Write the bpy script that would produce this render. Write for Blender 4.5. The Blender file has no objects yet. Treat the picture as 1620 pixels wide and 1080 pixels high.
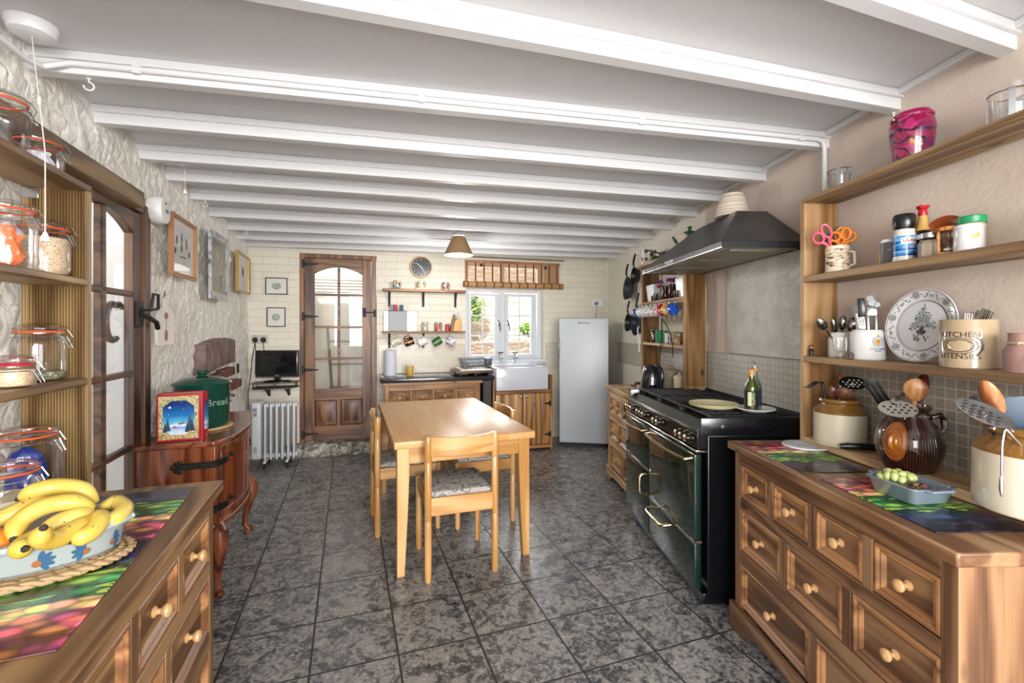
import bpy, bmesh, math, random
from mathutils import Vector, Matrix, noise
random.seed(7)
C = bpy.context.scene.collection
PI = math.pi
R_ = math.radians
# ------------------------------------------------------------ camera, sky, lights, exposure
cd = bpy.data.cameras.new('camera'); cam = bpy.data.objects.new('camera', cd); C.objects.link(cam)
cam.location = (0, 0, 1.37); cam.rotation_euler = (PI/2, 0, 0)
cd.sensor_width = 36; cd.lens = 725/1620*36; cd.shift_y = -(540-519.4)/1620
cd.clip_start = .02
bpy.context.scene.camera = cam
sc = bpy.context.scene
sc.view_settings.view_transform = 'Standard'; sc.view_settings.look = 'None'
sc.view_settings.gamma = 1; sc.view_settings.use_curve_mapping = False
sc.view_settings.exposure = 0.26
w = bpy.data.worlds.new('sky'); sc.world = w; w.use_nodes = True
bg = w.node_tree.nodes['Background']; bg.inputs[0].default_value = (.93, .96, 1, 1); bg.inputs[1].default_value = 2.0
def area(name, loc, target, sx, sy, power, col=(1, 1, 1)):
    l = bpy.data.lights.new(name, 'AREA'); l.shape = 'RECTANGLE'; l.size = sx; l.size_y = sy; l.energy = power; l.color = col
    o = bpy.data.objects.new(name, l); C.objects.link(o); o.location = loc
    o.rotation_euler = (Vector(target)-Vector(loc)).to_track_quat('-Z', 'Y').to_euler(); return o
# area lights: daylight from the open rear and back window; others added as fill
area('rear_daylight', (1.9, -4.2, 1.9), (-1.5, 2.9, 1.2), 2.6, 2.2, 400, (1, .985, .96))
area('side_fill', (1.50, -.75, 1.45), (-1.6, 1.2, 1.45), 1.2, 1.1, 52, (1, .99, .97))  # added fill for the left wall; no window is built there
area('rear_side_daylight', (-.7, -4.0, 1.7), (1.3, 2.2, 1.3), 2.0, 2.2, 260, (1, .985, .96))
area('window_daylight', (-.35, 7.3, 2.1), (-.55, 4.2, .75), 1.6, 1.2, 105, (.95, .98, 1))
area('utility_fill', (-2.6, 6.3, 2.1), (-2.6, 6.3, 0), 1.2, 1.0, 5, (1, 1, 1))  # added area light that brightens the room beyond the back door
def bulb(name, loc, power, r=.1, col=(1, .95, .87)):
    l = bpy.data.lights.new(name, 'POINT'); l.energy = power; l.shadow_soft_size = r; l.color = col
    o = bpy.data.objects.new(name, l); C.objects.link(o); o.location = loc; return o
bulb('passage_fill', (-1.935, 1.858, 2.12), 6, .05, (1, 1, 1))  # added unseen point light that brightens the left passage
bulb('pendant_bulb', (-.50, 4.30, 1.99), 25, .09, (1, .985, .955))
sun = bpy.data.lights.new('sun', 'SUN'); sun.energy = 13.0; sun.angle = .05
so = bpy.data.objects.new('sun', sun); C.objects.link(so); so.rotation_euler = (R_(40), R_(-10), 0)
so.location = (0, 8, 6)
# ------------------------------------------------------------ frames (x to the right, y into the room's depth)
class Frame:
    def __init__(s, o, deg): s.o = o; s.a = R_(deg)
    def w(s, x, y, z=0): return Vector((s.o[0]+x*math.cos(s.a)-y*math.sin(s.a), s.o[1]+x*math.sin(s.a)+y*math.cos(s.a), z))
LF = Frame((0, 0), 19.6); RF = Frame((0, 0), 3.5); BF = Frame((-2.743, 4.80), 17.0); WF = Frame((0, 0), 0)
# ------------------------------------------------------------ materials
def col(h):
    h = h.lstrip('#'); f = lambda v: ((v/255+.055)/1.055)**2.4 if v > 10 else v/255/12.92
    return tuple(f(int(h[i:i+2], 16)) for i in (0, 2, 4))+(1,)
class NT:
    def __init__(s, name):
        s.m = bpy.data.materials.new(name); s.m.use_nodes = True; s.t = s.m.node_tree; s.N = s.t.nodes
        s.b = s.N['Principled BSDF']; s.out = s.N['Material Output']
    def n(s, typ, **kw):
        x = s.N.new(typ)
        for k, v in kw.items():
            if k.startswith('i_'):
                k2 = k[2:]; x.inputs[int(k2) if k2.isdigit() else k2.replace('_', ' ')].default_value = v
            else: setattr(x, k, v)
        return x
    def l(s, a, b): s.t.links.new(a, b)
    def math(s, op, a, b=None, c=None):
        x = s.n('ShaderNodeMath', operation=op)
        for i, v in enumerate((a, b, c)):
            if v is None: continue
            if isinstance(v, (int, float)): x.inputs[i].default_value = v
            else: s.l(v, x.inputs[i])
        return x.outputs[0]
    def mix(s, f, a, b, blend='MIX'):
        x = s.n('ShaderNodeMix', data_type='RGBA', blend_type=blend)
        for i, v in ((0, f), (6, a), (7, b)):
            if isinstance(v, (int, float, tuple)): x.inputs[i].default_value = v
            else: s.l(v, x.inputs[i])
        return x.outputs[2]
    def ramp(s, fac, stops, interp='LINEAR'):
        x = s.n('ShaderNodeValToRGB'); x.color_ramp.interpolation = interp
        e = x.color_ramp.elements
        while len(e) < len(stops): e.new(.5)
        for i, (p, c_) in enumerate(stops): e[i].position = p; e[i].color = c_ if isinstance(c_, tuple) else col(c_)
        s.l(fac, x.inputs[0]); return x.outputs[0]
    def coords(s, scale=(1, 1, 1), rnd=True):
        tc = s.n('ShaderNodeTexCoord'); mp = s.n('ShaderNodeMapping'); mp.inputs['Scale'].default_value = scale
        if rnd:
            oi = s.n('ShaderNodeObjectInfo'); a = s.n('ShaderNodeVectorMath', operation='SCALE')
            a.inputs[0].default_value = (7.3, 5.1, 9.7); s.l(oi.outputs['Random'], a.inputs['Scale'])
            b = s.n('ShaderNodeVectorMath', operation='ADD'); s.l(tc.outputs['Object'], b.inputs[0]); s.l(a.outputs[0], b.inputs[1])
            s.l(b.outputs[0], mp.inputs[0])
        else: s.l(tc.outputs['Object'], mp.inputs[0])
        return mp.outputs[0]
    def noise(s, vec, scale=5, detail=3, rough=.5, dist=0):
        x = s.n('ShaderNodeTexNoise'); x.inputs['Scale'].default_value = scale; x.inputs['Detail'].default_value = detail
        x.inputs['Roughness'].default_value = rough; x.inputs['Distortion'].default_value = dist; s.l(vec, x.inputs['Vector']); return x.outputs[0]
    def vor(s, vec, scale=5, feature='F1', out=0):
        x = s.n('ShaderNodeTexVoronoi', feature=feature); x.inputs['Scale'].default_value = scale; s.l(vec, x.inputs['Vector']); return x.outputs[out]
    def bump(s, h, strength=.3, dist=.01):
        x = s.n('ShaderNodeBump'); x.inputs['Strength'].default_value = strength; x.inputs['Distance'].default_value = dist
        s.l(h, x.inputs['Height']); s.l(x.outputs[0], s.b.inputs['Normal'])
    def set(s, base=None, rough=None, metal=None, spec=None, coat=None, emit=None, alpha=None):
        for k, v in (('Base Color', base), ('Roughness', rough), ('Metallic', metal), ('Specular IOR Level', spec), ('Coat Weight', coat), ('Alpha', alpha)):
            if v is None: continue
            if isinstance(v, str): v = col(v)
            if isinstance(v, (int, float, tuple)): s.b.inputs[k].default_value = v
            else: s.l(v, s.b.inputs[k])
        return s.m
MC = {}
def plain(hexc, rough=.45, metal=0, spec=.5, coat=0, b=0, bs=60, var=0):
    k = (hexc, rough, metal, spec, coat, b, bs, var)
    if k in MC: return MC[k]
    n = NT('paint'+hexc.strip('#')); base = hexc
    v = n.coords()
    if var:
        c0 = col(hexc); d = tuple(x*(1-var) for x in c0[:3])+(1,)
        base = n.ramp(n.noise(v, 9, 4), [(.35, d), (.65, c0)])
    n.set(base, rough, metal, spec, coat)
    if b: n.bump(n.noise(v, bs, 3), b, .004)
    MC[k] = n.m; return n.m
def wood(dark, mid, light, axis='x', rough=.4, sc=1.0, knots=.045, coat=0, bumps=.12, contrast=1.0):
    k = ('w', dark, mid, light, axis, rough, sc, knots, coat)
    if k in MC: return MC[k]
    n = NT('wood_'+mid.strip('#')+axis); st = {'x': (.09, 1, 1), 'y': (1, .09, 1), 'z': (1, 1, .09)}[axis]
    v = n.coords(tuple(a*sc for a in st)); base = n.noise(v, 7, 2, .45, .25)
    rings = n.math('SINE', n.math('MULTIPLY', base, 34)); rings = n.math('MULTIPLY_ADD', rings, .5, .5)
    st2 = {'x': (.02, 1, 1), 'y': (1, .02, 1), 'z': (1, 1, .02)}[axis]
    fine = n.noise(n.coords(tuple(a*sc for a in st2)), 150, 2, .6)
    big = n.noise(v, 2.2, 2)
    f = n.math('MULTIPLY_ADD', rings, .38, n.math('MULTIPLY_ADD', fine, .30, n.math('MULTIPLY', big, .42)))
    c_ = n.ramp(f, [(.28, dark), (.52, mid), (.80, light)])
    if knots:
        st3 = {'x': (.45, 1, 1), 'y': (1, .45, 1), 'z': (1, 1, .45)}[axis]
        kd = n.vor(n.coords(tuple(a*sc for a in st3)), 5.5)
        kf = n.ramp(kd, [(knots, (1, 1, 1, 1)), (knots*2.4, (0, 0, 0, 1))])
        c_ = n.mix(n.math('MULTIPLY', kf, .8), c_, tuple(x*.3 for x in col(dark)[:3])+(1,))
    n.set(c_, rough, coat=coat); n.bump(fine, bumps, .003); MC[k] = n.m; return n.m
def glass_mat(name='clear_glass', tint=(1, 1, 1, 1), refl=.16, rough=.02, fk=.45):
    if name in MC: return MC[name]
    n = NT(name); N = n.N; N.remove(n.b)
    tr = n.n('ShaderNodeBsdfTransparent'); tr.inputs[0].default_value = tint
    gl = n.n('ShaderNodeBsdfGlossy'); gl.inputs['Roughness'].default_value = rough
    fr = n.n('ShaderNodeLayerWeight'); fr.inputs[0].default_value = .32
    f = n.math('MULTIPLY_ADD', fr.outputs['Fresnel'], fk, refl*.2)
    mx = n.n('ShaderNodeMixShader'); n.l(f, mx.inputs[0]); n.l(tr.outputs[0], mx.inputs[1]); n.l(gl.outputs[0], mx.inputs[2])
    n.l(mx.outputs[0], n.out.inputs[0]); MC[name] = n.m; return n.m
GLASS = glass_mat(); PANE = glass_mat('window_pane', (1, 1, 1, 1), .10, fk=.28)
GREENG = glass_mat('green_glass', (.25, .32, .04, 1), .2); BLUEG = glass_mat('pale_blue_glass', (.62, .8, .86, 1), .2)
def spots(name, base, cols, scale=30, thr=.42, rough=.25, stretch=(1, 1, 1)):
    if name in MC: return MC[name]
    n = NT(name); v = n.coords(stretch); x = n.n('ShaderNodeTexVoronoi'); x.inputs['Scale'].default_value = scale; n.l(v, x.inputs['Vector'])
    hue = n.n('ShaderNodeSeparateColor'); n.l(x.outputs['Color'], hue.inputs[0])
    st = [(i/len(cols), c_) for i, c_ in enumerate(cols)]
    pc = n.ramp(hue.outputs[0], st, 'CONSTANT')
    d = n.math('ADD', x.outputs['Distance'], n.math('MULTIPLY', n.noise(v, scale*2.5, 2), .35))
    m = n.math('LESS_THAN', d, thr+.17); n.set(n.mix(m, base if isinstance(base, tuple) else col(base), pc), rough); MC[name] = n.m; return n.m
# woods of the room
W_MID = {a: wood('#66431f', '#97693e', '#b98a58', a, .38) for a in 'xyz'}
W_DR = {a: wood('#4e3422', '#765339', '#977554', a, .35) for a in 'xyz'}
W_DRL = {a: wood('#66442b', '#94663f', '#b48457', a, .36, knots=.03) for a in 'xyz'}   # lighter wood for the mouldings
W_LT = {a: wood('#583c26', '#80603f', '#9f7c56', a, .42) for a in 'xyz'}
W_DO = {a: wood('#40261a', '#6e452b', '#8f6543', a, .38) for a in 'xyz'}
W_DK = {a: wood('#33211a', '#54392a', '#73553c', a, .4, knots=.03) for a in 'xyz'}
W_SH = {a: wood('#5f4630', '#876a48', '#a88a63', a, .5, knots=.04) for a in 'xyz'}
W_SL = {a: wood('#8f6c46', '#b99369', '#d3b48a', a, .5, knots=.035) for a in 'xyz'}
W_BE = {a: wood('#a87840', '#bf8f56', '#cfa570', a, .24, knots=0, bumps=.04) for a in 'xyz'}
W_MA = {a: wood('#481f10', '#6f3a22', '#8e5335', a, .22, knots=0, coat=.3) for a in 'xyz'}
W_SP = wood('#5a2f14', '#8d5a2e', '#b98550', 'z', .45, 3, 0)
KNOB = plain('#c99e6c', .3)
WHITE = plain('#e9e9ea', .4); WPAINT = plain('#dadadc', .45, b=.12, bs=18)
STEEL = plain('#c2c4c6', .22, 1); DSTEEL = plain('#77797c', .3, 1); CHROME = plain('#e2e4e6', .08, 1)
BLACK = plain('#141416', .25); BLACKM = plain('#1b1b1d', .55); IRON = plain('#26231f', .5, .5, b=.3, bs=90)
BRASS = plain('#a08e6c', .22, 1); RUBBER = plain('#d8542a', .5); CREAM = plain('#e3d9c2', .25)
# ------------------------------------------------------------ mesh builder
class M:
    def __init__(s): s.bm = bmesh.new(); s.mx = Matrix(); s.mi = 0
    def _new(s, vs, fs):
        vv = [s.bm.verts.new(s.mx @ Vector(v)) for v in vs]; out = []
        for f in fs:
            try: fc = s.bm.faces.new([vv[i] for i in f]); fc.material_index = s.mi; out.append(fc)
            except ValueError: pass
        return vv
    def at(s, loc=(0, 0, 0), rot=(0, 0, 0), sc=(1, 1, 1)):
        s.mx = Matrix.Translation(loc) @ Matrix.Rotation(rot[2], 4, 'Z') @ Matrix.Rotation(rot[1], 4, 'Y') @ Matrix.Rotation(rot[0], 4, 'X') @ Matrix.Diagonal((*sc, 1)); return s
    def box(s, x0, x1, y0, y1, z0, z1, bev=0, seg=2):
        vs = [(x, y, z) for x in (x0, x1) for y in (y0, y1) for z in (z0, z1)]
        fs = [(0, 1, 3, 2), (4, 6, 7, 5), (0, 4, 5, 1), (2, 3, 7, 6), (0, 2, 6, 4), (1, 5, 7, 3)]
        vv = s._new(vs, fs)
        if bev:
            es = {e for v in vv for e in v.link_edges}
            r = bmesh.ops.bevel(s.bm, geom=list(es), offset=bev, segments=seg, profile=.5, affect='EDGES')
            for f in r['faces']: f.material_index = s.mi
        return s
    def lathe(s, prof, n=28, cap=True):
        vs = []; fs = []
        for r, z in prof: vs += [(max(r, 1e-5)*math.cos(2*PI*i/n), max(r, 1e-5)*math.sin(2*PI*i/n), z) for i in range(n)]
        for k in range(len(prof)-1):
            for i in range(n): j = (i+1) % n; fs.append((k*n+i, k*n+j, (k+1)*n+j, (k+1)*n+i))
        if cap:
            fs.append(tuple(range(n-1, -1, -1))); fs.append(tuple((len(prof)-1)*n+i for i in range(n)))
        s._new(vs, fs); return s
    def tube(s, pts, r, n=8, closed=False, flat=None):
        pts = [Vector(p) for p in pts]; L = len(pts); rr = r if isinstance(r, (list, tuple)) else [r]*L
        vs = []; prev = None
        for i, p in enumerate(pts):
            a = pts[i-1] if (i > 0 or closed) else p; b = pts[(i+1) % L] if (i < L-1 or closed) else p
            t = (b-a).normalized() if (b-a).length > 1e-9 else Vector((0, 0, 1))
            if prev is None: u = t.orthogonal().normalized()
            else:
                u = prev-t*prev.dot(t); u = u.normalized() if u.length > 1e-6 else t.orthogonal().normalized()
            prev = u; v = t.cross(u); fl = flat or 1
            vs += [tuple(p+u*math.cos(2*PI*k/n)*rr[i]+v*math.sin(2*PI*k/n)*rr[i]*fl) for k in range(n)]
        fs = [(i*n+k, i*n+(k+1) % n, ((i+1) % L)*n+(k+1) % n, ((i+1) % L)*n+k) for i in range(L if closed else L-1) for k in range(n)]
        if not closed: fs += [tuple(range(n-1, -1, -1)), tuple((L-1)*n+k for k in range(n))]
        s._new(vs, fs); return s
    def cyl(s, a, b, r, r2=None, n=16): return s.tube([a, b], [r, r if r2 is None else r2], n)
    def prism(s, poly, h0, h1, axis='z'):
        f = {'z': lambda p, h: (p[0], p[1], h), 'y': lambda p, h: (p[0], h, p[1]), 'x': lambda p, h: (h, p[0], p[1])}[axis]
        n = len(poly); vs = [f(p, h0) for p in poly]+[f(p, h1) for p in poly]
        s._new(vs, [tuple(range(n-1, -1, -1)), tuple(range(n, 2*n))]+[(i, (i+1) % n, n+(i+1) % n, n+i) for i in range(n)]); return s
    def ball(s, c=(0, 0, 0), r=(1, 1, 1), nu=20, nv=12):
        if isinstance(r, (int, float)): r = (r,)*3
        vs = [(c[0], c[1], c[2]+r[2])]
        for j in range(1, nv):
            a = PI*j/nv; vs += [(c[0]+r[0]*math.sin(a)*math.cos(2*PI*i/nu), c[1]+r[1]*math.sin(a)*math.sin(2*PI*i/nu), c[2]+r[2]*math.cos(a)) for i in range(nu)]
        vs.append((c[0], c[1], c[2]-r[2])); L = len(vs)-1
        fs = [(0, 1+i, 1+(i+1) % nu) for i in range(nu)]+[(L, L-nu+(i+1) % nu, L-nu+i) for i in range(nu)]
        fs += [(1+j*nu+i, 1+(j+1)*nu+i, 1+(j+1)*nu+(i+1) % nu, 1+j*nu+(i+1) % nu) for j in range(nv-2) for i in range(nu)]
        s._new(vs, fs); return s
    def rings(s, x0, x1, z0, z1, prof, hole=False):
        """stepped rectangle facing -y: prof is (inset, y) from the outside in; the last ring is filled"""
        vs = []
        for i_, y in prof: vs += [(x0+i_, y, z0+i_), (x1-i_, y, z0+i_), (x1-i_, y, z1-i_), (x0+i_, y, z1-i_)]
        fs = [(4*k+i, 4*k+(i+1) % 4, 4*k+4+(i+1) % 4, 4*k+4+i) for k in range(len(prof)-1) for i in range(4)]
        if hole: k = len(prof)-1; fs += [(4*k+i, 4*k+(i+1) % 4, (i+1) % 4, i) for i in range(4)]
        else: fs.append(tuple(4*(len(prof)-1)+i for i in range(4)))
        s._new(vs, fs); return s
    def grid(s, nx, ny, fn):
        vs = [fn(i/nx, j/ny) for j in range(ny+1) for i in range(nx+1)]
        s._new(vs, [(j*(nx+1)+i, j*(nx+1)+i+1, (j+1)*(nx+1)+i+1, (j+1)*(nx+1)+i) for j in range(ny) for i in range(nx)]); return s
    def done(s, name, mat, parent=None, loc=(0, 0, 0), rot=(0, 0, 0), sharp=32, bev=0, recalc=True):
        bm = s.bm
        if recalc: bmesh.ops.recalc_face_normals(bm, faces=bm.faces)
        for f in bm.faces: f.smooth = True
        for e in bm.edges:
            if len(e.link_faces) == 2 and e.calc_face_angle(0) > R_(sharp): e.smooth = False
        me = bpy.data.meshes.new(name); bm.to_mesh(me); bm.free()
        for m_ in (mat if isinstance(mat, (list, tuple)) else [mat]): me.materials.append(m_)
        o = bpy.data.objects.new(name, me); C.objects.link(o); o.location = loc; o.rotation_euler = rot
        if parent: o.parent = parent
        if bev:
            b = o.modifiers.new('b', 'BEVEL'); b.width = bev; b.segments = 2; b.limit_method = 'ANGLE'; b.angle_limit = R_(40)
        return o
def box(name, mat, parent, x0, x1, y0, y1, z0, z1, bev=.002, **k): return M().box(x0, x1, y0, y1, z0, z1).done(name, mat, parent, bev=bev, **k)
def tag(o, label, cat, group=None, kind=None):
    o['label'] = label; o['category'] = cat
    if group: o['group'] = group
    if kind: o['kind'] = kind
    return o
def root(name, label, cat, F, p, rz=0, group=None):
    o = bpy.data.objects.new(name, None); C.objects.link(o); o.empty_display_size = .05
    o.location = F.w(*p); o.rotation_euler = (0, 0, F.a+R_(rz)); return tag(o, label, cat, group)
def put(o, F, p, rz=0, rx=0, ry=0): o.location = F.w(*p); o.rotation_euler = (R_(rx), R_(ry), F.a+R_(rz)); return o
def struct(o): o['kind'] = 'structure'; return o
def copy_tree(o, parent=None):
    c_ = o.copy(); C.objects.link(c_); c_.parent = parent
    for ch in [x for x in bpy.data.objects if x.parent == o]: copy_tree(ch, c_)
    return c_
def text_mesh(s, size, extr=.0006, align='CENTER', cyl_r=None, ang=0, vert=False):
    """mesh of a lettering lying in x-z, facing -y; wrapped on a cylinder of radius cyl_r round the z axis"""
    cu = bpy.data.curves.new('t', 'FONT'); cu.body = s; cu.size = size; cu.extrude = extr; cu.align_x = align; cu.align_y = 'CENTER'; cu.resolution_u = 3
    o = bpy.data.objects.new('t', cu); C.objects.link(o); bpy.context.view_layer.update()
    me = bpy.data.meshes.new_from_object(o.evaluated_get(bpy.context.evaluated_depsgraph_get()))
    bpy.data.objects.remove(o)
    for v in me.vertices:
        x, y, z = v.co
        if vert: x, y = -y, x
        if cyl_r: a = x/cyl_r+ang-PI/2; r = cyl_r+z; v.co = (r*math.cos(a), r*math.sin(a), y)
        else: v.co = (x, -z, y)
    return me
def text(name, s, size, mat, parent, loc=(0, 0, 0), rot=(0, 0, 0), **k):
    me = text_mesh(s, size, **k); me.name = name; me.materials.append(mat)
    o = bpy.data.objects.new(name, me); C.objects.link(o); o.parent = parent; o.location = loc; o.rotation_euler = rot; return o
def arc(cx, cy, r, a0, a1, n, ry=None): return [(cx+r*math.cos(R_(a0+(a1-a0)*i/n)), cy+(ry or r)*math.sin(R_(a0+(a1-a0)*i/n))) for i in range(n+1)]
# ============================================================ THE SETTING
# ---- floor: 34 cm slate-look tiles, grid parallel to the left wall
def floor_mat():
    n = NT('slate_tiles'); v = n.coords(rnd=False)
    mp = n.n('ShaderNodeMapping'); mp.inputs['Location'].default_value = (-.196, -.2550, 0); n.l(v, mp.inputs[0])
    br = n.n('ShaderNodeTexBrick', offset=0.0, squash=1.0); br.inputs['Scale'].default_value = 1
    for k, x in (('Mortar Size', .0045), ('Mortar Smooth', .15), ('Brick Width', .3435), ('Row Height', .3435)): br.inputs[k].default_value = x
    br.inputs['Color1'].default_value = (0, 0, 0, 1); br.inputs['Color2'].default_value = (1, 1, 1, 1); n.l(mp.outputs[0], br.inputs['Vector'])
    f = br.outputs['Fac']
    ofs = n.n('ShaderNodeVectorMath', operation='MULTIPLY_ADD'); n.l(br.outputs['Color'], ofs.inputs[0]); ofs.inputs[1].default_value = (3, 5, 7); n.l(v, ofs.inputs[2])
    v2 = ofs.outputs[0]
    a = n.noise(v2, 16, 6, .68, 1.1); b = n.noise(v2, 60, 4, .62, .6); c_ = n.noise(v2, 2.2, 2)
    m = n.math('MULTIPLY_ADD', a, .62, n.math('MULTIPLY_ADD', b, .30, n.math('MULTIPLY', c_, .10)))
    base = n.ramp(m, [(.38, '#292a2d'), (.47, '#505154'), (.53, '#84817e'), (.64, '#9a9792')])
    base = n.mix(f, base, col('#2b2926')); h = n.math('SUBTRACT', n.math('MULTIPLY', b, .35), n.math('MULTIPLY', f, 1.2))
    h = n.math('ADD', h, n.math('MULTIPLY', a, .5))
    n.set(base, n.math('MULTIPLY_ADD', b, .22, n.math('MULTIPLY_ADD', f, .2, .14)), spec=.55); n.bump(h, .55, .006); return n.m
o = M().grid(1, 1, lambda u, v: (-2.2+u*6, -1.6+v*7.9, 0)).done('floor', floor_mat(), rot=(0, 0, LF.a)); struct(o)
# ---- left wall: roughly plastered stone, real relief
def fbm(p, o=3): return noise.fractal(p, 1.0, 2.1, o)
def rough(u, z, amp=1.0):
    p = Vector((u*7.5, z*7.5, 0)); q = p+Vector((noise.noise(p*.9), noise.noise(p*.9+Vector((9, 3, 1))), 0))*.8
    d, _ = noise.voronoi(q); a = min(1, (d[1]-d[0])*1.6); r = abs(noise.noise(q*2.2+Vector((4, 4, 4))))
    return amp*(.018*noise.noise(Vector((u*1.6, z*1.6, 3)))+.014*a+.014*r+.008*noise.noise(p*3.2)+.005*abs(noise.noise(p*6.1)))
n_ = NT('rough_white_plaster'); v_ = n_.coords(rnd=False); f1 = n_.noise(v_, 30, 5, .65, 1.2); f2 = n_.noise(v_, 3, 3)
n_.set(n_.ramp(f2, [(.35, '#ebe7de'), (.6, '#f3f0ea')]), .5, spec=.35); wv = n_.n('ShaderNodeTexNoise'); wv.inputs['Scale'].default_value = 7; n_.l(v_, wv.inputs['Vector']); wp_ = n_.n('ShaderNodeVectorMath', operation='MULTIPLY_ADD'); n_.l(wv.outputs['Color'], wp_.inputs[0]); wp_.inputs[1].default_value = (.16, .16, .16); n_.l(v_, wp_.inputs[2])
cr = n_.math('MINIMUM', n_.vor(wp_.outputs[0], 13, 'DISTANCE_TO_EDGE'), .22); cr2 = n_.math('MINIMUM', n_.vor(wp_.outputs[0], 31, 'DISTANCE_TO_EDGE'), .2)
n_.bump(n_.math('ADD', n_.math('MULTIPLY', cr, 4.5), n_.math('MULTIPLY_ADD', cr2, 1.0, f1)), .55, .009); ROUGH = n_.m
def rough_wall(name, mat, F, x, s0, s1, hole=None, ds=.02, amp=1.0):
    ns = int((s1-s0)/ds); nz = int(2.30/ds); vs = [(x+(rough(s0+(s1-s0)*i/ns, 2.30*j/nz, amp)), s0+(s1-s0)*i/ns, 2.30*j/nz) for j in range(nz+1) for i in range(ns+1)]
    fs = []
    for j in range(nz):
        for i in range(ns):
            s_ = s0+(s1-s0)*(i+.5)/ns; z_ = 2.30*(j+.5)/nz
            if hole and hole[0] < s_ < hole[1] and z_ < hole[2]: continue
            a = j*(ns+1)+i; fs.append((a, a+1, a+ns+2, a+ns+1))
    m = M(); m._new(vs, fs); return struct(m.done(name, mat, rot=(0, 0, F.a), sharp=70))
rough_wall('wall_left', ROUGH, LF, -1.0, -1.7, 5.52, (2.02, 2.82, 2.0))
n_ = NT('white_plaster_passage'); v_ = n_.coords(rnd=False); n_.set('#e6e6e4', .6); n_.bump(n_.noise(v_, 14, 4), .35, .01); PASS = n_.m
struct(M().box(-2.5, -2.48, 1.0, 5.5, 0, 2.3).done('wall_passage', PASS, rot=(0, 0, LF.a)))
struct(M().box(-1.40, -1.035, 2.79, 2.85, 0, 2.1).done('wall_reveal', PASS, rot=(0, 0, LF.a)))
struct(M().box(-1.42, -1.40, 1.0, 3.6, 0, 2.1).done('wall_passage_side', PASS, rot=(0, 0, LF.a)))
# ---- right wall: pinkish cream plaster
def plaster(name, c1, c2, bs=9, st=.16):
    n = NT(name); v = n.coords(rnd=False); f = n.noise(v, 1.6, 3); b = n.noise(v, bs, 5, .6, .4); s_ = n.noise(v, 55, 3)
    n.set(n.ramp(f, [(.35, c1), (.65, c2)]), .55, spec=.35); n.bump(n.math('MULTIPLY_ADD', s_, .35, b), st, .02); return n.m
PINK = plaster('pink_cream_plaster', '#cdbdb0', '#d9ccc0'); CREAMP = plaster('cream_plaster', '#e0dacb', '#e8e3d6')
def rw(name, mat, s0, s1, x=1.62):
    return struct(M().grid(int((s1-s0)/.06), 36, lambda u, v: (x+.006*noise.noise(Vector((u*(s1-s0)*2.2+s0, v*5, 1))), s0+u*(s1-s0), v*2.30)).done(name, mat, rot=(0, 0, RF.a)))
rw('wall_right', PINK, -1.6, 3.26); rw('wall_right_far', CREAMP, 3.26, 6.2)
# ---- back wall: cream painted brick with the door and window openings
n_ = NT('cream_painted_brick'); tc = n_.coords(rnd=False); sx = n_.n('ShaderNodeSeparateXYZ'); n_.l(tc, sx.inputs[0]); cb = n_.n('ShaderNodeCombineXYZ'); n_.l(sx.outputs[0], cb.inputs[0]); n_.l(sx.outputs[2], cb.inputs[1])
wob = n_.n('ShaderNodeVectorMath', operation='MULTIPLY_ADD'); nz = n_.n('ShaderNodeTexNoise'); nz.inputs['Scale'].default_value = 5; n_.l(cb.outputs[0], nz.inputs['Vector']); n_.l(nz.outputs['Color'], wob.inputs[0]); wob.inputs[1].default_value = (.02, .012, 0); n_.l(cb.outputs[0], wob.inputs[2])
br = n_.n('ShaderNodeTexBrick', offset=.5); br.inputs['Scale'].default_value = 1
for k, x in (('Mortar Size', .0032), ('Mortar Smooth', .6), ('Brick Width', .25), ('Row Height', .079)): br.inputs[k].default_value = x
n_.l(wob.outputs[0], br.inputs['Vector']); br.inputs['Color1'].default_value = col('#e2dccd'); br.inputs['Color2'].default_value = col('#dbd4c4'); br.inputs['Mortar'].default_value = col('#d4ccbb')
h_ = n_.math('SUBTRACT', n_.math('MULTIPLY', n_.noise(cb.outputs[0], 16, 4), .5), br.outputs['Fac']); n_.set(br.outputs[0], .45, spec=.4); n_.bump(h_, .55, .008); BRICK = n_.m
DZ = (.475, 1.272, 2.185); WZ = (2.289, 3.288, .985, 2.175)
m = M()
for b_ in ((-.12, DZ[0], 0, 2.3), (DZ[0], DZ[1], DZ[2], 2.3), (DZ[1], WZ[0], 0, 2.3), (WZ[0], WZ[1], 0, WZ[2]), (WZ[0], WZ[1], WZ[3], 2.3), (WZ[1], 4.45, 0, 2.3)): m.box(b_[0], b_[1], 0, .28, b_[2], b_[3])
put(struct(m.done('wall_back', BRICK)), BF, (0, 0, 0))
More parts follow.
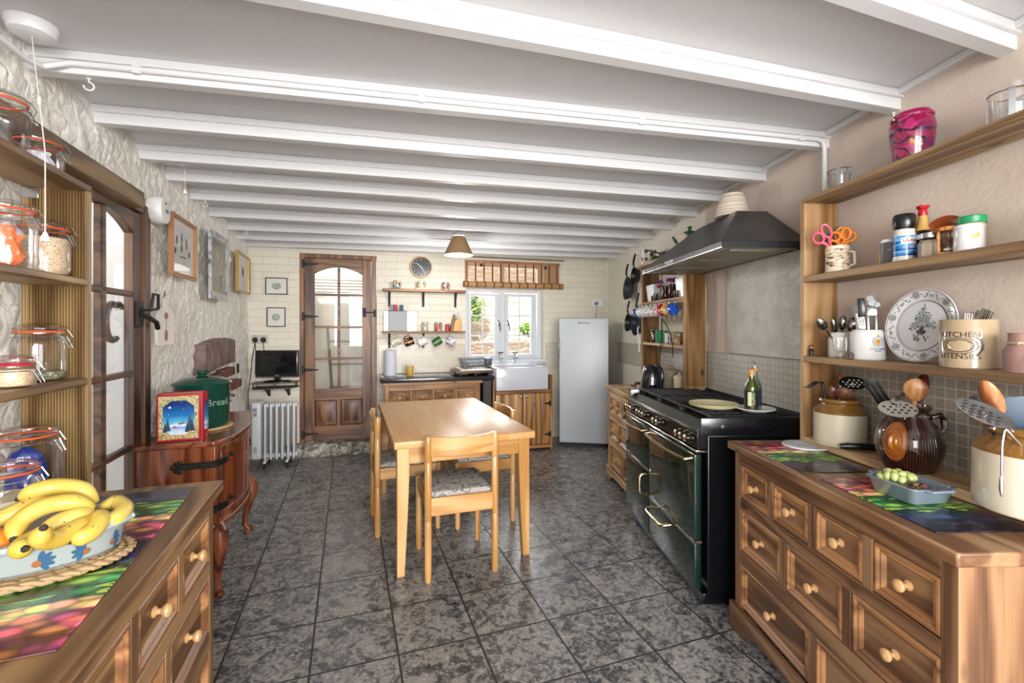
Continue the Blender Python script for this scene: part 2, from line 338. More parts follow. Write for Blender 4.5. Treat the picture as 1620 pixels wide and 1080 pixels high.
# ---- ceiling, beams, battens
n_ = NT('textured_ceiling'); v_ = n_.coords(rnd=False); n_.set('#d6d6d8', .38, spec=.5); n_.bump(n_.noise(v_, 60, 4, .6, .6), .35, .006)
struct(M().grid(1, 1, lambda u, v: (-3.6+u*7.4, -1.7+v*8.2, 2.292)).done('ceiling', n_.m, rot=(0, 0, LF.a)))
pairs = [(.40, .97), (.86, 1.352), (1.40, 1.736), (1.996, 2.111), (2.405, 2.592), (2.832, 3.029), (3.18, 3.443), (3.59, 3.9), (4.086, 4.331), (4.575, 4.747), (5.026, 5.116), (5.41, 5.50)]
BEAMS = []
for i, (a, b) in enumerate(pairs):
    A = LF.w(-1.0, a); B = RF.w(1.63, b); d = B-A; L = d.length; an = math.atan2(d.y, d.x)
    m = M().box(0, L, -.047, 0, 2.22, 2.292).box(-.01, L, -.060, -.046, 2.262, 2.292)
    o = m.done('trim_beam', WPAINT, loc=(A.x, A.y, 0), rot=(0, 0, an), bev=.003); struct(o); BEAMS.append((A, an, L))
struct(M().box(1.585, 1.635, -1.5, 5.7, 2.268, 2.292).done('trim_cornice', WPAINT, rot=(0, 0, RF.a), bev=.004))
# ---- small mosaic tiles
def mosaic(name, c1, c2, grout, axis):
    n = NT(name); tc = n.coords(rnd=False); sx = n.n('ShaderNodeSeparateXYZ'); n.l(tc, sx.inputs[0]); cb = n.n('ShaderNodeCombineXYZ'); n.l(sx.outputs[axis], cb.inputs[0]); n.l(sx.outputs[2], cb.inputs[1])
    br = n.n('ShaderNodeTexBrick', offset=0.0); br.inputs['Scale'].default_value = 1
    for k, x in (('Mortar Size', .0022), ('Mortar Smooth', .2), ('Brick Width', .0375), ('Row Height', .0375)): br.inputs[k].default_value = x
    br.inputs['Color1'].default_value = col(c1); br.inputs['Color2'].default_value = col(c2); br.inputs['Mortar'].default_value = col(grout); n.l(cb.outputs[0], br.inputs['Vector'])
    n.set(br.outputs[0], .22); n.bump(n.math('SUBTRACT', 1.0, br.outputs['Fac']), .5, .003); return n.m
MOSB = mosaic('back_mosaic', '#cfc6b6', '#c5bbaa', '#e4ded2', 0); MOSR = mosaic('taupe_mosaic', '#8f8478', '#a0958a', '#c0b8ad', 1); MOSH = mosaic('grey_mosaic', '#c8c5ba', '#bdbab0', '#a3a198', 1); MOSF = mosaic('beige_mosaic', '#c0b8a3', '#b5ad98', '#d4cdbb', 1)
def tl(name, mat, F, b): return put(struct(M().box(*b).done(name, mat, bev=.002)), F, (0, 0, 0))
tl('trim_tiles_back', MOSB, BF, (1.29, 2.289, -.008, .001, .86, 1.187)); tl('trim_tiles_window_side', MOSB, BF, (3.30, 4.22, -.008, .001, .86, 1.2))
tl('trim_tiles_right', MOSR, RF, (1.603, 1.612, .7, 2.0, .86, 1.205)); tl('trim_tiles_hob', MOSH, RF, (1.603, 1.612, 2.03, 3.20, .80, 1.206))
tl('trim_tiles_far_unit', MOSH, RF, (1.603, 1.612, 3.23, 4.10, .84, 1.24)); tl('trim_tiles_far', MOSF, RF, (1.603, 1.612, 4.14, 5.42, .98, 1.21))
n_ = NT('grey_render_patch'); v_ = n_.coords(rnd=False); n_.set(n_.ramp(n_.noise(v_, 7, 4), [(.35, '#b5b1a8'), (.65, '#cbc8c0')]), .36, spec=.6); n_.bump(n_.noise(v_, 26, 5, .6, 1), .5, .012)
tl('trim_render_patch', n_.m, RF, (1.600, 1.612, 2.05, 2.93, 1.21, 1.80))
# ---- stone step below the back door
def stone(name, F, x0, x1, y0, y1, z1, mat, amp=.018):
    m = M(); n1, n2, n3 = 34, 6, 6
    def P(x, y, z):
        q = Vector((x*9, y*9, z*9)); k = amp*noise.noise(q)+amp*.5*noise.noise(q*3); return (x+k, y+k*1.2, max(0, z+k*.8) if z > .01 else 0)
    m.grid(n1, n3, lambda u, v: P(x0+u*(x1-x0), y0, v*z1)); m.grid(n1, n2, lambda u, v: P(x0+u*(x1-x0), y0+v*(y1-y0), z1))
    m.grid(n2, n3, lambda u, v: P(x1, y0+u*(y1-y0), v*z1)); m.grid(n2, n3, lambda u, v: P(x0, y0+u*(y1-y0), v*z1))
    bmesh.ops.remove_doubles(m.bm, verts=m.bm.verts, dist=.002); return put(struct(m.done(name, mat, sharp=60)), F, (0, 0, 0))
n_ = NT('old_step_stone'); v_ = n_.coords(rnd=False); n_.set(n_.ramp(n_.noise(v_, 14, 5, .7, 1), [(.38, '#3f3c38'), (.5, '#8b8579'), (.62, '#cfcabf')]), .6); n_.bump(n_.noise(v_, 30, 5), .7, .01)
stone('trim_step', BF, .36, 1.30, -.10, .06, .135, n_.m)
# ---- back door (door_1): frame, slab with arched 2 x 4 glazing, hinges, latch
d1 = root('door_1', 'brown wooden glazed door with arched top panes and strap hinges', 'door', BF, (0, 0, 0)); struct(d1); del d1['category']
F_ = M().box(.478, .522, -.012, .09, .138, 2.183).box(1.212, 1.268, -.012, .09, .138, 2.183).box(.522, 1.212, -.010, .09, 2.135, 2.183); F_.done('door_frame', W_DO['z'], d1, bev=.004)
# slab: stiles, rails, arched head
x0, x1, g0, g1, zb, zt = .524, 1.210, .624, 1.116, .150, 2.133
m = M().box(x0, g0, .012, .052, zb, zt).box(g1, x1, .012, .052, zb, zt); m.done('stile', W_DO['z'], d1, bev=.003)
gt = 2.045
def arch(x): u = (x-(g0+g1)/2)/((g1-g0)/2); return gt-.075*u*u
poly = [(g1, zt), (g0, zt)]+[(g0+(g1-g0)*i/16, arch(g0+(g1-g0)*i/16)) for i in range(17)]
m = M().prism(poly, .012, .052, 'y').box(g0, g1, .012, .052, zb, .30).box(g0, g1, .012, .052, .585, .705); m.done('rail', W_DO['x'], d1, bev=.002)
zs = [.705, 1.036, 1.385, 1.742, gt]; xm = (g0+g1)/2
m = M().box(xm-.014, xm+.014, .016, .046, .705, gt-.004)
for z_ in zs[1:4]: m.box(g0, g1, .016, .046, z_-.013, z_+.013)
m.done('glazing_bar', W_DO['x'], d1, bev=.004)
M().box(g0-.004, g1+.004, .030, .033, .70, gt+.002).done('glass', PANE, d1)
for a, b in ((g0, xm-.02), (xm+.02, g1)):
    M().rings(a, b, .30, .585, [(0, .020), (.012, .034), (.03, .034), (.055, .024)]).done('lower_panel', W_DO['z'], d1)
box('centre_stile', W_DO['z'], d1, xm-.022, xm+.022, .012, .05, .30, .585)
for z_ in (.222, .92, 1.50, 2.07):
    m = M().box(.498, .524, -.020, -.012, z_-.045, z_+.045).prism([(.524, z_-.018), (.524, z_+.018), (.66, z_+.006), (.665, z_), (.66, z_-.006)], .0, .011, 'y').cyl((.524, -.014, z_-.03), (.524, -.014, z_+.03), .007)
    m.done('hinge', IRON, d1, bev=.001)
m = M().box(1.235, 1.262, -.03, -.012, 1.50, 1.58).box(1.115, 1.235, -.018, -.004, 1.543, 1.557).cyl((1.14, -.005, 1.55), (1.14, -.035, 1.55), .012).box(1.12, 1.16, -.012, .012, 1.50, 1.60); m.done('latch', IRON, d1, bev=.002)
# utility room beyond: white walls, a tall cupboard-like cylinder boiler, seen through the panes
struct(put(M().box(-.3, 2.0, 1.5, 1.52, 0, 2.4).done('wall_utility', plain('#d6cfc0', .6)), BF, (0, 0, 0)))
struct(put(M().box(-.32, -.3, .28, 1.5, 0, 2.4).done('wall_utility_side', plain('#cfc8ba', .6)), BF, (0, 0, 0)))
struct(put(M().box(2.0, 2.02, .28, 1.5, 0, 2.4).done('wall_utility_end', plain('#d0c9bb', .6)), BF, (0, 0, 0)))
lad = root('step_ladder', 'grey ladder rails leaning in the room beyond the glazed back door', 'ladder', BF, (.75, .95, 0))
for x in (-.04, .42): M().tube([(x-.06, .25, 1.40), (x, .05, .75), (x+.06, -.12, .0)], .018, 6).done('rail', plain('#77736c', .4), lad)
for z in (.3, .6, .9, 1.2): M().cyl((-.04-.02, .1, z), (.42+.02, .1, z), .012).done('rung', plain('#8a867e', .4), lad)
cbx = root('wall_cupboard', 'white cupboard with a panelled door in the room beyond the glazed back door', 'cupboard', BF, (1.05, 1.30, .75)); M().box(0, .6, -.2, .19, 0, .85).done('body', WHITE, cbx, bev=.004); M().rings(.02, .58, .02, .83, [(0, -.202), (0, -.22), (.05, -.22), (.06, -.212)]).done('door', WHITE, cbx)
arr = root('clothes_airer', 'slatted airer hanging high in the room beyond the glazed back door', 'airer', BF, (.35, 1.0, 1.80))
for i in range(7): M().cyl((0, .05*i, .045*i), (.9, .05*i, .045*i), .010).done('slat', plain('#b5aa96', .5), arr)
M().box(-.01, .01, -.02, .32, -.01, .32).done('end_frame', plain('#8d8270', .5), arr)
# ---- window_1
w1 = root('window_1', 'white twin casement window with thin glazing bars', 'window', BF, (0, .10, 0)); struct(w1); del w1['category']
def frame(m, x0, x1, z0, z1, wd, y0, y1):
    m.box(x0, x0+wd, y0, y1, z0, z1).box(x1-wd, x1, y0, y1, z0, z1).box(x0+wd, x1-wd, y0, y1, z0, z0+wd).box(x0+wd, x1-wd, y0, y1, z1-wd, z1); return m
WU = plain('#d2d7dd', .3)
frame(M(), 2.291, 3.286, .986, 1.860, .05, 0, .07).box(2.735, 2.804, 0, .07, 1.036, 1.81).done('frame', WU, w1, bev=.004)
fr_ = frame(M(), 2.291, 3.286, 1.861, 2.173, .045, .005, .065).box(2.74, 2.80, .005, .065, 1.90, 2.13).done('top_light_frame', WU, w1, bev=.004); M().box(2.33, 3.25, .03, .034, 1.90, 2.135).done('glass', PANE, fr_)
for a, b, g in ((2.342, 2.735, (2.375, 2.672)), (2.804, 3.217, (2.846, 3.15))):
    m = M(); m.box(a, g[0], -.015, .05, 1.01, 1.80).box(g[1], b, -.015, .05, 1.01, 1.80).box(g[0], g[1], -.015, .05, 1.01, 1.048).box(g[0], g[1], -.015, .05, 1.765, 1.80)
    cs = m.done('casement', WU, w1, bev=.004); xm = (g[0]+g[1])/2
    m = M().box(xm-.008, xm+.008, .008, .022, 1.048, 1.765)
    for z_ in (1.285, 1.53): m.box(g[0], g[1], .008, .022, z_-.008, z_+.008)
    m.done('glazing_bar', WU, cs); M().box(g[0], g[1], .013, .017, 1.045, 1.768).done('glass', PANE, cs)
for x in (2.716, 2.834):
    M().box(x-.012, x+.012, -.028, -.015, 1.40, 1.47, bev=.003).tube([(x, -.028, 1.45), (x, -.05, 1.45), (x+.012, -.052, 1.42), (x+.018, -.05, 1.34)], .008).done('handle', STEEL, w1)
struct(put(M().box(2.27, 3.30, -.03, .10, .955, .986).done('trim_sill', WU, bev=.004), BF, (0, 0, 0)))
# ---- left wall door (door_2) with its lintel
struct(put(M().box(-.985, -.90, 1.0, 2.60, 1.93, 2.005).done('trim_lintel', wood('#4c3a22', '#7b6342', '#95794f', 'y', .5), bev=.006), LF, (0, 0, 0)))
d2 = root('door_2', 'dark wooden glazed door with arched top beside the left shelves', 'door', LF, (-1.0, 0, 0)); struct(d2); del d2['category']
M().box(-.03, .045, 2.765, 2.835, 0, 1.985).box(-.03, .045, 2.00, 2.06, 0, 1.985).box(-.03, .04, 2.06, 2.765, 1.94, 1.985).done('door_frame', W_DK['z'], d2, bev=.005)
def dz(x, a, b, h): u = (x-(a+b)/2)/((b-a)/2); return h-.07*u*u
ys = (2.065, 2.14, 2.385, 2.435, 2.675, 2.762)
M().box(-.01, .03, ys[0], ys[1], .02, 1.93).box(-.01, .03, ys[4], ys[5], .02, 1.93).done('stile', W_DK['z'], d2, bev=.003)
ya, yb = ys[1], ys[4]; H_ = 1.895
poly = [(yb, 1.93), (ya, 1.93)]+[(ya+(yb-ya)*i/16, dz(ya+(yb-ya)*i/16, ya, yb, H_)) for i in range(17)]
M().prism(poly, -.01, .03, 'x').box(-.01, .03, ya, yb, .02, .25).box(-.01, .03, ya, yb, .42, .52).done('rail', W_DK['y'], d2, bev=.002)
M().box(-.004, .024, ya, yb, .25, .42).done('lower_panel', W_DK['z'], d2)
m = M().box(-.006, .026, ys[2], ys[3]-.01, .52, H_)
for z_ in (.80, 1.155, 1.535): m.box(-.006, .026, ya, yb, z_-.013, z_+.013)
m.done('glazing_bar', W_DK['y'], d2, bev=.005); M().box(.008, .011, ya, yb, .515, H_).done('glass', PANE, d2)
m = M().box(.03, .045, 2.69, 2.74, 1.38, 1.50).tube([(.04, 2.715, 1.46), (.085, 2.715, 1.46), (.09, 2.79, 1.47), (.09, 2.79, 1.54), (.09, 2.73, 1.54), (.085, 2.72, 1.47)], .007).tube([(.045, 2.70, 1.44), (.08, 2.72, 1.42), (.08, 2.80, 1.40), (.075, 2.83, 1.37)], .011).done('latch', IRON, d2)
pts = [(-.03, 2.62+.075*math.cos(R_(a)), 1.40+.085*math.sin(R_(a))) for a in range(60, 310, 12)]
M().tube(pts, [.012+.006*math.sin(PI*i/(len(pts)-1)) for i in range(len(pts))], 8).tube([(-.03, 2.56, 1.47), (-.03, 2.68, 1.485), (-.03, 2.72, 1.47)], [.003, .014, .012]).done('pull_handle', plain('#6e6560', .35, .6), d2)
# ---- garden seen through the window: terraced stone wall and bushes
def gstone():
    n = NT('garden_stone'); v = n.coords((1, 1, 2.6), rnd=False); x = n.n('ShaderNodeTexVoronoi'); x.inputs['Scale'].default_value = 5; n.l(v, x.inputs['Vector'])
    hue = n.n('ShaderNodeSeparateColor'); n.l(x.outputs['Color'], hue.inputs[0]); c_ = n.ramp(hue.outputs[0], [(0, '#b5a595'), (.3, '#a39c90'), (.5, '#c9bba6'), (.75, '#ad8f7c'), (1, '#c4beb4')])
    e = n.vor(v, 5, 'DISTANCE_TO_EDGE'); n.set(n.mix(n.math('LESS_THAN', e, .03), c_, col('#8a8272')), .8); n.bump(e, .8, .05); return n.m
GS = gstone()
def P3(m, x0, x1, y0, y1, z0, z1, amp=.05):
    def q(x, y, z): k = amp*noise.noise(Vector((x*3.5, y*3, z*6))); return (x, y+k, z+k*.5)
    m.grid(60, 20, lambda u, v: q(x0+u*(x1-x0), y0, z0+v*(z1-z0))); m.grid(60, 6, lambda u, v: q(x0+u*(x1-x0), y0+v*(y1-y0), z1))
m = M(); P3(m, .2, 7, 1.9, 2.5, -.2, 1.14)
put(tag(m.done('garden_wall', GS, sharp=60), 'low mossy stone garden wall outside the window', 'wall'), BF, (0, 0, 0))
m = M(); P3(m, -.5, 8, 2.7, 3.3, 0, 2.9)
put(tag(m.done('retaining_wall', GS, sharp=60), 'tall stone retaining wall rising behind the garden terrace', 'wall'), BF, (0, 0, 0))
struct(put(M().box(.2, 8, .28, 3.5, -.25, -.2).done('ground_outside', plain('#8a8678', .8)), BF, (0, 0, 0)))
LEAF = plain('#7f9f4c', .5, var=.5); LEAFD = plain('#3f6b22', .5, var=.4)
def bush(F, p, r, nl, mat, lab, name='garden_bush', ls=.05):
    m = M(); rnd = random.Random(int(p[0]*100))
    for _ in range(nl):
        d = Vector((rnd.gauss(0, 1), rnd.gauss(0, 1), rnd.gauss(0, 1))).normalized()*rnd.random()**.4
        c_ = Vector((d.x*r[0], d.y*r[1], d.z*r[2])); u = Vector((rnd.gauss(0, 1), rnd.gauss(0, 1), rnd.gauss(0, 1))).normalized(); w_ = u.orthogonal().normalized()
        m._new([tuple(c_-u*ls), tuple(c_+w_*ls*.45), tuple(c_+u*ls), tuple(c_-w_*ls*.45)], [(0, 1, 2, 3)])
    b_ = put(tag(m.done(name, mat, recalc=False), lab, 'bush'), F, p)
bush(BF, (2.75, 2.47, 1.74), (.42, .12, .30), 700, LEAF, 'bright green bush at the top left of the garden wall')
bush(BF, (2.55, 2.14, 1.33), (.28, .12, .10), 350, LEAFD, 'dark green shrub growing on the lower wall at left')
bush(BF, (3.85, 2.2, 1.36), (.18, .13, .13), 260, LEAF, 'small bright green plant on the ledge at right')
# ============================================================ FURNITURE
FP = [(0, .006), (.004, 0), (.012, 0), (.020, .006), (.026, .004), (.034, .014), (.040, .014)]
def knob_mesh(m, x, z, y=0, r=.017):
    m.at((x, y, z), (PI/2, 0, 0)); m.lathe([(.0, -.002), (r*.75, -.002), (r*.8, .004), (r*.42, .008), (r*.38, .016), (r*.8, .021), (r, .028), (r*.92, .034), (r*.5, .038), (0, .039)], 16, False); m.at(); return m
def dresser(label, F, p, rz, Wd, D, H, top=True, wood_=W_DR, molding=W_DRL, group=None, cat='chest of drawers', over=.022, rows=None):
    t = root('chest_of_drawers', label, cat, F, p, rz, group); k = H/.85
    z = lambda v: v*k
    ft = H-.035 if top else H
    m = M().box(.01, Wd-.01, .022, D, z(.10), ft)
    m.done('carcass', wood_['z'], t, bev=.002)
    rows = rows or [(4, .61, .75), (3, .378, .552), (2, .125, .305)]
    for a_ in (0, Wd-.045): box('stile', wood_['z'], t, a_, a_+.045, 0, .022, z(.09), ft)
    for a, b in ((.757, ft/k), (.558, .604), (.311, .372)): box('rail', wood_['x'], t, .045, Wd-.045, 0, .022, z(a), z(b))
    for n, a, b in rows:
        dw = (Wd-.09-(n-1)*.036)/n
        for i in range(n):
            xa = .045+i*(dw+.036)
            if i: box('divider', wood_['z'], t, xa-.036, xa, 0, .022, z(a)-.006*k, z(b)+.006*k)
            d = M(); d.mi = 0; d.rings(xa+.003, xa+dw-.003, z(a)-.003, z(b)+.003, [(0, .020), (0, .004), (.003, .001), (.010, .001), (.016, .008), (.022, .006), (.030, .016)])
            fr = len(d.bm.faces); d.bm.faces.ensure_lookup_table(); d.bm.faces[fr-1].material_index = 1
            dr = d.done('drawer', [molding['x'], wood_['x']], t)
            kn = knob_mesh(M(), xa+dw/2, z((a+b)/2), .016).done('knob', KNOB, dr)
    if top: box('top', wood_['x'], t, -over, Wd+over, -over-.004, D, H-.035, H, bev=.005)
    # plinth with an arched foot
    pl = [(-.018, 0), (.09, 0), (.13, .03), (.20, .055), (.35, .062), (Wd-.35, .062), (Wd-.20, .055), (Wd-.13, .03), (Wd-.09, 0), (Wd+.018, 0), (Wd+.018, z(.105)), (-.018, z(.105))]
    M().prism(pl, -.02, 0, 'y').box(-.018, 0, 0, D, 0, z(.105)).box(Wd, Wd+.018, 0, D, 0, z(.105)).box(-.018, Wd+.018, -.02, .004, z(.105), z(.115)).done('plinth', wood_['x'], t, bev=.004)
    return t
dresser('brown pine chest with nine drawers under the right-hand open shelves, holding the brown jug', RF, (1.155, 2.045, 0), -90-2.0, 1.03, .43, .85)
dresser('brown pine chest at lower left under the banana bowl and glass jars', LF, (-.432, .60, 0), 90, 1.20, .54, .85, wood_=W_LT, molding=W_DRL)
dresser('light pine chest beside the range cooker, under the black kettle', RF, (1.15, 4.18, 0), -90, .86, .44, .85, wood_=W_SL)
dresser('pine chest of drawers under the dark slate worktop by the back door', BF, (1.345, -.53, 0), 0, 1.0, .50, .815, top=True, wood_=W_MID, molding=W_MID)
# ---- corner cabinet: bow front, cabriole legs, iron strap hinges
cc = root('corner_cabinet', 'polished mahogany bow-fronted cabinet on curved legs under the green bread bin', 'cabinet', LF, (-.985, 2.66, 0))
# plan in local x (out from the wall), y (along the wall)
def bow(ins=0, n=18):
    a = (.055-ins*0, .02+ins); pts = [(.01, .02+ins), (.345, .02+ins)]
    P0, P1, P2 = Vector((.355, .03+ins)), Vector((.50-ins*1.2, .36)), Vector((.33-ins, .93-ins))
    for i in range(n+1):
        u = i/n; q = P0*(1-u)**2+P1*2*u*(1-u)+P2*u*u; pts.append((q.x-ins*.4, q.y))
    pts += [(.01, .99-ins)]; return pts
M().prism(bow(.018), .375, .775).done('carcass', W_MA['z'], cc, bev=.002)
M().prism(bow(-.004), .775, .80).done('top', W_MA['y'], cc, bev=.006)
M().prism(bow(-.002), .355, .380).done('base_moulding', W_MA['y'], cc, bev=.006)
fr = bow(.0)[2:-1]
def strip(m, a, b, z0, z1, off):
    pts = [Vector(fr[i]) for i in range(a, b+1)]; vs = []
    for i, q in enumerate(pts):
        t_ = (pts[min(i+1, len(pts)-1)]-pts[max(i-1, 0)]).normalized(); nn = Vector((t_.y, -t_.x)); o_ = q+nn*off; i_ = q+nn*(off-.02)
        vs += [(o_.x, o_.y, z0), (o_.x, o_.y, z1), (i_.x, i_.y, z1), (i_.x, i_.y, z0)]
    L = len(pts); fs = [(4*i+k, 4*i+(k+1) % 4, 4*i+4+(k+1) % 4, 4*i+4+k) for i in range(L-1) for k in range(4)]+[(0, 1, 2, 3), (4*L-4, 4*L-3, 4*L-2, 4*L-1)]
    m._new(vs, fs); return m
for a, b in ((1, 9), (10, 17)):
    dr = strip(M(), a, b, .395, .765, -.012).done('door', wood('#431a0c', '#6b3018', '#86411f', 'z', .25, knots=0), cc)
    m = strip(M(), a, b, .395, .425, -.004); strip(m, a, b, .735, .765, -.004); strip(m, a, a+1, .425, .735, -.004); strip(m, b-1, b, .425, .735, -.004); m.done('door_frame', W_MA['z'], dr, bev=.002)
def hinge_bar(z):
    m = strip(M(), 0, 2, z-.016, z+.016, .0); q = Vector(fr[0])
    m.box(.19, q.x+.004, q.y-.022, q.y-.004, z-.014, z+.014)
    for dx, dzz in ((0, 0), (-.018, .016), (-.018, -.016), (-.032, 0), (-.006, .022), (-.006, -.022)): m.ball((.205+dx, q.y-.016, z+dzz), (.013, .006, .012), 10, 6)
    for k in (2, 3): m.ball((fr[k][0]+.001, fr[k][1], z+(.018 if k == 3 else 0)), (.010, .014, .014), 10, 6)
    return m
for z in (.685, .455): hinge_bar(z).done('strap_hinge', IRON, cc)
strip(M(), 15, 17, .60, .63, .002).done('strap_hinge', IRON, cc)
def cab_leg(x, y, dx, dy):
    m = M(); p = [(x, y, .36), (x+dx*.03, y+dy*.03, .33), (x+dx*.042, y+dy*.042, .27), (x+dx*.02, y+dy*.02, .18), (x, y, .10), (x, y, .05), (x+dx*.02, y+dy*.02, .022), (x+dx*.045, y+dy*.045, .012)]
    m.tube(p, [.034, .040, .036, .026, .018, .016, .022, .014], 14); m.box(x+dx*.01-.02, x+dx*.01+.02, y+dy*.01-.02, y+dy*.01+.02, 0.0, .010, bev=.004); return m
for a in ((.35, .06, .5, -.8), (.325, .86, 1, .1), (.06, .10, 0, -.3), (.06, .93, 0, .3)): cab_leg(*a).done('leg', W_MA['z'], cc)
# ---- table
tb_ = root('dining_table', 'pale beech dining table with square tapered legs in the middle of the room', 'table', LF, (.647, 3.275, 0))
n_ = NT('butcher_block_beech'); tc_ = n_.coords(rnd=False); sx = n_.n('ShaderNodeSeparateXYZ'); n_.l(tc_, sx.inputs[0]); cb = n_.n('ShaderNodeCombineXYZ'); n_.l(sx.outputs[1], cb.inputs[0]); n_.l(sx.outputs[0], cb.inputs[1])
br = n_.n('ShaderNodeTexBrick', offset=.37); br.inputs['Scale'].default_value = 1
for k, x in (('Mortar Size', .0004), ('Brick Width', .42), ('Row Height', .062)): br.inputs[k].default_value = x
n_.l(cb.outputs[0], br.inputs['Vector']); br.inputs['Color1'].default_value = col('#bd8b50'); br.inputs['Color2'].default_value = col('#cca26e'); br.inputs['Mortar'].default_value = col('#b98549')
g_ = n_.noise(n_.coords((1, .05, 1), rnd=False), 90, 3); n_.set(n_.mix(.35, br.outputs[0], n_.ramp(g_, [(.3, '#c0873f'), (.7, '#e6bd88')])), .38)
TOPM = n_.m
M().box(-.415, .415, -.715, .715, .708, .750, bev=.007).done('tabletop', TOPM, tb_)
def tleg(x, y):
    sx_, sy_ = (1 if x > 0 else -1), (1 if y > 0 else -1); a, b = .034, .021; m = M(); vs = []
    for z, h in ((0, b), (.35, .030), (.56, a), (.708, a)):
        cx_, cy_ = x-sx_*h, y-sy_*h; vs += [(cx_-h, cy_-h, z), (cx_+h, cy_-h, z), (cx_+h, cy_+h, z), (cx_-h, cy_+h, z)]
    m._new(vs, [(4*k+i, 4*k+(i+1) % 4, 4*k+4+(i+1) % 4, 4*k+4+i) for k in range(3) for i in range(4)]+[(3, 2, 1, 0), (12, 13, 14, 15)]); return m
for x in (-.398, .385):
    for y in (-.695, .695): tleg(x, y).done('leg', W_BE['z'], tb_, bev=.004)
for a_, b_ in ((-.685, -.662), (.662, .685)): box('end_apron', W_BE['x'], tb_, -.35, .34, a_, b_, .618, .708)
for a_, b_ in ((-.39, -.368), (.352, .375)): box('side_apron', W_BE['y'], tb_, a_, b_, -.63, .63, .618, .708)
# ---- chairs
n_ = NT('leaf_line_fabric'); v_ = n_.coords(rnd=False); w_ = n_.n('ShaderNodeTexWave', wave_type='RINGS'); w_.inputs['Scale'].default_value = 8.5; w_.inputs['Distortion'].default_value = 13; w_.inputs['Detail'].default_value = 1.5; w_.inputs['Detail Scale'].default_value = 1.8; n_.l(v_, w_.inputs['Vector'])
pat = n_.ramp(w_.outputs[1], [(.08, '#6a6c72'), (.22, '#a09a92'), (.5, '#b5aea2'), (.8, '#8f9094'), (.95, '#aaa59c')]); n_.set(pat, .85, spec=.2); n_.bump(n_.noise(v_, 300, 2), .2, .002); FABRIC = n_.m
def chair(label, F, p, rz, w=.375, d=.40):
    t = root('dining_chair', label, 'chair', F, p, rz, 'beech dining chairs round the table'); hx, hy = w/2, d/2; r = .019
    for sx_ in (-1, 1):
        x = sx_*hx
        M().at((x, -hy, 0)).lathe([(.0155, 0), (.019, .02), (.019, .325), (.0165, .330), (.0195, .335), (.0195, .645), (.0165, .65), (.0195, .655), (.0195, .778), (.016, .787), (0, .788)], 18).done('back_post', W_BE['z'], t)
        M().at((x, hy, 0)).lathe([(.015, 0), (.018, .02), (.019, .325), (.0165, .33), (.0195, .335), (.0195, .445), (.015, .452), (0, .453)], 18).done('leg', W_BE['z'], t)
        box('side_rail', W_BE['y'], t, x-.010, x+.010, -hy+.012, hy-.012, .375, .448, bev=.003)
    box('back_rail', W_BE['x'], t, -hx+.012, hx-.012, -hy-.010, -hy+.010, .355, .452, bev=.003)
    box('front_rail', W_BE['x'], t, -hx+.012, hx-.012, hy-.010, hy+.010, .375, .448, bev=.003)
    m = M(); n = 14; vs = []
    for i in range(n+1):
        u = i/n*2-1; y = -hy-.034*(1-u*u); zt_ = .786-.006*(1-u*u); x = u*(hx-.008); vs += [(x, y-.009, .680), (x, y-.009, zt_), (x, y+.009, zt_), (x, y+.009, .680)]
    m._new(vs, [(4*i+k, 4*i+(k+1) % 4, 4*i+4+(k+1) % 4, 4*i+4+k) for i in range(n) for k in range(4)]+[(0, 1, 2, 3), (4*n, 4*n+3, 4*n+2, 4*n+1)])
    m.done('backrest', W_BE['x'], t, bev=.003)
    M().box(-hx+.014, hx-.014, -hy+.012, hy-.004, .440, .478, bev=.014, seg=3).done('seat_cushion', FABRIC, t)
    return t
chair('beech chair with leaf-patterned seat at the near end of the table', WF, (-.339, 2.7245, 0), 18.6)
chair('beech chair tucked in on the left long side of the table', WF, (-.765, 3.258, 0), -68.5)
chair('beech chair tucked in on the right long side of the table, mostly hidden', WF, (-.248, 3.38, 0), 109.8)
# ---- range cooker: local x = along the front (left = far end), -y = towards the room
ck = root('range_cooker', 'dark green and black range cooker with brass handles', 'cooker', RF, (1.075, 3.285, 0), -90)
CW = 1.10; CD = .53
DG = plain('#0c2620', .12, coat=.6, spec=.6); NAVY = plain('#0e0f14', .22, spec=.6, b=.05, bs=8); ENAM = plain('#16161a', .16); GRIL = plain('#18181a', .45)
MIRR = plain('#5c6060', .22, .85)
M().box(0, CW, .02, CD, .015, .845).box(0, CW, -.004, .03, .015, .07).done('body', NAVY, ck, bev=.006)
for a_ in (.002, CW-.014): M().box(a_, a_+.012, -.012, CD, .84, .93, bev=.005).done('side_trim', NAVY, ck)
box('hob', ENAM, ck, .012, CW-.012, .03, CD, .845, .905, bev=.006)
M().prism([(-.028, .80), (-.028, .868), (.03, .905), (.03, .80)], .012, CW-.012, 'x').done('bevelled_fascia', MIRR, ck, bev=.003)
box('control_panel', ENAM, ck, .006, CW-.006, -.030, .025, .775, .862, bev=.004)
M().box(.006, CW-.006, -.036, .02, .757, .771).done('chrome_strip', CHROME, ck, bev=.003)
for i, x in enumerate((.045, .085, .125, .245, .290, .335, .50, .55, .79, .84, .89)):
    x = x*1.13+.02; k = M().at((x, -.030, .818), (PI/2, 0, 0)).lathe([(.021, 0), (.021, .010), (.017, .012), (.015, .030), (.0, .031)], 18, False).done('knob', BLACK, ck)
    m = M().at((x, -.030, .818), (PI/2, 0, 0)).lathe([(.0235, 0), (.0235, .004), (.0205, .005)], 18, False); m.at((x, -.055, .818)).box(-.004, .004, -.014, .0, -.017, .017, bev=.002).ball((0, -.012, 0), (.009, .005, .009), 12, 8); m.at(); m.done('knob_trim', BRASS, k)
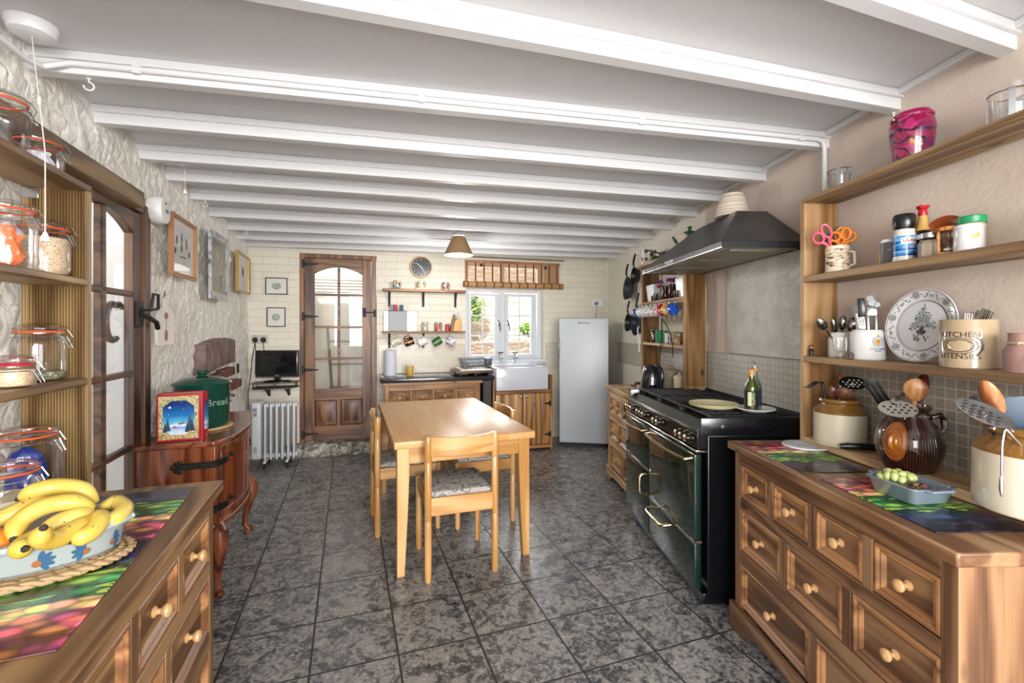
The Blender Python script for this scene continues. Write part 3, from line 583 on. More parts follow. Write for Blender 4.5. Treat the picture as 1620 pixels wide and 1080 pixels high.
def cdoor(x0, x1, z0, z1): return M().box(x0, x1, -.045, -.004, z0, z1, bev=.008, seg=3).done('oven_door', DG, ck)
XM = .475
dA = cdoor(.008, XM-.004, .085, .475); dB = cdoor(.008, XM-.004, .487, .752); dC = cdoor(XM+.004, CW-.008, .325, .752); dD = cdoor(XM+.004, CW-.008, .085, .313)
M().box(.008, XM-.004, -.047, -.006, .475, .487).box(XM+.004, CW-.008, -.047, -.006, .313, .325).done('chrome_strip', CHROME, ck)
for par, a, b in ((dB, .03, XM-.03), (dC, XM+.03, CW-.03)):
    n = 16; pts = [(a, -.045, .728)]+[(a+(b-a)*i/n, -.083-.022*math.sin(PI*i/n), .722) for i in range(n+1)]+[(b, -.045, .728)]
    M().tube(pts, .0085, 10).done('handle', BRASS, par)
def loop(cx, cz, w, h): return [(cx+x, -.078-.0*abs(x), cz+z) for x, z in [(-w+w*(1-math.cos(R_(a))), h-w+w*math.sin(R_(a))) for a in (0, 30, 60, 90)]]
def dhandle(x, z0, z1): return M().tube([(x, -.045, z1), (x, -.080, z1-.004), (x, -.092, z1-.02), (x, -.094, (z0+z1)/2), (x, -.092, z0+.02), (x, -.080, z0+.004), (x, -.045, z0)], .0085, 10)
dhandle(XM-.035, .32, .45).done('handle', BRASS, dA)
M().tube([(.55, -.045, .286), (.552, -.085, .280), (.58, -.100, .275), (.68, -.104, .275), (.78, -.100, .275), (.808, -.085, .280), (.81, -.045, .286)], .0085, 10).done('handle', BRASS, dD)
# grates and burners
def grate(x0, x1, y0, y1):
    m = M(); z = .932; r = .0065
    m.tube([(x0, y0, z), (x1, y0, z), (x1, y1, z), (x0, y1, z)], r, 6, True)
    for i in range(1, 5):
        x = x0+(x1-x0)*i/5; m.tube([(x, y0, z), (x, y1, z)], r, 6)
    for i in (1, 2, 3): y = y0+(y1-y0)*i/4; m.tube([(x0, y, z), (x1, y, z)], r*.85, 6)
    for x in (x0+.01, x1-.01):
        for y in (y0+.01, y1-.01): m.box(x-.008, x+.008, y-.008, y+.008, .904, .93)
    return m
gx = [.035, .375, .715, 1.065]
for i in range(3):
    grate(gx[i]+.006, gx[i+1]-.006, .055, CD-.09).done('grate', GRIL, ck)
for x in (.12, .29, .46, .63, .80, .97):
    for y in (.13, .34):
        M().at((x, y, .905)).lathe([(.045, 0), (.045, .008), (.032, .010), (.034, .018), (.028, .021), (0, .021)], 20).done('burner', BLACKM, ck)
m = M()
for i in range(46): x = .03+i*.0226; m.box(x, x+.012, CD-.055, CD-.005, .905, .925)
m.box(.02, CW-.02, CD-.006, CD, .90, .942).done('vent_grille', BLACKM, ck)
M().at((CW, .10, .885), (0, PI/2, 0)).lathe([(.011, 0), (.011, .002), (.004, .003), (0, .003)], 14).done('screw_cap', STEEL, ck)
# ---- extractor hood
hd = root('extractor_hood', 'black pyramid cooker hood above the range', 'hood', RF, (1.16, 3.30, 0), -90)
HB = plain('#303033', .28, .3, spec=.6); L_, Dh = 1.13, .445
m = M(); z0, z1, z2 = 1.765, 1.80, 2.035
vs = [(0, 0, z0), (L_, 0, z0), (L_, Dh, z0), (0, Dh, z0), (0, 0, z1), (L_, 0, z1), (L_, Dh, z1), (0, Dh, z1), (.33, .265, z2), (.79, .265, z2), (.79, Dh, z2), (.33, Dh, z2)]
m._new(vs, [(0, 1, 5, 4), (1, 2, 6, 5), (2, 3, 7, 6), (3, 0, 4, 7), (4, 5, 9, 8), (5, 6, 10, 9), (6, 7, 11, 10), (7, 4, 8, 11), (8, 9, 10, 11)])
m.done('canopy', HB, hd, bev=.003)
m = M().box(.0, L_, -.002, .0, z0, z0+.006).done('chrome_edge', STEEL, hd)
M().box(.015, L_-.015, .02, Dh-.01, z0+.004, z0+.008).done('underside', plain('#a8a294', .4, .5), hd)
for i in range(3): M().box(.10+i*.33, .10+i*.33+.30, .08, .38, z0-.004, z0+.004).done('grease_filter', plain('#8f8a7c', .5, .6), hd, bev=.002)
M().box(.02, L_-.02, Dh-.05, Dh-.02, z0-.006, z0+.003).done('rear_rail', STEEL, hd)
for i in range(6): M().box(.42+i*.022, .432+i*.022, -.004, .0, z0+.022, z0+.030).done('button', WHITE, hd)
box('display', WHITE, hd, .44, .54, -.004, .0, z0+.012, z0+.018, bev=0); box('badge', WHITE, hd, .012, .045, -.003, 0, z0+.008, z0+.024, bev=0)
# ---- fridge
fg = root('fridge', 'tall pale grey fridge standing at the back right corner', 'fridge', WF, (.825, 5.275, 0), -9.5)
FR = plain('#bfc6cd', .38, spec=.5); FR2 = plain('#aab1b8', .45)
M().box(-.28, .28, .05, .44, .035, 1.485).done('body', FR2, fg, bev=.006)
M().box(-.28, .28, 0, .048, .05, 1.485, bev=.010, seg=3).done('door', FR, fg)
M().box(-.292, -.280, -.012, .03, 1.02, 1.27, bev=.004).done('handle', DSTEEL, fg)
M().box(-.25, .25, .02, .42, 0, .035).done('foot_plinth', BLACKM, fg)
text('badge', 'Blomberg', .034, plain('#1a1f2a', .4), fg, (0, -.0015, 1.435))
# ---- oil radiator
rd = root('oil_radiator', 'white oil-filled radiator on castors under the television shelf', 'heater', BF, (.115, -.30, 0))
OW = plain('#d5d8dc', .3)
M().box(-.02, .065, -.085, .085, .085, .645, bev=.018, seg=3).done('control_housing', OW, rd)
for i in range(6):
    x = .098+i*.052
    m = M().box(x-.009, x+.009, -.075, .075, .075, .625, bev=.006); m.cyl((x-.022, -.0, .10), (x+.022, 0, .10), .022).cyl((x-.022, -.0, .60), (x+.022, 0, .60), .022); m.box(x-.003, x+.003, -.085, .085, .12, .59)
    m.done('fin', OW, rd)
for x in (.10, .30):
    m = M().box(x-.012, x+.012, -.115, .115, .05, .068, bev=.004).done('foot_bar', plain('#e0e0e0', .4), rd)
    for y in (-.10, .10):
        M().cyl((x-.012, y, .025), (x+.012, y, .025), .025).box(x-.005, x+.005, y-.012, y+.012, .03, .056).done('castor', BLACKM, rd)
for z in (.51, .555): box('vent_label', plain('#8d9096', .5), rd, -.005, .03, -.0865, -.0845, z, z+.035, bev=0)
for z in (.16, .18, .20): box('switch', plain('#55585c', .5), rd, .0, .03, -.0865, -.0845, z, z+.008, bev=0)
# ---- worktop, sink, sink cabinet
wt = tag(put(M().box(1.30, 2.487, -.605, -.01, .818, .858, bev=.004).done('worktop', plain('#2f3238', .15, spec=.6, var=.3)), BF, (0, 0, 0)), 'dark slate worktop on the chest between the back door and the sink', 'worktop')
sk = root('belfast_sink', 'large white ceramic butler sink under the window', 'sink', BF, (2.82, -.55, 0))
CER = plain('#c6cad3', .12, coat=.3)
m = M(); 
def rr(x0, x1, y0, y1, z0, z1, **k): m.box(x0, x1, y0, y1, z0, z1, **k)
rr(-.303, .305, -.012, .034, .685, .938, bev=.010); rr(-.305, .305, .40, .445, .685, .938, bev=.010); rr(-.305, -.262, .03, .41, .685, .938, bev=.008); rr(.262, .305, .03, .41, .685, .938, bev=.008); rr(-.28, .28, .02, .42, .685, .72)
m.done('basin', CER, sk)
M().at((0, .22, .72)).lathe([(.04, 0), (.04, .003), (.02, .004), (0, .001)], 18).done('drain', CHROME, sk)
for x in (2.705, 2.885):
    t = root('pillar_tap', 'chrome tap with ' + ('lever head left of the other behind the sink' if x < 2.8 else 'lever head right of the other behind the sink'), 'tap', BF, (x, -.06, .955), 0, 'taps behind the sink')
    M().lathe([(.022, .0), (.022, .012), (.012, .018), (.011, .10), (.014, .105), (.014, .12), (0, .12)], 16).done('body', CHROME, t); M().tube([(0, 0, .075), (0, -.05, .085), (0, -.09, .07), (0, -.095, .05)], [.010, .010, .009, .009]).done('spout', CHROME, t)
    m = M().tube([(-.025, -.02, .125), (.025, .01, .125)], .006).tube([(-.018, .018, .125), (.018, -.028, .125)], .006)
    for q in ((-.025, -.02), (.025, .01), (.018, -.028)): m.ball((q[0], q[1], .125), .009, 8, 6)
    m.done('cross_handle', BLACK, t)
sh_ = tag(put(M().box(2.30, 3.29, -.115, -.0105, .935, .9545, bev=.004).done('sill_shelf', WU), BF, (0, 0, 0)), 'white ledge behind the sink carrying the taps', 'ledge')
scb = root('sink_cabinet', 'plank-fronted pine cupboard below the white sink', 'cabinet', BF, (2.49, -.53, 0))
M().box(0, .020, 0, .52, 0, .845).box(.672, .70, 0, .52, 0, .845).box(.028, .672, .05, .52, .05, .68).done('carcass', W_MID['z'], scb, bev=.003)
M().box(.028, .672, 0, .03, .645, .682).box(.028, .672, 0, .03, .02, .055).done('rail', W_MID['x'], scb, bev=.003)
for x0, x1, hx in ((.032, .348, None), (.352, .668, 1)):
    dr = root('door', '', '', WF, (0, 0, 0)); 
    for kx in ('label', 'category'): del dr[kx]
    dr.parent = scb; dr.location = (0, 0, 0); dr.rotation_euler = (0, 0, 0)
    m = M(); n = 3
    for i in range(n): a = x0+(x1-x0)*i/n; m.box(a+.0015, a+(x1-x0)/n-.0015, .004, .024, .062, .64, bev=.003)
    m.done('plank_panel', W_MID['z'], dr)
    kx = x1-.03 if hx is None else x0+.03
    knob_mesh(M(), kx, .615, .004, .015).done('knob', plain('#b8b4a8', .25, .9), dr)
    if hx:
        for z in (.52, .17): M().prism([(x1-.085, z), (x1-.01, z-.016), (x1-.01, z+.016)], -.002, .004, 'y').box(x1-.01, x1+.012, -.005, .004, z-.03, z+.03).done('hinge', IRON, dr)
dkx = tag(put(M().box(2.385, 2.475, -.50, -.05, .0, .80).done('end_panel', plain('#3a3835', .5), bev=.003), BF, (0, 0, 0)), 'dark narrow panel filling the gap between pine chest and sink cupboard', 'panel')
# ============================================================ CEILING FITTINGS
def on_beam(i, dist): A, an, L = BEAMS[i]; return Vector((A.x+math.cos(an)*dist, A.y+math.sin(an)*dist, 0)), an
# conduit clipped along the third beam and down the right wall
A, an, L = BEAMS[3]; nx_, ny_ = math.sin(an), -math.cos(an)
def bp(d, off, z): return (A.x+math.cos(an)*d+nx_*off, A.y+math.sin(an)*d+ny_*off, z)
e = RF.w(1.598, 2.07)
pts = [LF.w(-.945, 1.40, 2.205), LF.w(-.945, 1.72, 2.205), LF.w(-.945, 1.84, 2.205), LF.w(-.93, 1.90, 2.215), bp(.14, .058, 2.248), bp(.25, .058, 2.249), bp(L-.16, .058, 2.249), bp(L-.09, .060, 2.249), bp(L-.066, .061, 2.238), bp(L-.056, .061, 2.21), bp(L-.056, .061, 1.99)]
cdt = tag(M().tube(pts, .0105, 12).done('cable_conduit', WPAINT), 'white painted cable pipe clipped along a ceiling beam and down the right wall', 'pipe')
for d in (.33, 1.28, 2.2, L-.18):
    p = bp(d, .055, 2.249); M().at(p, (0, 0, an)).box(-.012, .012, -.010, .008, -.014, .014, bev=.003).done('clip', WPAINT, cdt)
def hook(i, d, lab):
    p, a_ = on_beam(i, d); m = M(); c_ = [(0, 0, 0), (0, 0, -.012)]+[(.014*math.sin(R_(t)), 0, -.026+.014*math.cos(R_(t))) for t in range(0, 271, 30)]
    m.tube(c_, .0028, 8).cyl((0, 0, 0), (0, 0, -.004), .006); return tag(m.done('ceiling_hook', WPAINT, loc=(p.x+.02*math.sin(a_), p.y-.02*math.cos(a_), 2.2205), rot=(0, 0, a_+.3)), lab, 'hook', 'white hooks under the beams')
hook(3, .17, 'white cup hook under the beam nearest the pull cord'); hook(7, .10, 'small white cup hook under a beam further down the left side')
hook(2, L-.15, 'white cup hook at the right-hand end of a near beam'); hook(9, .16, 'tiny white hook at the far left end of the beams')
def pull_switch(lab, p, r, path):
    t = root('pull_cord_switch', lab, 'ceiling switch', WF, (p[0], p[1], 2.291), 0, 'pull cord ceiling switches')
    M().at((0, 0, -r*.62)).lathe([(r*.55, -.001), (r*.62, 0), (r*.86, r*.08), (r*1.0, r*.5), (r*1.0, r*.62)], 36).done('rose', plain('#e8e8ea', .35), t)
    path = [(0, 0, -r*.6)]+path; M().tube(path, .0014, 6).done('cord', plain('#e5dfcb', .6), t)
    q = Vector(path[0]).lerp(Vector(path[1]), .6); M().at(q).lathe([(.002, -.014), (.0042, -.012), (.0042, .010), (.002, .012)], 10).done('connector', plain('#ddd6c0', .5), t)
    e = path[-1]; M().at((e[0], e[1], e[2]-.022)).lathe([(.0105, 0), (.0095, .008), (.005, .022), (.002, .026)], 14).done('bell_pull', plain('#f4f4f2', .3), t)
pull_switch('large white ceiling pull switch with long cord at the near left corner', (-1.452, 1.386), .062, [(.192, -.150, -.438), (.196, -.153, -.46), (.196, -.153, -.665)])
pull_switch('small white ceiling pull switch beyond the lintel on the left', (-1.80, 2.52), .045, [(.002, 0, -.09), (.003, 0, -.16)])
# pendant lamp shade
lp = root('pendant_lamp', 'beige conical lampshade hanging near the back beams', 'lamp', WF, (-.50, 4.30, 2.292))
LAMPM = plain('#9c7f5f', .6)
M().at((0, 0, -.055)).lathe([(.055, 0), (.02, .05), (.008, .054)], 20).done('rose', WHITE, lp)
M().cyl((0, 0, -.06), (0, 0, .0), .004).done('flex', WHITE, lp)
m = M().at((0, 0, -.235)).lathe([(.137, 0), (.058, .175), (.056, .175), (.134, .0)], 36, False).done('shade', LAMPM, lp)
M().at((0, 0, -.19)).ball((0, 0, 0), (.03, .03, .035)).lathe([(.014, .03), (.014, .075), (0, .075)], 12).done('bulb', plain('#f4efe2', .3), lp)
# ============================================================ LEFT WALL
al = root('carbon_monoxide_alarm', 'round white alarm on the left wall beside the lintel', 'alarm', LF, (-.935, 2.86, 1.985))
M().at((0, 0, 0), (0, PI/2, 0)).lathe([(.066, -.03), (.072, .0), (.072, .022), (.066, .036), (.05, .038), (0, .038)], 36).done('housing', plain('#e4e4e2', .4), al)
box('display', plain('#6b6f70', .3), al, .0375, .0395, -.012, .03, -.012, .006); M().at((.038, -.01, .035), (0, PI/2, 0)).lathe([(.006, 0), (.006, .002), (0, .002)], 12).done('button', BLACKM, al)
def picture(name, lab, F, p, rz, wd, ht, fw, fm, inner, tilt=0, dep=.018):
    """local x = width, facing -y, origin at the lower centre of the back"""
    t = root(name, lab, 'picture', F, p, rz); t.rotation_euler.x = R_(tilt)
    M().rings(-wd/2, wd/2, 0, ht, [(0, 0), (0, -dep), (fw*.5, -dep-.002), (fw, -dep+.004), (fw, -.004)], True).done('frame', fm, t)
    box('mount', plain('#dcdad4', .7), t, -wd/2+fw, wd/2-fw, -.007, -.004, fw, ht-fw, bev=0)
    inner(t, wd, ht, fw); M().box(-wd/2+fw*.8, wd/2-fw*.8, -.0105, -.0095, fw*.8, ht-fw*.8).done('glass', glass_mat('picture_glass', (1, 1, 1, 1), .05, fk=.12), t); return t
def flat(name, mat, t, x0, x1, z0, z1, y=-.0075): return M().box(x0, x1, y-.0006, y, z0, z1).done(name, mat, t)
INK = plain('#6a5346', .7)
def feathers(t, wd, ht, fw):
    flat('print', plain('#cfd2d4', .7), t, -wd*.27, wd*.27, ht*.2, ht*.8)
    for x, z, a, l in ((-.10, .60, .1, .055), (-.02, .66, 0, .07), (.06, .60, -.1, .075), (-.02, .50, 0, .055), (-.12, .42, .1, .04), (.11, .44, -.1, .045)):
        M().at((x*wd/.42, -.0085, z*ht), (0, a, 0)).ball((0, 0, 0), (.014, .0006, l*.5), 12, 8).done('feather', INK, t)
    flat('caption', INK, t, -.05, .05, ht*.34, ht*.36, -.0082)
picture('framed_print', 'oak-framed feather print, nearest picture on the left wall', LF, (-.938, 3.225, 1.670), 90, .43, .348, .020, plain('#a87a50', .4), feathers, dep=.024)
def stained(t, wd, ht, fw):
    n = NT('leaded_glass'); v = n.coords((1, 1, 1), rnd=False); x = n.n('ShaderNodeTexVoronoi'); x.inputs['Scale'].default_value = 11; n.l(v, x.inputs['Vector']); hue = n.n('ShaderNodeSeparateColor'); n.l(x.outputs['Color'], hue.inputs[0])
    c_ = n.ramp(hue.outputs[0], [(0, '#3c3a2c'), (.25, '#6d6845'), (.5, '#4a2f22'), (.7, '#8a8767'), (.9, '#2b2622')], 'CONSTANT'); e = n.vor(v, 11, 'DISTANCE_TO_EDGE'); n.set(n.mix(n.math('LESS_THAN', e, .025), c_, col('#22201e')), .15)
    flat('leaded_panel', n.m, t, -wd/2+fw, wd/2-fw, fw, ht-fw)
    for z in (.12, .88): flat('gold_band', plain('#a89a4e', .3), t, -wd/2+fw, wd/2-fw, ht*z-.003, ht*z+.003, -.0085)
MOTTLE = spots('silver_mottled_tile', '#b6b7bb', ['#8d8a98', '#d6d8dc', '#6e6573', '#c2c6cc'], 26, .5, .3)
picture('stained_glass_panel', 'tall leaded glass panel in a silver mosaic frame on the left wall', LF, (-.938, 4.03, 1.585), 90, .50, .50, .05, MOTTLE, stained, dep=.016)
def botan(t, wd, ht, fw):
    flat('print', plain('#d9d8d2', .7), t, -wd*.3, wd*.3, ht*.12, ht*.88); M().at((0, -.0085, ht*.55)).ball((0, 0, 0), (.05, .0006, .045), 12, 8).cyl((0, 0, -.05), (0, 0, -.005), .003).done('flower_motif', plain('#7b5a50', .7), t)
picture('gilt_framed_print', 'thin gilt-framed print, furthest picture on the left wall', LF, (-.938, 4.86, 1.70), 90, .52, .36, .018, plain('#b08f4a', .3, .7), botan, dep=.022)
def sketch(t, wd, ht, fw):
    M().at((0, -.0085, ht*.5)).ball((0, 0, 0), (wd*.22, .0006, ht*.2), 14, 8).done('landscape_sketch', spots('ink_sketch', '#aab2a8', ['#3d4a45', '#6b7770', '#c7ccc4', '#87918a'], 90, .45, .7), t)
picture('small_framed_sketch', 'small black-framed landscape sketch, upper of the pair by the back door', BF, (.251, -.004, 1.731), 0, .212, .178, .009, BLACKM, sketch, dep=.012)
picture('small_framed_sketch', 'small black-framed sketch of rocks, lower of the pair by the back door', BF, (.248, -.004, 1.388), 0, .18, .205, .009, BLACKM, sketch, dep=.012)
# hanging chopping board
cb_ = root('hanging_board', 'small whitewashed chopping board with printed motif hung on the left wall', 'board', LF, (-.930, 2.915, 1.28), 76); cb_.scale = (1.2, 1, 1.05)
m = M(); pl = [(-.055, 0), (.055, 0), (.06, .01), (.06, .15), (.04, .185), (.014, .20), (.014, .24), (-.014, .24), (-.014, .20), (-.04, .185), (-.06, .15), (-.06, .01)]
m.prism(pl, -.016, 0, 'y').done('board', plain('#d9d4cb', .6, var=.08), cb_, bev=.003)
M().tube([(.0, -.004, .235), (-.006, -.012, .26), (.004, -.006, .275), (.012, .0, .262), (0, -.004, .235)], .0022, 6).done('cord_loop', plain('#6b4a38', .7), cb_)
m = M().ball((0, -.0165, .05), (.012, .0012, .03), 10, 6).ball((0, -.0165, .15), (.014, .0012, .018), 10, 6).tube([(0, -.0168, .06), (0, -.0168, .15)], .0014, 5); m.done('painted_motif', plain('#8f6b6b', .6), cb_)
# bricks of the old fireplace arch
BRK = plain('#85706a', .75, var=.45, b=.8, bs=25)
ab = struct(root('trim_arch_bricks', 'remains of a brick arch set in the rough left wall above the bread bin', 'brickwork', LF, (-.975, 3.68, 0)))
for i in range(11):
    u = i/10; y = .02+.82*u; h0 = 1.045+.035*math.sin(PI*u*.6); h1 = 1.245+.05*math.sin(PI*(u*.7+.1))
    M().box(-.03, .048+.008*random.random(), y-.034, y+.034, h0, h1, bev=.010).done('brick', BRK, ab)
for y, z, l in ((.02, .95, .30), (.34, .95, .36), (.70, .93, .30), (.20, 1.03, .30), (.52, 1.045, .36)):
    M().box(-.03, .045+.03*(z < 1), y, y+l, z-.075, z-.005, bev=.008).done('brick', plain('#7d5044', .75, var=.4, b=.8, bs=25), ab)
box('iron_hook_plate', IRON, ab, .045, .06, .93, .96, .98, 1.06)
# ---- green bread bin on a woven mat, and the tin
mt = tag(M().lathe([(.150, 0), (.155, .006), (.150, .012), (0, .012)], 40).done('woven_mat', plain('#c9a878', .8, b=1, bs=120)), 'round woven mat under the green bread bin', 'mat'); put(mt, LF, (-.795, 3.085, .8005))
bb = root('bread_bin', 'dark green enamel bread bin with lid on the corner cabinet', 'bread bin', LF, (-.795, 3.085, .813)); GE = plain('#0d4034', .12, coat=.5)
M().lathe([(.128, 0), (.135, .008), (.138, .235), (.141, .24), (.141, .247)], 44).done('bin', GE, bb)
ld = M().at((0, 0, .244)).lathe([(.148, -.006), (.150, .0), (.146, .006), (.10, .030), (.04, .040), (.03, .042)], 44).done('lid', GE, bb)
M().at((0, 0, .284)).lathe([(.026, 0), (.024, .008), (.036, .018), (.037, .028), (.030, .034), (0, .035)], 30).done('lid_knob', GE, ld)
M().tube([(.135, .03, .17), (.155, .03, .165), (.160, 0, .16), (.155, -.03, .165), (.135, -.03, .17)], .004).cyl((.138, .03, .13), (.138, -.03, .13), .004).done('handle', BLACKM, bb)
text('lettering', 'Bread', .055, plain('#8aa093', .4), bb, (0, 0, .14), cyl_r=.1383, ang=R_(48))
xt = root('book_shaped_tin', 'red book-shaped tin with a snowy night scene, standing on the corner cabinet', 'tin', WF, (-1.590, 2.350, .8015), 25); xt.scale = (1.15, 1.25, 1)
RD = plain('#9c1420', .25)
M().box(-.165, .0, 0, .005, 0, .24).box(-.165, 0, .075, .08, 0, .24).box(-.165, -.158, .005, .075, .0, .24, bev=0).done('cover', RD, xt, bev=.002)
m = M(); n = 8; ar = [(0+.016*math.cos(R_(a)), .04+.040*math.sin(R_(a))) for a in range(-90, 91, 20)]; m.prism(ar+[(-.004, .08), (-.004, 0)], 0, .24).done('spine', RD, xt)
M().box(-.158, -.002, .006, .074, .004, .234).done('pages', plain('#d9cfa8', .4), xt)
GOLD = spots('gold_filigree', '#b8a974', ['#6e5a2c', '#a8873e', '#40351f', '#e0dcc8'], 210, .5, .3)
flat('filigree_border', GOLD, xt, -.158, -.012, .012, .228, -.0004)
def oct_(x0, x1, z0, z1, c_): return [(x0+c_, z0), (x1-c_, z0), (x1, z0+c_), (x1, z1-c_), (x1-c_, z1), (x0+c_, z1), (x0, z1-c_), (x0, z0+c_)]
n_ = NT('night_sky_scene'); tcn = n_.coords(rnd=False); sx = n_.n('ShaderNodeSeparateXYZ'); n_.l(tcn, sx.inputs[0]); zz = n_.math('ADD', sx.outputs[2], n_.math('MULTIPLY', n_.noise(tcn, 28, 3), .035))
cc_ = n_.ramp(n_.math('MULTIPLY', zz, 4.2), [(.18, '#e6eef8'), (.30, '#b9cdea'), (.36, '#7fa0cf'), (.42, '#dfe9f5'), (.47, '#5fb4d8'), (.62, '#1f6fb4'), (.85, '#0c2f6e'), (1, '#0a2458')])
st_ = n_.math('LESS_THAN', n_.vor(tcn, 60), .07); st_ = n_.math('MULTIPLY', st_, n_.math('GREATER_THAN', sx.outputs[2], .13)); n_.set(n_.mix(st_, cc_, (1, 1, 1, 1)), .2); NIGHT = n_.m
pic = M().prism(oct_(-.142, -.028, .035, .205, .03), -.0016, -.001, 'y').done('night_scene', NIGHT, xt)
m = M()
for x, z, h in ((-.125, .055, .07), (-.135, .05, .05), (-.045, .05, .09), (-.036, .05, .07), (-.055, .045, .05)): m.prism([(x-h*.16, z), (x+h*.16, z), (x, z+h)], -.0022, -.0017, 'y')
m.done('fir_trees', plain('#1c3a55', .4), pic)
m = M()
for x, z in ((-.08, .085), (-.07, .088), (-.10, .07)): m.prism([(x-.006, z), (x+.006, z), (x+.006, z+.005), (x, z+.009), (x-.006, z+.005)], -.0022, -.0017, 'y')
m.done('cottages', plain('#8c3a2e', .4), pic)
M().prism([(-.117, .165), (-.115, .170), (-.110, .172), (-.115, .174), (-.117, .182), (-.119, .174), (-.124, .172), (-.119, .170)], -.0022, -.0017, 'y').done('star', plain('#ffffff', .3), pic)
m = M(); vs = [(.0165*math.cos(R_(a)), .04+.0405*math.sin(R_(a)), z) for z in (.05, .20) for a in range(-60, 61, 12)]; m._new(vs, [(i, i+1, i+12, i+11) for i in range(10)]); m.done('spine_scene', NIGHT, xt)
# ============================================================ LEFT SHELF UNIT
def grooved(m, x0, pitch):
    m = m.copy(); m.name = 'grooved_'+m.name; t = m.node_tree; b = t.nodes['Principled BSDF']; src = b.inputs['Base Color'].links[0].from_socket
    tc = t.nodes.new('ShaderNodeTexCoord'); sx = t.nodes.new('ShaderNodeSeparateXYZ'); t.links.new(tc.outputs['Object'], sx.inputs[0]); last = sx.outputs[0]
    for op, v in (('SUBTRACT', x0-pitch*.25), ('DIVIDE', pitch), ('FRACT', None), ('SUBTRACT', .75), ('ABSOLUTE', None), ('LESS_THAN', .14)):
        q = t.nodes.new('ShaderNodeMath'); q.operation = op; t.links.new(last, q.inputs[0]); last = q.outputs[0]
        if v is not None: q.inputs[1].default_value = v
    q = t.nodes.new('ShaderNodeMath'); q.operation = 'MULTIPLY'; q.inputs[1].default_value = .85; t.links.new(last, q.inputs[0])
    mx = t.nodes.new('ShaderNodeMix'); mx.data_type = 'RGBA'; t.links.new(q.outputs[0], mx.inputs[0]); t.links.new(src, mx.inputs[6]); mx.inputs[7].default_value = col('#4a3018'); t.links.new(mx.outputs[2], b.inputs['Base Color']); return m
GROOVE = lambda x0, x1, y0, y1, n: [(x0, y0)]+[(x0+(x1-x0)*(i+.5*k)/n, y0+(.0075 if k == 1 and 1 < i < n-1 else 0)) for i in range(n) for k in (0, 1)][1:]+[(x1, y0), (x1, y1), (x0, y1)]
lu = root('wall_shelf_unit', 'open pine shelves with jars against the left wall', 'shelf unit', LF, (0, 0, 0))
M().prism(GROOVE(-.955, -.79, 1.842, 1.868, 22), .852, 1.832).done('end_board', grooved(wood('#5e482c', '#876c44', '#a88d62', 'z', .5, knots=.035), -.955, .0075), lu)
for z in (1.832, 1.528, 1.212): box('shelf', W_SH['y'], lu, -.955, -.788, .55, 1.842+(.026 if z > 1.8 else 0), z-.022, z, bev=.004)
box('bracket', STEEL, lu, -.953, -.91, 1.8385, 1.8415, 1.775, 1.808)
SEALO = plain('#d2552a', .45); SEALR = plain('#b02038', .45)
def jar(lab, F, p, r, h, fill=None, fh=.7, seal=SEALO, body='round', rz=0, neck=.82, group='clip-top glass jars'):
    t = root('storage_jar', lab, 'jar', F, p, rz, group); hb = h-.035
    prof = [(r*.86, 0), (r*.97, .006), (r, .02), (r, hb*.78), (r*.96, hb*.86), (r*neck, hb*.96), (r*neck, hb+.002)]
    M().lathe([(0, 0)]+prof, 32, False).done('body', GLASS, t)
    M().at((0, 0, hb)).lathe([(r*neck+.004, .003), (r*neck+.006, .008), (r*neck+.006, .016), (r*neck, .024), (r*.55, .030), (0, .032)], 32, False).lathe([(r*neck+.001, -.004), (r*neck+.008, -.001), (r*neck+.008, .002)], 32, False).done('lid', GLASS, t)
    M().at((0, 0, hb+.0045)).tube([((r*neck+.005)*math.cos(2*PI*i/32), (r*neck+.005)*math.sin(2*PI*i/32), 0) for i in range(32)], .003, 6, True).done('rubber_seal', seal, t)
    q = r*neck+.009; ring = lambda z: [(q*math.cos(2*PI*i/24), q*math.sin(2*PI*i/24), z) for i in range(24)]
    m = M().tube(ring(hb-.012), .0011, 5, True).tube(ring(hb+.014), .0011, 5, True)
    m.tube([(q, 0, hb-.012), (q+.012, 0, hb-.03), (q+.02, .0, hb-.012), (q+.006, 0, hb+.012)], .0014, 6); m.tube([(q, -.012, hb-.01), (q+.016, -.008, hb-.045), (q+.016, .008, hb-.045), (q, .012, hb-.01)], .0014, 6); m.done('wire_clasp', STEEL, t)
    if fill:
        k = .965; z1 = hb*fh; pf = [(0, .005), (r*.86*k, .006), (r*k, .022), (r*k, z1-.01), (r*k*.9, z1), (0, z1+.004)]
        M().lathe(pf, 28, False).done('contents', fill, t)
    return t
RICE = spots('rice_grains', '#d3bda2', ['#c3a98a', '#e0ceb4', '#b79a7c', '#ddc7aa'], 170, .5, .7); HERB = spots('dried_leaves', '#8f9178', ['#5d6348', '#b3b59c', '#757a5c', '#c9c9b4'], 130, .5, .8)
OATS = spots('pale_oats', '#cdb696', ['#b89d7a', '#dcc9a8', '#c7ae8a', '#e3d3b6'], 200, .5, .7)
jar('squat jar with an orange seal on the top left shelf, plastic bag inside', LF, (-.868, 1.752, 1.8325), .057, .115)
jar('jar cut by the frame on the top left shelf', LF, (-.868, 1.60, 1.8325), .055, .17, neck=.8)
jar('jar of brown rice on the second left shelf', LF, (-.868, 1.78, 1.5285), .062, .172, RICE, .83)
jar('jar holding an orange packet on the second left shelf', LF, (-.868, 1.618, 1.5285), .062, .19)
jar('tall jar a quarter full of dried herbs on the third left shelf', LF, (-.875, 1.772, 1.2125), .062, .178, HERB, .20)
jar('short jar with a red seal and pale oats on the third left shelf', LF, (-.842, 1.595, 1.2125), .045, .092, OATS, .86, SEALR)
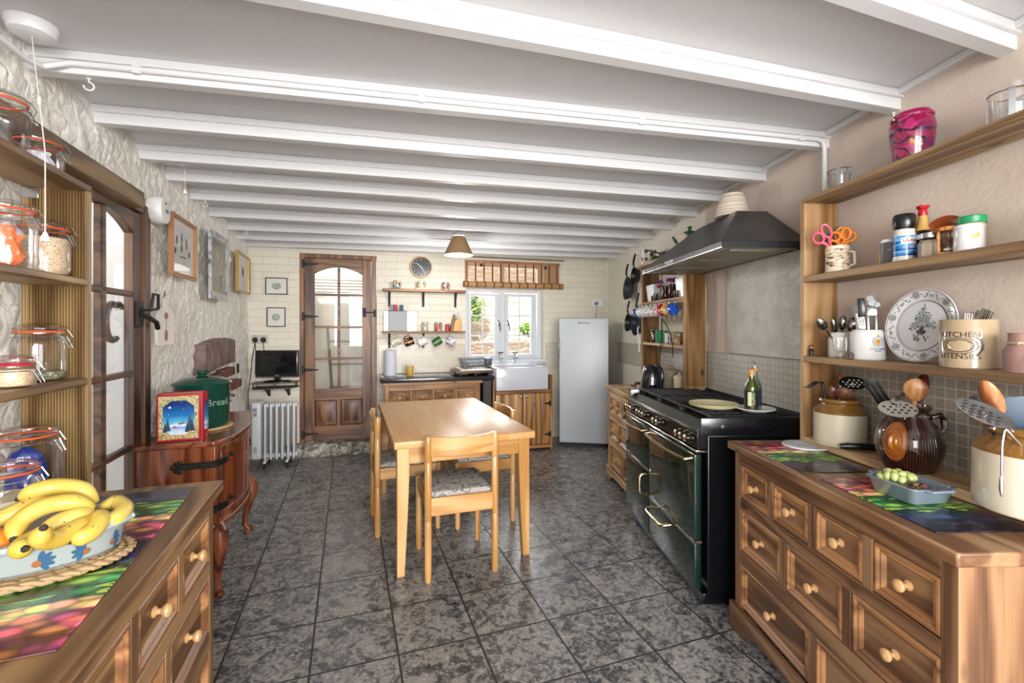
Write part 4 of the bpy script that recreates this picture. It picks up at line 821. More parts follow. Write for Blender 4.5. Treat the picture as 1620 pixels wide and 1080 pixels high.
jar('big jar holding a blue packet at the foot of the left shelves', LF, (-.865, 1.69, .8505), .082, .245, None, .5, neck=.74)
jar('jar of pale flour in front of the blue packet jar, beside the bananas', LF, (-.82, 1.525, .8505), .072, .185, plain('#c9bc9d', .8), .62, neck=.78)
def packet(name, lab, F, p, sx_, sz_, mat, seed, cat='packet'):
    rnd = random.Random(seed); m = M()
    def fn(u, v):
        a = 2*PI*u; z = v*sz_; k = math.sin(PI*min(1, v*1.02+.02))**.35; w_ = (1-.18*abs(math.sin(3*a+4*v)))*k*(1-.25*math.exp(-((v-.55)/.18)**2))
        q = noise.noise(Vector((math.cos(a)*1.7, math.sin(a)*1.7, v*4+seed)))*.012; return ((sx_*w_+q)*math.cos(a), (sx_*.7*w_+q)*math.sin(a), z)
    m.grid(36, 22, fn); bmesh.ops.remove_doubles(m.bm, verts=m.bm.verts, dist=1e-4); return put(tag(m.done(name, mat, sharp=50), lab, cat), F, p)
packet('blue_packet', 'crumpled shiny blue packet inside the big jar', LF, (-.865, 1.69, .858), .060, .175, plain('#0b2f8a', .12, coat=.5), 3)
packet('clear_bag', 'crumpled clear plastic bag inside the squat jar on the top left shelf', LF, (-.868, 1.752, 1.840), .042, .06, plain('#c9c8d6', .15, spec=.8), 5)
packet('orange_packet', 'orange and grey packet inside the jar on the second left shelf', LF, (-.868, 1.618, 1.536), .042, .12, spots('orange_grey_print', '#c96a3a', ['#8f8f9c', '#d0744a', '#c7c8d2', '#b75a2c'], 22, .5, .2), 8)
# ============================================================ LEFT COUNTER TOP
def veg_mat():
    n = NT('vegetable_print'); v = n.coords((1, 1, 1), rnd=False); sx = n.n('ShaderNodeSeparateXYZ'); n.l(v, sx.inputs[0])
    y = n.math('ADD', sx.outputs[1], n.math('MULTIPLY', n.noise(v, 9, 2), .02)); y = n.math('MULTIPLY_ADD', y, 1/.40, .5-.02)
    big = n.ramp(y, [(0, '#a3223c'), (.13, '#d84a58'), (.30, '#e8c070'), (.40, '#2f7d2a'), (.56, '#4da83a'), (.66, '#123a2c'), (.74, '#27366e'), (.84, '#35304c'), (.92, '#1e1c2e')], 'CONSTANT')
    st = n.coords((1, 1.7, 1), rnd=False); x = n.n('ShaderNodeTexVoronoi'); x.inputs['Scale'].default_value = 21; x.inputs['Randomness'].default_value = 1; n.l(st, x.inputs['Vector'])
    hue = n.n('ShaderNodeSeparateColor'); n.l(x.outputs['Color'], hue.inputs[0]); sh = n.ramp(x.outputs['Distance'], [(.0, (1.45, 1.45, 1.45, 1)), (.35, (1, 1, 1, 1)), (.62, (.22, .25, .3, 1))])
    c_ = n.mix(1.0, big, sh, 'MULTIPLY'); hs = n.n('ShaderNodeHueSaturation'); hs.inputs['Saturation'].default_value = .95; n.l(n.math('MULTIPLY_ADD', hue.outputs[1], .13, .435), hs.inputs['Hue']); n.l(n.math('MULTIPLY_ADD', hue.outputs[2], .7, .75), hs.inputs['Value']); n.l(c_, hs.inputs['Color'])
    yl = n.math('GREATER_THAN', n.noise(n.coords((1.2, 6, 1), rnd=False), 9, 1, .4, 1.5), .62); mask = n.math('MULTIPLY', yl, n.math('MULTIPLY', n.math('GREATER_THAN', y, .42), n.math('LESS_THAN', y, .72)))
    n.set(n.mix(mask, hs.outputs[0], col('#a8cf4a')), .26, coat=.12); return n.m
VEG = veg_mat()
def mat_(lab, F, p, rz, lx, ly, grp='glossy vegetable-print placemats'):
    return put(tag(M().box(-lx/2, lx/2, -ly/2, ly/2, 0, .003).done('placemat', VEG, bev=.001), lab, 'placemat', grp), F, p, rz)
mat_('glossy vegetable-print placemat at the far end of the left chest, behind the bowl', LF, (-.615, 1.565, .8502), 2, .30, .385)
mat_('glossy vegetable-print placemat at the near end of the left chest, under the banana bowl', LF, (-.60, 1.145, .8502), 2, .30, .42)
WICK = plain('#a08560', .8)
def oval(m, a, b, z0, prof, n=48, scal=0):
    vs = []; fs = []
    for k, (q, z) in enumerate(prof):
        for i in range(n):
            t = 2*PI*i/n; s_ = 1+(scal*max(0, math.cos(4*t))**3 if k in (len(prof)//2-1, len(prof)//2) else 0); vs.append(((a+q)*s_*math.cos(t), (b+q)*s_*math.sin(t), z0+z))
    L = len(prof); fs = [(k*n+i, k*n+(i+1) % n, (k+1)*n+(i+1) % n, (k+1)*n+i) for k in range(L-1) for i in range(n)]; fs.append(tuple((L-1)*n+i for i in range(n))); m._new(vs, fs); return m
bx_, by_ = -1.081, .979; BR = R_(22)
m = M()
for k in range(3):
    a, b = .214-.018*k, .126-.018*k; n = 90
    for s_ in (0, 1): m.tube([((a+.004*math.sin(22*2*PI*i/n+s_*PI))*math.cos(2*PI*i/n), (b+.004*math.sin(22*2*PI*i/n+s_*PI))*math.sin(2*PI*i/n), .008+.004*math.cos(22*2*PI*i/n+s_*PI)) for i in range(n)], .0055, 6, True)
oval(m, .175, .09, 0, [(0, .002), (0, .008)]); tag(m.done('wicker_mat', WICK, loc=(bx_, by_, .8545), rot=(0, 0, BR)), 'oval plaited straw mat under the banana bowl', 'mat')
bowl = tag(bpy.data.objects.new('fruit_bowl', None), 'oval pale blue pottery dish painted with blue flowers, full of bananas', 'bowl'); C.objects.link(bowl); bowl.location = (bx_, by_, .869); bowl.rotation_euler = (0, 0, BR)
BLUW = spots('speckled_pale_blue_glaze', '#8f9897', ['#747f82', '#8f9897', '#8f9897', '#8f9897'], 90, .25, .15); outer = [(-.04, 0), (-.012, .004), (-.004, .012), (.004, .055), (.012, .062), (.014, .068), (.004, .070), (-.006, .064), (-.012, .02), (-.02, .012)]
oval(M(), .200, .112, 0, outer, 72, .0).done('dish', BLUW, bowl)
oval(M(), .200, .112, 0, [(.0125, .058), (.018, .066), (.014, .074), (.0, .074), (-.004, .068)], 72, .025).done('rim', plain('#96a2a6', .15, coat=.4), bowl)
def flower(t0, dirs):
    pet = M(); ctr = M()
    def sp(dt, z, off): t = t0+dt/.17; q = -.004+.008*(z/.055)+off; return ((.200+q)*math.cos(t), (.112+q)*math.sin(t), z)
    for j, a in enumerate((-60, -25, 10, 45, 80)):
        a_ = R_(a if dirs > 0 else 180-a); l = .020; cx_, cz_ = .012*math.cos(a_), .012*math.sin(a_)
        P = [sp((cx_+.011*math.cos(f)*math.cos(a_)-.0045*math.sin(f)*math.sin(a_)), .030+cz_+.011*math.cos(f)*math.sin(a_)+.0045*math.sin(f)*math.cos(a_), .0013) for f in [2*PI*i/10 for i in range(10)]]
        pet._new(P, [tuple(range(10))])
    P = [sp(-.004*dirs+.007*math.cos(f), .027+.007*math.sin(f), .0018) for f in [2*PI*i/10 for i in range(10)]]; ctr._new(P, [tuple(range(10))])
    fl = pet.done('painted_flower', plain('#325578', .2, coat=.4), bowl, recalc=False); ctr.done('flower_centre', plain('#8a5a38', .2), fl, recalc=False)
for i in range(16): flower(2*PI*(i+.3)/16, 1 if i % 2 else -1)
n_ = NT('banana_skin'); v_ = n_.coords(); sp_ = n_.math('GREATER_THAN', n_.noise(n_.coords((1, 1, 1)), 70, 4, .7), .665); n_.set(n_.mix(sp_, n_.ramp(n_.noise(v_, 14, 2), [(.35, '#bb9d3c'), (.6, '#d0b65a')]), col('#6a4a1e')), .4); BAN = n_.m
BTIP = plain('#2a2320', .7)
def banana(lab, pts, r=.0185, tip0=True, stem=False):
    P = [Vector(p) for p in pts]; f = []
    n = 18
    for i in range(n+1):
        u = i/n*(len(P)-1); k = min(int(u), len(P)-2); t_ = u-k; p0 = P[max(k-1, 0)]; p1 = P[k]; p2 = P[k+1]; p3 = P[min(k+2, len(P)-1)]
        f.append(.5*((2*p1)+(p2-p0)*t_+(2*p0-5*p1+4*p2-p3)*t_*t_+(3*p1-p0-3*p2+p3)*t_**3))
    o = f[len(f)//2].copy(); rr = []
    for i in range(n+1):
        u = i/n; rr.append(r*(min(1, .35+u*4.2) if u < .5 else min(1, .30+(1-u)*3.2))**.8)
    t = root('banana', lab, 'banana', WF, tuple(o), 0, 'bananas in the blue dish'); f = [q-o for q in f]
    M().tube(f, rr, 10).done('skin', BAN, t, sharp=85)
    d = (f[0]-f[1]).normalized(); M().tube([f[0]-d*.004, f[0]+d*.004, f[0]+d*.009], [rr[0]*1.03, rr[0]*.8, rr[0]*.4], 7).done('tip', BTIP, t)
    return t
BN = [('top banana of the bunch, lying along the back', [(-1.073, 1.0, 1.0), (-1.045, 1.01, 1.014), (-1.016, 1.03, 1.015), (-0.975, 1.04, 1.003), (-0.953, 1.05, 0.971)]),
('banana reaching out of frame behind the curved front one', [(-1.095, .95, .957), (-1.068, 0.98, 0.974), (-1.048, 1.0, 0.983), (-1.03, 1.03, 0.983), (-1.009, 1.06, 0.974)]),
('large curved banana in the middle with a black tip at lower left', [(-0.989, 0.91, 0.953), (-1.003, 0.93, 0.972), (-0.996, 0.95, 0.989), (-0.98, 0.98, 0.995), (-0.952, 1.0, 0.991), (-0.931, 1.02, 0.971)]),
('banana under the large curved one', [(-0.969, 0.93, 0.935), (-0.965, 0.95, 0.946), (-0.957, 0.965, 0.96), (-0.939, 0.99, 0.966), (-0.934, 1.02, 0.967)]),
('banana pointing its black tip at the camera', [(-0.905, 0.885, 0.984), (-0.919, 0.895, 0.960), (-0.921, 0.93, 0.943), (-0.92, 0.97, 0.949), (-0.929, 1.02, 0.958)]),
('small banana end low at the front of the dish', [(-0.935, 0.88, 0.947), (-0.960, 0.895, 0.942), (-0.972, 0.93, 0.943), (-0.963, 0.96, 0.945)]),
('banana along the right-hand rim', [(-0.910, 0.945, 0.932), (-0.893, 0.97, 0.938), (-0.899, 1.0, 0.950), (-0.931, 1.03, 0.957)]),
('fat banana curling round the right end of the dish', [(-0.900, 1.0, 0.937), (-0.890, 1.03, 0.943), (-0.906, 1.07, 0.950), (-0.944, 1.09, 0.955), (-0.953, 1.06, 0.955)])]
for l_, p_ in BN: banana(l_, p_)
og = root('orange', 'orange at the left end of the banana dish', 'orange', WF, (-1.046, .925, .928)); M().ball((0, 0, 0), .036, 24, 16).done('peel', plain('#e8862a', .45, b=.6, bs=150), og); M().ball((0, 0, .035), (.004, .004, .002), 8, 6).done('calyx', plain('#5b6b2a', .6), og)
# ============================================================ BACK LEFT: socket, television, shelf
so_ = root('double_socket', 'chrome double socket with two black plugs at the back left corner', 'socket', BF, (.09, -.001, 1.255))
box('face_plate', plain('#b5b2aa', .3, .6), so_, -.078, .078, -.010, 0, -.044, .044, bev=.003)
for x in (-.038, .038):
    pg = M().at((x, -.010, -.005), (PI/2, 0, 0)).lathe([(.028, 0), (.027, .018), (.018, .024), (0, .024)], 20).done('plug', BLACK, so_)
    e_ = (-.02, -.10, -.36) if x < 0 else (.06, -.02, -.21)
    M().tube([(x, -.03, -.02), (x+.005, -.028, -.08), ((x+e_[0])/2, -.04, -.15), e_], .0035, 6).done('cord', BLACK, pg)
ts = root('television_shelf', 'small dark wooden wall shelf with a low rail, under the television', 'shelf', BF, (.055, -.015, .765))
DW = plain('#3b332c', .4)
m = M(); n = 20; plan = [(-.0, 0), (.42, 0), (.43, -.10), (.36, -.20), (.22, -.235), (.03, -.235), (-.0, -.19)]
M().prism(plan, -.012, 0).done('deck', DW, ts, bev=.004); M().prism(plan, .040, .052).done('upper_deck', plain('#6d5c49', .4), ts, bev=.004)
for x, y in ((.02, -.20), (.22, -.215), (.40, -.12), (.40, -.02), (.02, -.02)): M().cyl((x, y, 0), (x, y, .04), .005).done('spindle', DW, ts)
for x in (.13, .32): M().box(x-.015, x+.015, -.18, 0, -.028, -.012).prism([(0, -.012), (0, -.11), (-.03, -.09), (-.17, -.012)], x-.012, x+.012, 'x').done('bracket', BLACKM, ts)
tv = root('television', 'small black flat television on the wall shelf beside the back door', 'television', BF, (.285, -.15, .819), -7)
M().at((0, 0, 0), sc=(1, .62, 1)).lathe([(.135, 0), (.135, .008), (.12, .014), (.03, .018), (0, .018)], 36).done('base', BLACK, tv)
M().box(-.03, .03, -.005, .02, .012, .06).done('stand_neck', BLACK, tv, bev=.004)
M().box(-.205, .205, -.018, .035, .045, .325, bev=.008).done('casing', BLACK, tv); box('screen', plain('#101216', .08, spec=.6), tv, -.188, .188, -.0195, -.018, .078, .308, bev=0)
box('chrome_trim', plain('#8d8f94', .2, .8), tv, -.195, .195, -.0195, -.018, .052, .058, bev=0); box('logo', plain('#c5c7ca', .3), tv, -.02, .02, -.0198, -.019, .066, .070, bev=0); box('power_light', plain('#e5e5e5', .3), tv, .196, .202, -.0195, -.018, .20, .235, bev=0)
tag(M().tube([BF.w(.055, -.04, 1.22), BF.w(.03, -.05, 1.05), BF.w(-.0+.03, -.10, .9), BF.w(.015, -.14, .72), BF.w(.02, -.16, .55)], .004, 6).done('power_cord', BLACK), 'black lead trailing down the corner beside the television', 'cord')
# ============================================================ BACK WALL: clock, shelves, mugs
ck2 = root('wall_clock', 'round clock with black face and wooden rim between door and window', 'clock', BF, (1.764, -.001, 2.077))
M().at((0, 0, 0), (PI/2, 0, 0)).lathe([(.124, 0), (.127, .03), (.122, .040), (.113, .040), (.110, .022)], 48, False).done('rim', plain('#d0a870', .35), ck2)
M().at((0, 0, 0), (PI/2, 0, 0)).lathe([(.112, .0), (.112, .022), (0, .022)], 48).done('face', plain('#26292e', .25), ck2)
for h in range(1, 13):
    a = R_(90-30*h); text('numeral', str(h), .026, plain('#aeb6bd', .4), ck2, (.088*math.cos(a), -.0225, .088*math.sin(a)))
def hand(a, l, w_): d = (math.cos(a), math.sin(a)); n = (-d[1]*w_, d[0]*w_); return [(-d[0]*.018+n[0], -d[1]*.018+n[1]), (-d[0]*.018-n[0], -d[1]*.018-n[1]), (d[0]*l-n[0]*.6, d[1]*l-n[1]*.6), (d[0]*l+n[0]*.6, d[1]*l+n[1]*.6)]
M().prism(hand(R_(-57), .093, .0025), -.028, -.026, 'y').done('minute_hand', plain('#e9eef2', .3), ck2); M().prism(hand(R_(138), .070, .0035), -.0255, -.0235, 'y').done('hour_hand', plain('#e9eef2', .3), ck2)
def bshelf(lab, z, th, dep, brk):
    t = root('wall_shelf', lab, 'shelf', BF, (1.334, -.002, z)); box('board', wood('#6b452a', '#9a6a42', '#b78656', 'x', .45), t, 0, .935, -dep, 0, -th, 0, bev=.003)
    for x in brk:
        M().box(x-.014, x+.014, -dep*.8, 0, -th-.006, -th).box(x-.014, x+.014, -.006, 0, -th-.17, -th).tube([(x, -dep*.72, -th-.008), (x, -dep*.5, -th-.03), (x, -dep*.25, -th-.08), (x, -.008, -th-.155)], [.005, .009, .009, .004]).done('bracket', plain('#3a3c44', .45, .5), t)
    return t
bshelf('upper plank shelf on iron brackets left of the window', 1.815, .028, .13, (.075, .455, .83)); bs2 = bshelf('lower plank shelf left of the window, with mugs hanging beneath', 1.338, .022, .11, (.075, .455))
def mug(lab, F, p, r, h, body, hm=None, rz=0, rot=None, group=None, name='mug', ph=0, inner=None, taper=1.0, cat='mug'):
    t = root(name, lab, cat, F, p, rz, group)
    if rot: t.rotation_euler = (rot[0], rot[1], t.rotation_euler.z)
    M().lathe([(0, 0), (r*taper*.9, 0), (r*taper, .004), (r, h*.5), (r, h), (r-.004, h), (r-.005, h*.5), (r*taper-.006, .007), (0, .006)], 28, False).done('body', body, t)
    M().tube([(r-.003, 0, h*.85), (r+.012, 0, h*.88), (r+.024, 0, h*.72), (r+.025, 0, h*.45), (r+.014, 0, h*.24), (r-.003, 0, h*.2)], .0048, 8).done('handle', hm or body, t); return t
WC = plain('#e6e2d8', .15, coat=.3)
mug('mug painted with orange fruit at the left of the upper back shelf', BF, (1.49, -.070, 1.8155), .042, .092, spots('orange_fruit_glaze', '#9fc8cf', ['#e07b2a', '#c8281e', '#2a7a85', '#f0c24a'], 28, .5, .15), WC)
mug('cream mug with a yellow cat-like motif in the middle of the upper back shelf', BF, (1.76, -.080, 1.829), .042, .082, spots('yellow_motif_glaze', '#d9cda0', ['#c9a93e', '#4a463c', '#e6dcb8', '#e6dcb8'], 30, .5, .15), WC)
mug('striped red mug at the right of the upper back shelf', BF, (2.04, -.070, 1.8155), .042, .088, spots('red_stripe_glaze', '#b8a79c', ['#8a2a2e', '#d9cfc4', '#5e5450', '#c2b6aa'], 30, .5, .15, (1, 1, 3)), WC)
tag(put(M().box(-.075, .075, -.045, .045, 0, .013).done('white_box', plain('#f0f0ee', .4), bev=.002), BF, (1.77, -.083, 1.8155)), 'thin white box under the middle mug on the upper back shelf', 'box')
def cboard(lab, x0, x1, y, h, mat, tabx, tabm, grp='chopping board set'):
    t = root('chopping_board', lab, 'chopping board', BF, ((x0+x1)/2, y, 1.3385), 0, grp); w_ = (x1-x0)/2; t.rotation_euler.x = 0
    M().box(-w_, w_, -.004, .004, 0, h).done('board', mat, t, bev=.003)
    if tabm: M().box(tabx-.022, tabx+.022, -.0045, .0045, h+.001, h+.07, bev=.004).done('index_tab', tabm, t)
GB = glass_mat('frosted_board', (.86, .9, .93, 1), .3)
n_ = NT('clear_board_glass'); n_.set('#8798a5', .08, spec=.6); GBm = n_.m
cboard('wide pale glass chopping board behind the grey ones', 1.345, 1.715, -.018, .23, GBm, 0, None)
cboard('dark grey chopping board with a grey tab, rear one of the set', 1.40, 1.60, -.034, .232, plain('#565b60', .4), -.065, plain('#858789', .5))
cboard('grey chopping board with a red tab', 1.40, 1.60, -.048, .230, plain('#5f6467', .4), -.025, plain('#b02a40', .5))
cboard('grey chopping board with a blue tab, front one of the set', 1.40, 1.602, -.062, .228, plain('#54595c', .3), .040, plain('#2f4f63', .5))
gj = root('glass_jar', 'small clear glass jar with lid on the lower back shelf', 'jar', BF, (1.805, -.055, 1.3385)); M().lathe([(0, 0), (.036, 0), (.038, .006), (.038, .085), (.034, .092)], 24, False).done('body', GLASS, gj); M().at((0, 0, .092)).lathe([(.037, 0), (.037, .012), (.02, .018), (0, .018)], 24).done('lid', plain('#c9cac8', .2), gj); M().lathe([(.030, .004), (.030, .05), (0, .052)], 18).done('contents', plain('#d9d3c6', .7), gj)
mug('grey mug with red stripes on the lower back shelf', BF, (1.955, -.058, 1.3385), .040, .105, spots('red_block_glaze', '#9c9a92', ['#c0392e', '#9c9a92', '#b53a30', '#a8a69e'], 22, .5, .2, (1, 1, .6)), WC)
tag(put(M().lathe([(.02, 0), (.025, .004), (.025, .075), (.022, .084), (0, .084)], 24).done('red_tin', plain('#b8382c', .3)), BF, (2.065, -.055, 1.3385)), 'small red tin beside the knife block on the lower back shelf', 'tin')
kb = root('knife_block', 'slanting wooden knife block holding steel-handled knives', 'knife block', BF, (2.165, -.055, 1.3385)); m = M(); m.prism([(-.045, 0), (.050, 0), (.055, .14), (.0, .145), (-.020, .12)], -.045, .04, 'y'); m.done('block', wood('#a9722f', '#c98f4a', '#dba862', 'z', .4, knots=0), kb, bev=.004); M().prism([(-.075, 0), (-.045, 0), (-.008, .19), (-.03, .195)], -.04, .04, 'y').done('side_slab', W_DO['z'], kb, bev=.002)
for i, (x, y) in enumerate(((-.012, -.03), (.008, -.02), (.030, -.028), (.016, .01), (.038, .012))):
    k = root('kitchen_knife', 'steel-handled knife in the block, ' + ('first from the left', 'second from the left', 'at the front right', 'at the back centre', 'at the back right')[i], 'knife', BF, (2.165+x, -.055+y, 1.3385+.141), 0, 'knives in the block'); M().box(-.006, .006, -.009, .009, .004, .10, bev=.004).done('handle', plain('#d9dade', .2, .6), k); M().box(-.002, .002, -.008, .008, -.02+.021, .006).done('bolster', STEEL, k)
HM = [(1.478, 'cream mug with black lettering hanging first from left under the back shelf', spots('black_mark_glaze', '#dcd3b8', ['#3a3630', '#dcd3b8', '#dcd3b8', '#dcd3b8'], 40, .4, .15), '#dcd3b8', 28), (1.625, 'dark brown mug with orange scene hanging second from left under the back shelf', spots('amber_scene_glaze', '#3a1c10', ['#c9662a', '#7a3a1a', '#d98a3e', '#4a2414'], 34, .5, .12), '#2e1a10', 20),
      (1.775, 'white mug with black dots hanging third from left under the back shelf', spots('black_dot_glaze', '#eceae6', ['#1c1c1e', '#1c1c1e', '#1c1c1e', '#1c1c1e'], 46, .14, .12), '#eceae6', 22), (1.945, 'green mug hanging fourth from left under the back shelf', spots('green_leaf_glaze', '#3f6b3a', ['#2e5530', '#5b8a4c', '#4c7a40', '#37603a'], 40, .5, .12), '#d8d6cc', 30), (2.098, 'white mug with grey animal pattern hanging fifth from left under the back shelf', spots('grey_purple_glaze', '#dcdce0', ['#4a4a58', '#c26a98', '#e4e4e8', '#8a8a96'], 34, .45, .12), '#dcdce0', -20)]
for x, lab, mt_, hc, an_ in HM:
    t = mug(lab, BF, (x, -.125, 1.238), .047, .100, mt_, plain(hc, .2), group='mugs hanging under the back shelf'); a = R_(-90-an_)
    # handle up, mouth to the side: rotate about the wall normal
    t.rotation_euler = (0, 0, 0); t.matrix_world = Matrix.Translation(BF.w(x, -.062, 1.218)) @ Matrix.Rotation(BF.a, 4, 'Z') @ Matrix.Rotation(R_(-90-an_ if an_ > 0 else -60), 4, 'Y') @ Matrix.Translation((0, 0, -.050))
    hk = tag(put(M().tube([(0, 0, .0), (0, 0, -.015), (-.008, 0, -.026), (0, 0, -.034), (.008, 0, -.026)], .002, 6).done('cup_hook', BRASS), BF, (x, -.055, 1.316)), 'brass cup hook under the lower back shelf', 'hook', 'brass cup hooks under the lower back shelf')
# worktop items
tag(put(M().lathe([(.02, 0), (.062, 0), (.065, .004), (.065, .268), (.062, .272), (.02, .272), (.02, .0)], 36, False).done('paper_towel_roll', plain('#c9cfd8', .8, b=.3, bs=40)), BF, (1.41, -.25, .8585)), 'upright white paper towel roll on the slate worktop', 'paper roll')
mug('yellow ochre mug standing on the slate worktop', BF, (1.61, -.36, .8585), .042, .105, plain('#c9a558', .2, coat=.3), taper=.82, rz=10)
db = root('wooden_draining_board', 'thick wooden board overhanging the worktop beside the sink', 'board', BF, (2.29, -.34, .859)); M().box(-.215, .195, -.225, .16, .028, .055).done('board', W_DK['x'], db, bev=.006); M().box(-.17, -.15, -.2, .14, 0, .028).box(.14, .16, -.2, .14, 0, .028).box(-.01, .01, -.2, .14, 0, .028).done('runner', BLACKM, db, bev=.002)
dt = root('drip_tray', 'white ceramic tray under the dish rack', 'tray', BF, (2.30, -.34, .9145)); M().rings(-.17, .17, -.19, .14, [(0, .0), (.0, -.012), (.006, -.014), (.012, -.006), (.02, -.005)]).done('tray', plain('#e3dfc8', .3), dt, rot=(-PI/2, 0, 0))
dr_ = root('dish_rack', 'black wire dish rack by the sink', 'dish rack', BF, (2.335, -.33, .926)); z1 = .105
def rect(x0, x1, y0, y1, z): return [(x0, y0, z), (x1, y0, z), (x1, y1, z), (x0, y1, z)]
WB = plain('#3c4048', .35, .4)
m = M().tube(rect(-.17, .17, -.13, .12, z1), .0035, 6, True).tube(rect(-.15, .15, -.115, .105, .004), .003, 6, True).tube(rect(-.16, .16, -.122, .112, .055), .0025, 6, True)
for i in range(17):
    u = -1+2*i/16; m.tube([(u*.17, -.13, z1), (u*.15, -.115, .004), (u*.15, .105, .004), (u*.17, .12, z1)], .0019, 5)
for i in range(8):
    y = -.115+.22*i/7; m.tube([(-.17, y*1.1, z1), (-.15, y, .004)], .0019, 5).tube([(.17, y*1.1, z1), (.15, y, .004)], .0019, 5)
m.done('wire_basket', WB, dr_); M().box(.105, .165, -.10, .02, .03, .115, bev=.005).done('cutlery_holder', plain('#4a5260', .4), dr_)
# blind, rod, glass ornaments above the window
bl = root('bamboo_blind', 'rolled bamboo blind hanging above the window', 'blind', BF, (2.275, -.020, 1.885)); BAM = plain('#b58a5c', .6, b=.5, bs=60, var=.2); BAMD = plain('#6a3a1c', .5)
n_ = NT('split_bamboo'); v_ = n_.coords((1, 1, 1), rnd=False); sx = n_.n('ShaderNodeSeparateXYZ'); n_.l(v_, sx.inputs[0]); ln = n_.math('SINE', n_.math('MULTIPLY', sx.outputs[2], 900)); n_.set(n_.ramp(ln, [(.2, '#a87d52'), (.6, '#d6b284')]), .6)
tr_ = n_.n('ShaderNodeBsdfTransparent'); mx_ = n_.n('ShaderNodeMixShader'); n_.l(n_.math('MULTIPLY', n_.math('GREATER_THAN', ln, -.2), .66), mx_.inputs[0]); n_.l(n_.b.outputs[0], mx_.inputs[1]); n_.l(tr_.outputs[0], mx_.inputs[2]); n_.l(mx_.outputs[0], n_.out.inputs[0]); SLAT = n_.m
M().box(0, 1.21, -.004, 0, .02, .285).done('slats', SLAT, bl); box('head_rail', wood('#6a3a1c', '#8f5730', '#a86e42', 'x', .4), bl, 0, 1.215, -.022, .012, .278, .302)
for i in range(12): x = .025+i*.105; box('tape', BAMD, bl, x-.009, x+.009, -.006, -.0045, .02, .28, bev=0)
M().cyl((-.01, -.022, .012), (1.235, -.022, .012), .036, n=24).done('roll', BAM, bl)
for i in range(12): x = .03+i*.106; M().cyl((x-.009, -.022, .012), (x+.009, -.022, .012), .0372, n=24).done('roll_tape', BAMD, bl)
M().cyl((-.02, -.022, .012), (-.01, -.022, .012), .038, n=20).cyl((1.235, -.022, .012), (1.245, -.022, .012), .038, n=20).done('end_cap', BAMD, bl)
tag(put(M().cyl((2.28, -.10, 2.2135), (3.52, -.10, 2.2135), .0055).done('hanging_rod', plain('#4a4442', .4, .5)), BF, (0, 0, 0)), 'thin dark rod under the last beam above the blind', 'rod')
for x, lab in ((2.455, 'small dark ornament hanging from the rod, left one'), (3.27, 'small dark ornament hanging from the rod, right one')):
    t = root('hanging_ornament', lab, 'ornament', BF, (x, -.10, 2.12), 0, 'ornaments on the rod'); M().tube([(0, 0, .088), (0, 0, .02)], .0012, 5).done('thread', WHITE, t); M().ball((0, 0, 0), (.012, .012, .022), 12, 8).ball((.014, 0, -.004), (.012, .006, .010), 8, 6).done('figure', BLACKM, t)
sk2 = root('wall_socket', 'white socket with a grey plug beside the fridge top', 'socket', BF, (4.03, -.001, 1.70)); box('face_plate', WHITE, sk2, -.075, .075, -.009, 0, -.045, .045); pg = M().at((-.02, -.009, -.005), (PI/2, 0, 0)).lathe([(.025, 0), (.024, .02), (0, .022)], 16).done('plug', plain('#7b8087', .4), sk2); M().tube([(-.02, -.025, -.02), (-.02, -.03, -.10), (-.035, -.03, -.20), (-.03, -.03, -.34)], .004).done('cord', plain('#9a9da2', .5), pg)
tag(put(M().cyl((4.17, -.012, 1.72), (4.17, -.012, 2.285), .010).done('cable_trunking', WPAINT), BF, (0, 0, 0)), 'thin white pipe running up the back right corner to the ceiling', 'pipe')
# ============================================================ RIGHT: open shelves over the nine-drawer chest
def basis(m, o, d, nrm):
    d = Vector(d).normalized(); nn = Vector(nrm); nn = (nn-d*nn.dot(d)).normalized(); sd = d.cross(nn)
    m.mx = Matrix((( sd.x, nn.x, d.x, o[0]), (sd.y, nn.y, d.y, o[1]), (sd.z, nn.z, d.z, o[2]), (0, 0, 0, 1))); return m   # local x side, y normal, z along
def shelf_unit(lab, s0, s1, zs, n0=1.442, n1=1.612, foot=True):
    t = root('wall_shelf_unit', lab, 'shelf unit', RF, (0, 0, 0)); g = wood('#7a5636', '#a57d50', '#c2a078', 'z', .5, knots=.04)
    return t, g
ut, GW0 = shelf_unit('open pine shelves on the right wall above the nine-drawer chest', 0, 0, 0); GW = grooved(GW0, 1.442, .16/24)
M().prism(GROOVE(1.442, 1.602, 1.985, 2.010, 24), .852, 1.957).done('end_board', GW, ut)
for z, h in ((1.957, .022), (1.606, .030), (1.247, .028)): box('shelf', W_SH['y'], ut, 1.438, 1.602, .70, 1.984, z-h, z, bev=.004)
box('base_board', W_SL['y'], ut, 1.44, 1.601, 1.03, 1.984, .852, .884, bev=.004)
u2, _ = shelf_unit('tall open pine shelves on the right wall beyond the cooker', 0, 0, 0)
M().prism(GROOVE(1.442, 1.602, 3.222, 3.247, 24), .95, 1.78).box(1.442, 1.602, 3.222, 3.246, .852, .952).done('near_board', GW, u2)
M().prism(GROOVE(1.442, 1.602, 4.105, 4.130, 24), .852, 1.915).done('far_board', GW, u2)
box('top_board', W_SL['y'], u2, 1.40, 1.602, 3.18, 4.14, 1.916, 1.938, bev=.003)
for z in (1.606, 1.247): box('shelf', W_SL['y'], u2, 1.445, 1.602, 3.248, 4.104, z-.024, z, bev=.004)
box('mug_rail', W_SL['y'], u2, 1.436, 1.444, 3.248, 4.104, 1.560, 1.600)
def rt(name, lab, cat, n, s, z, rz=0, group=None): return root(name, lab, cat, RF, (n, s, z), rz, group)
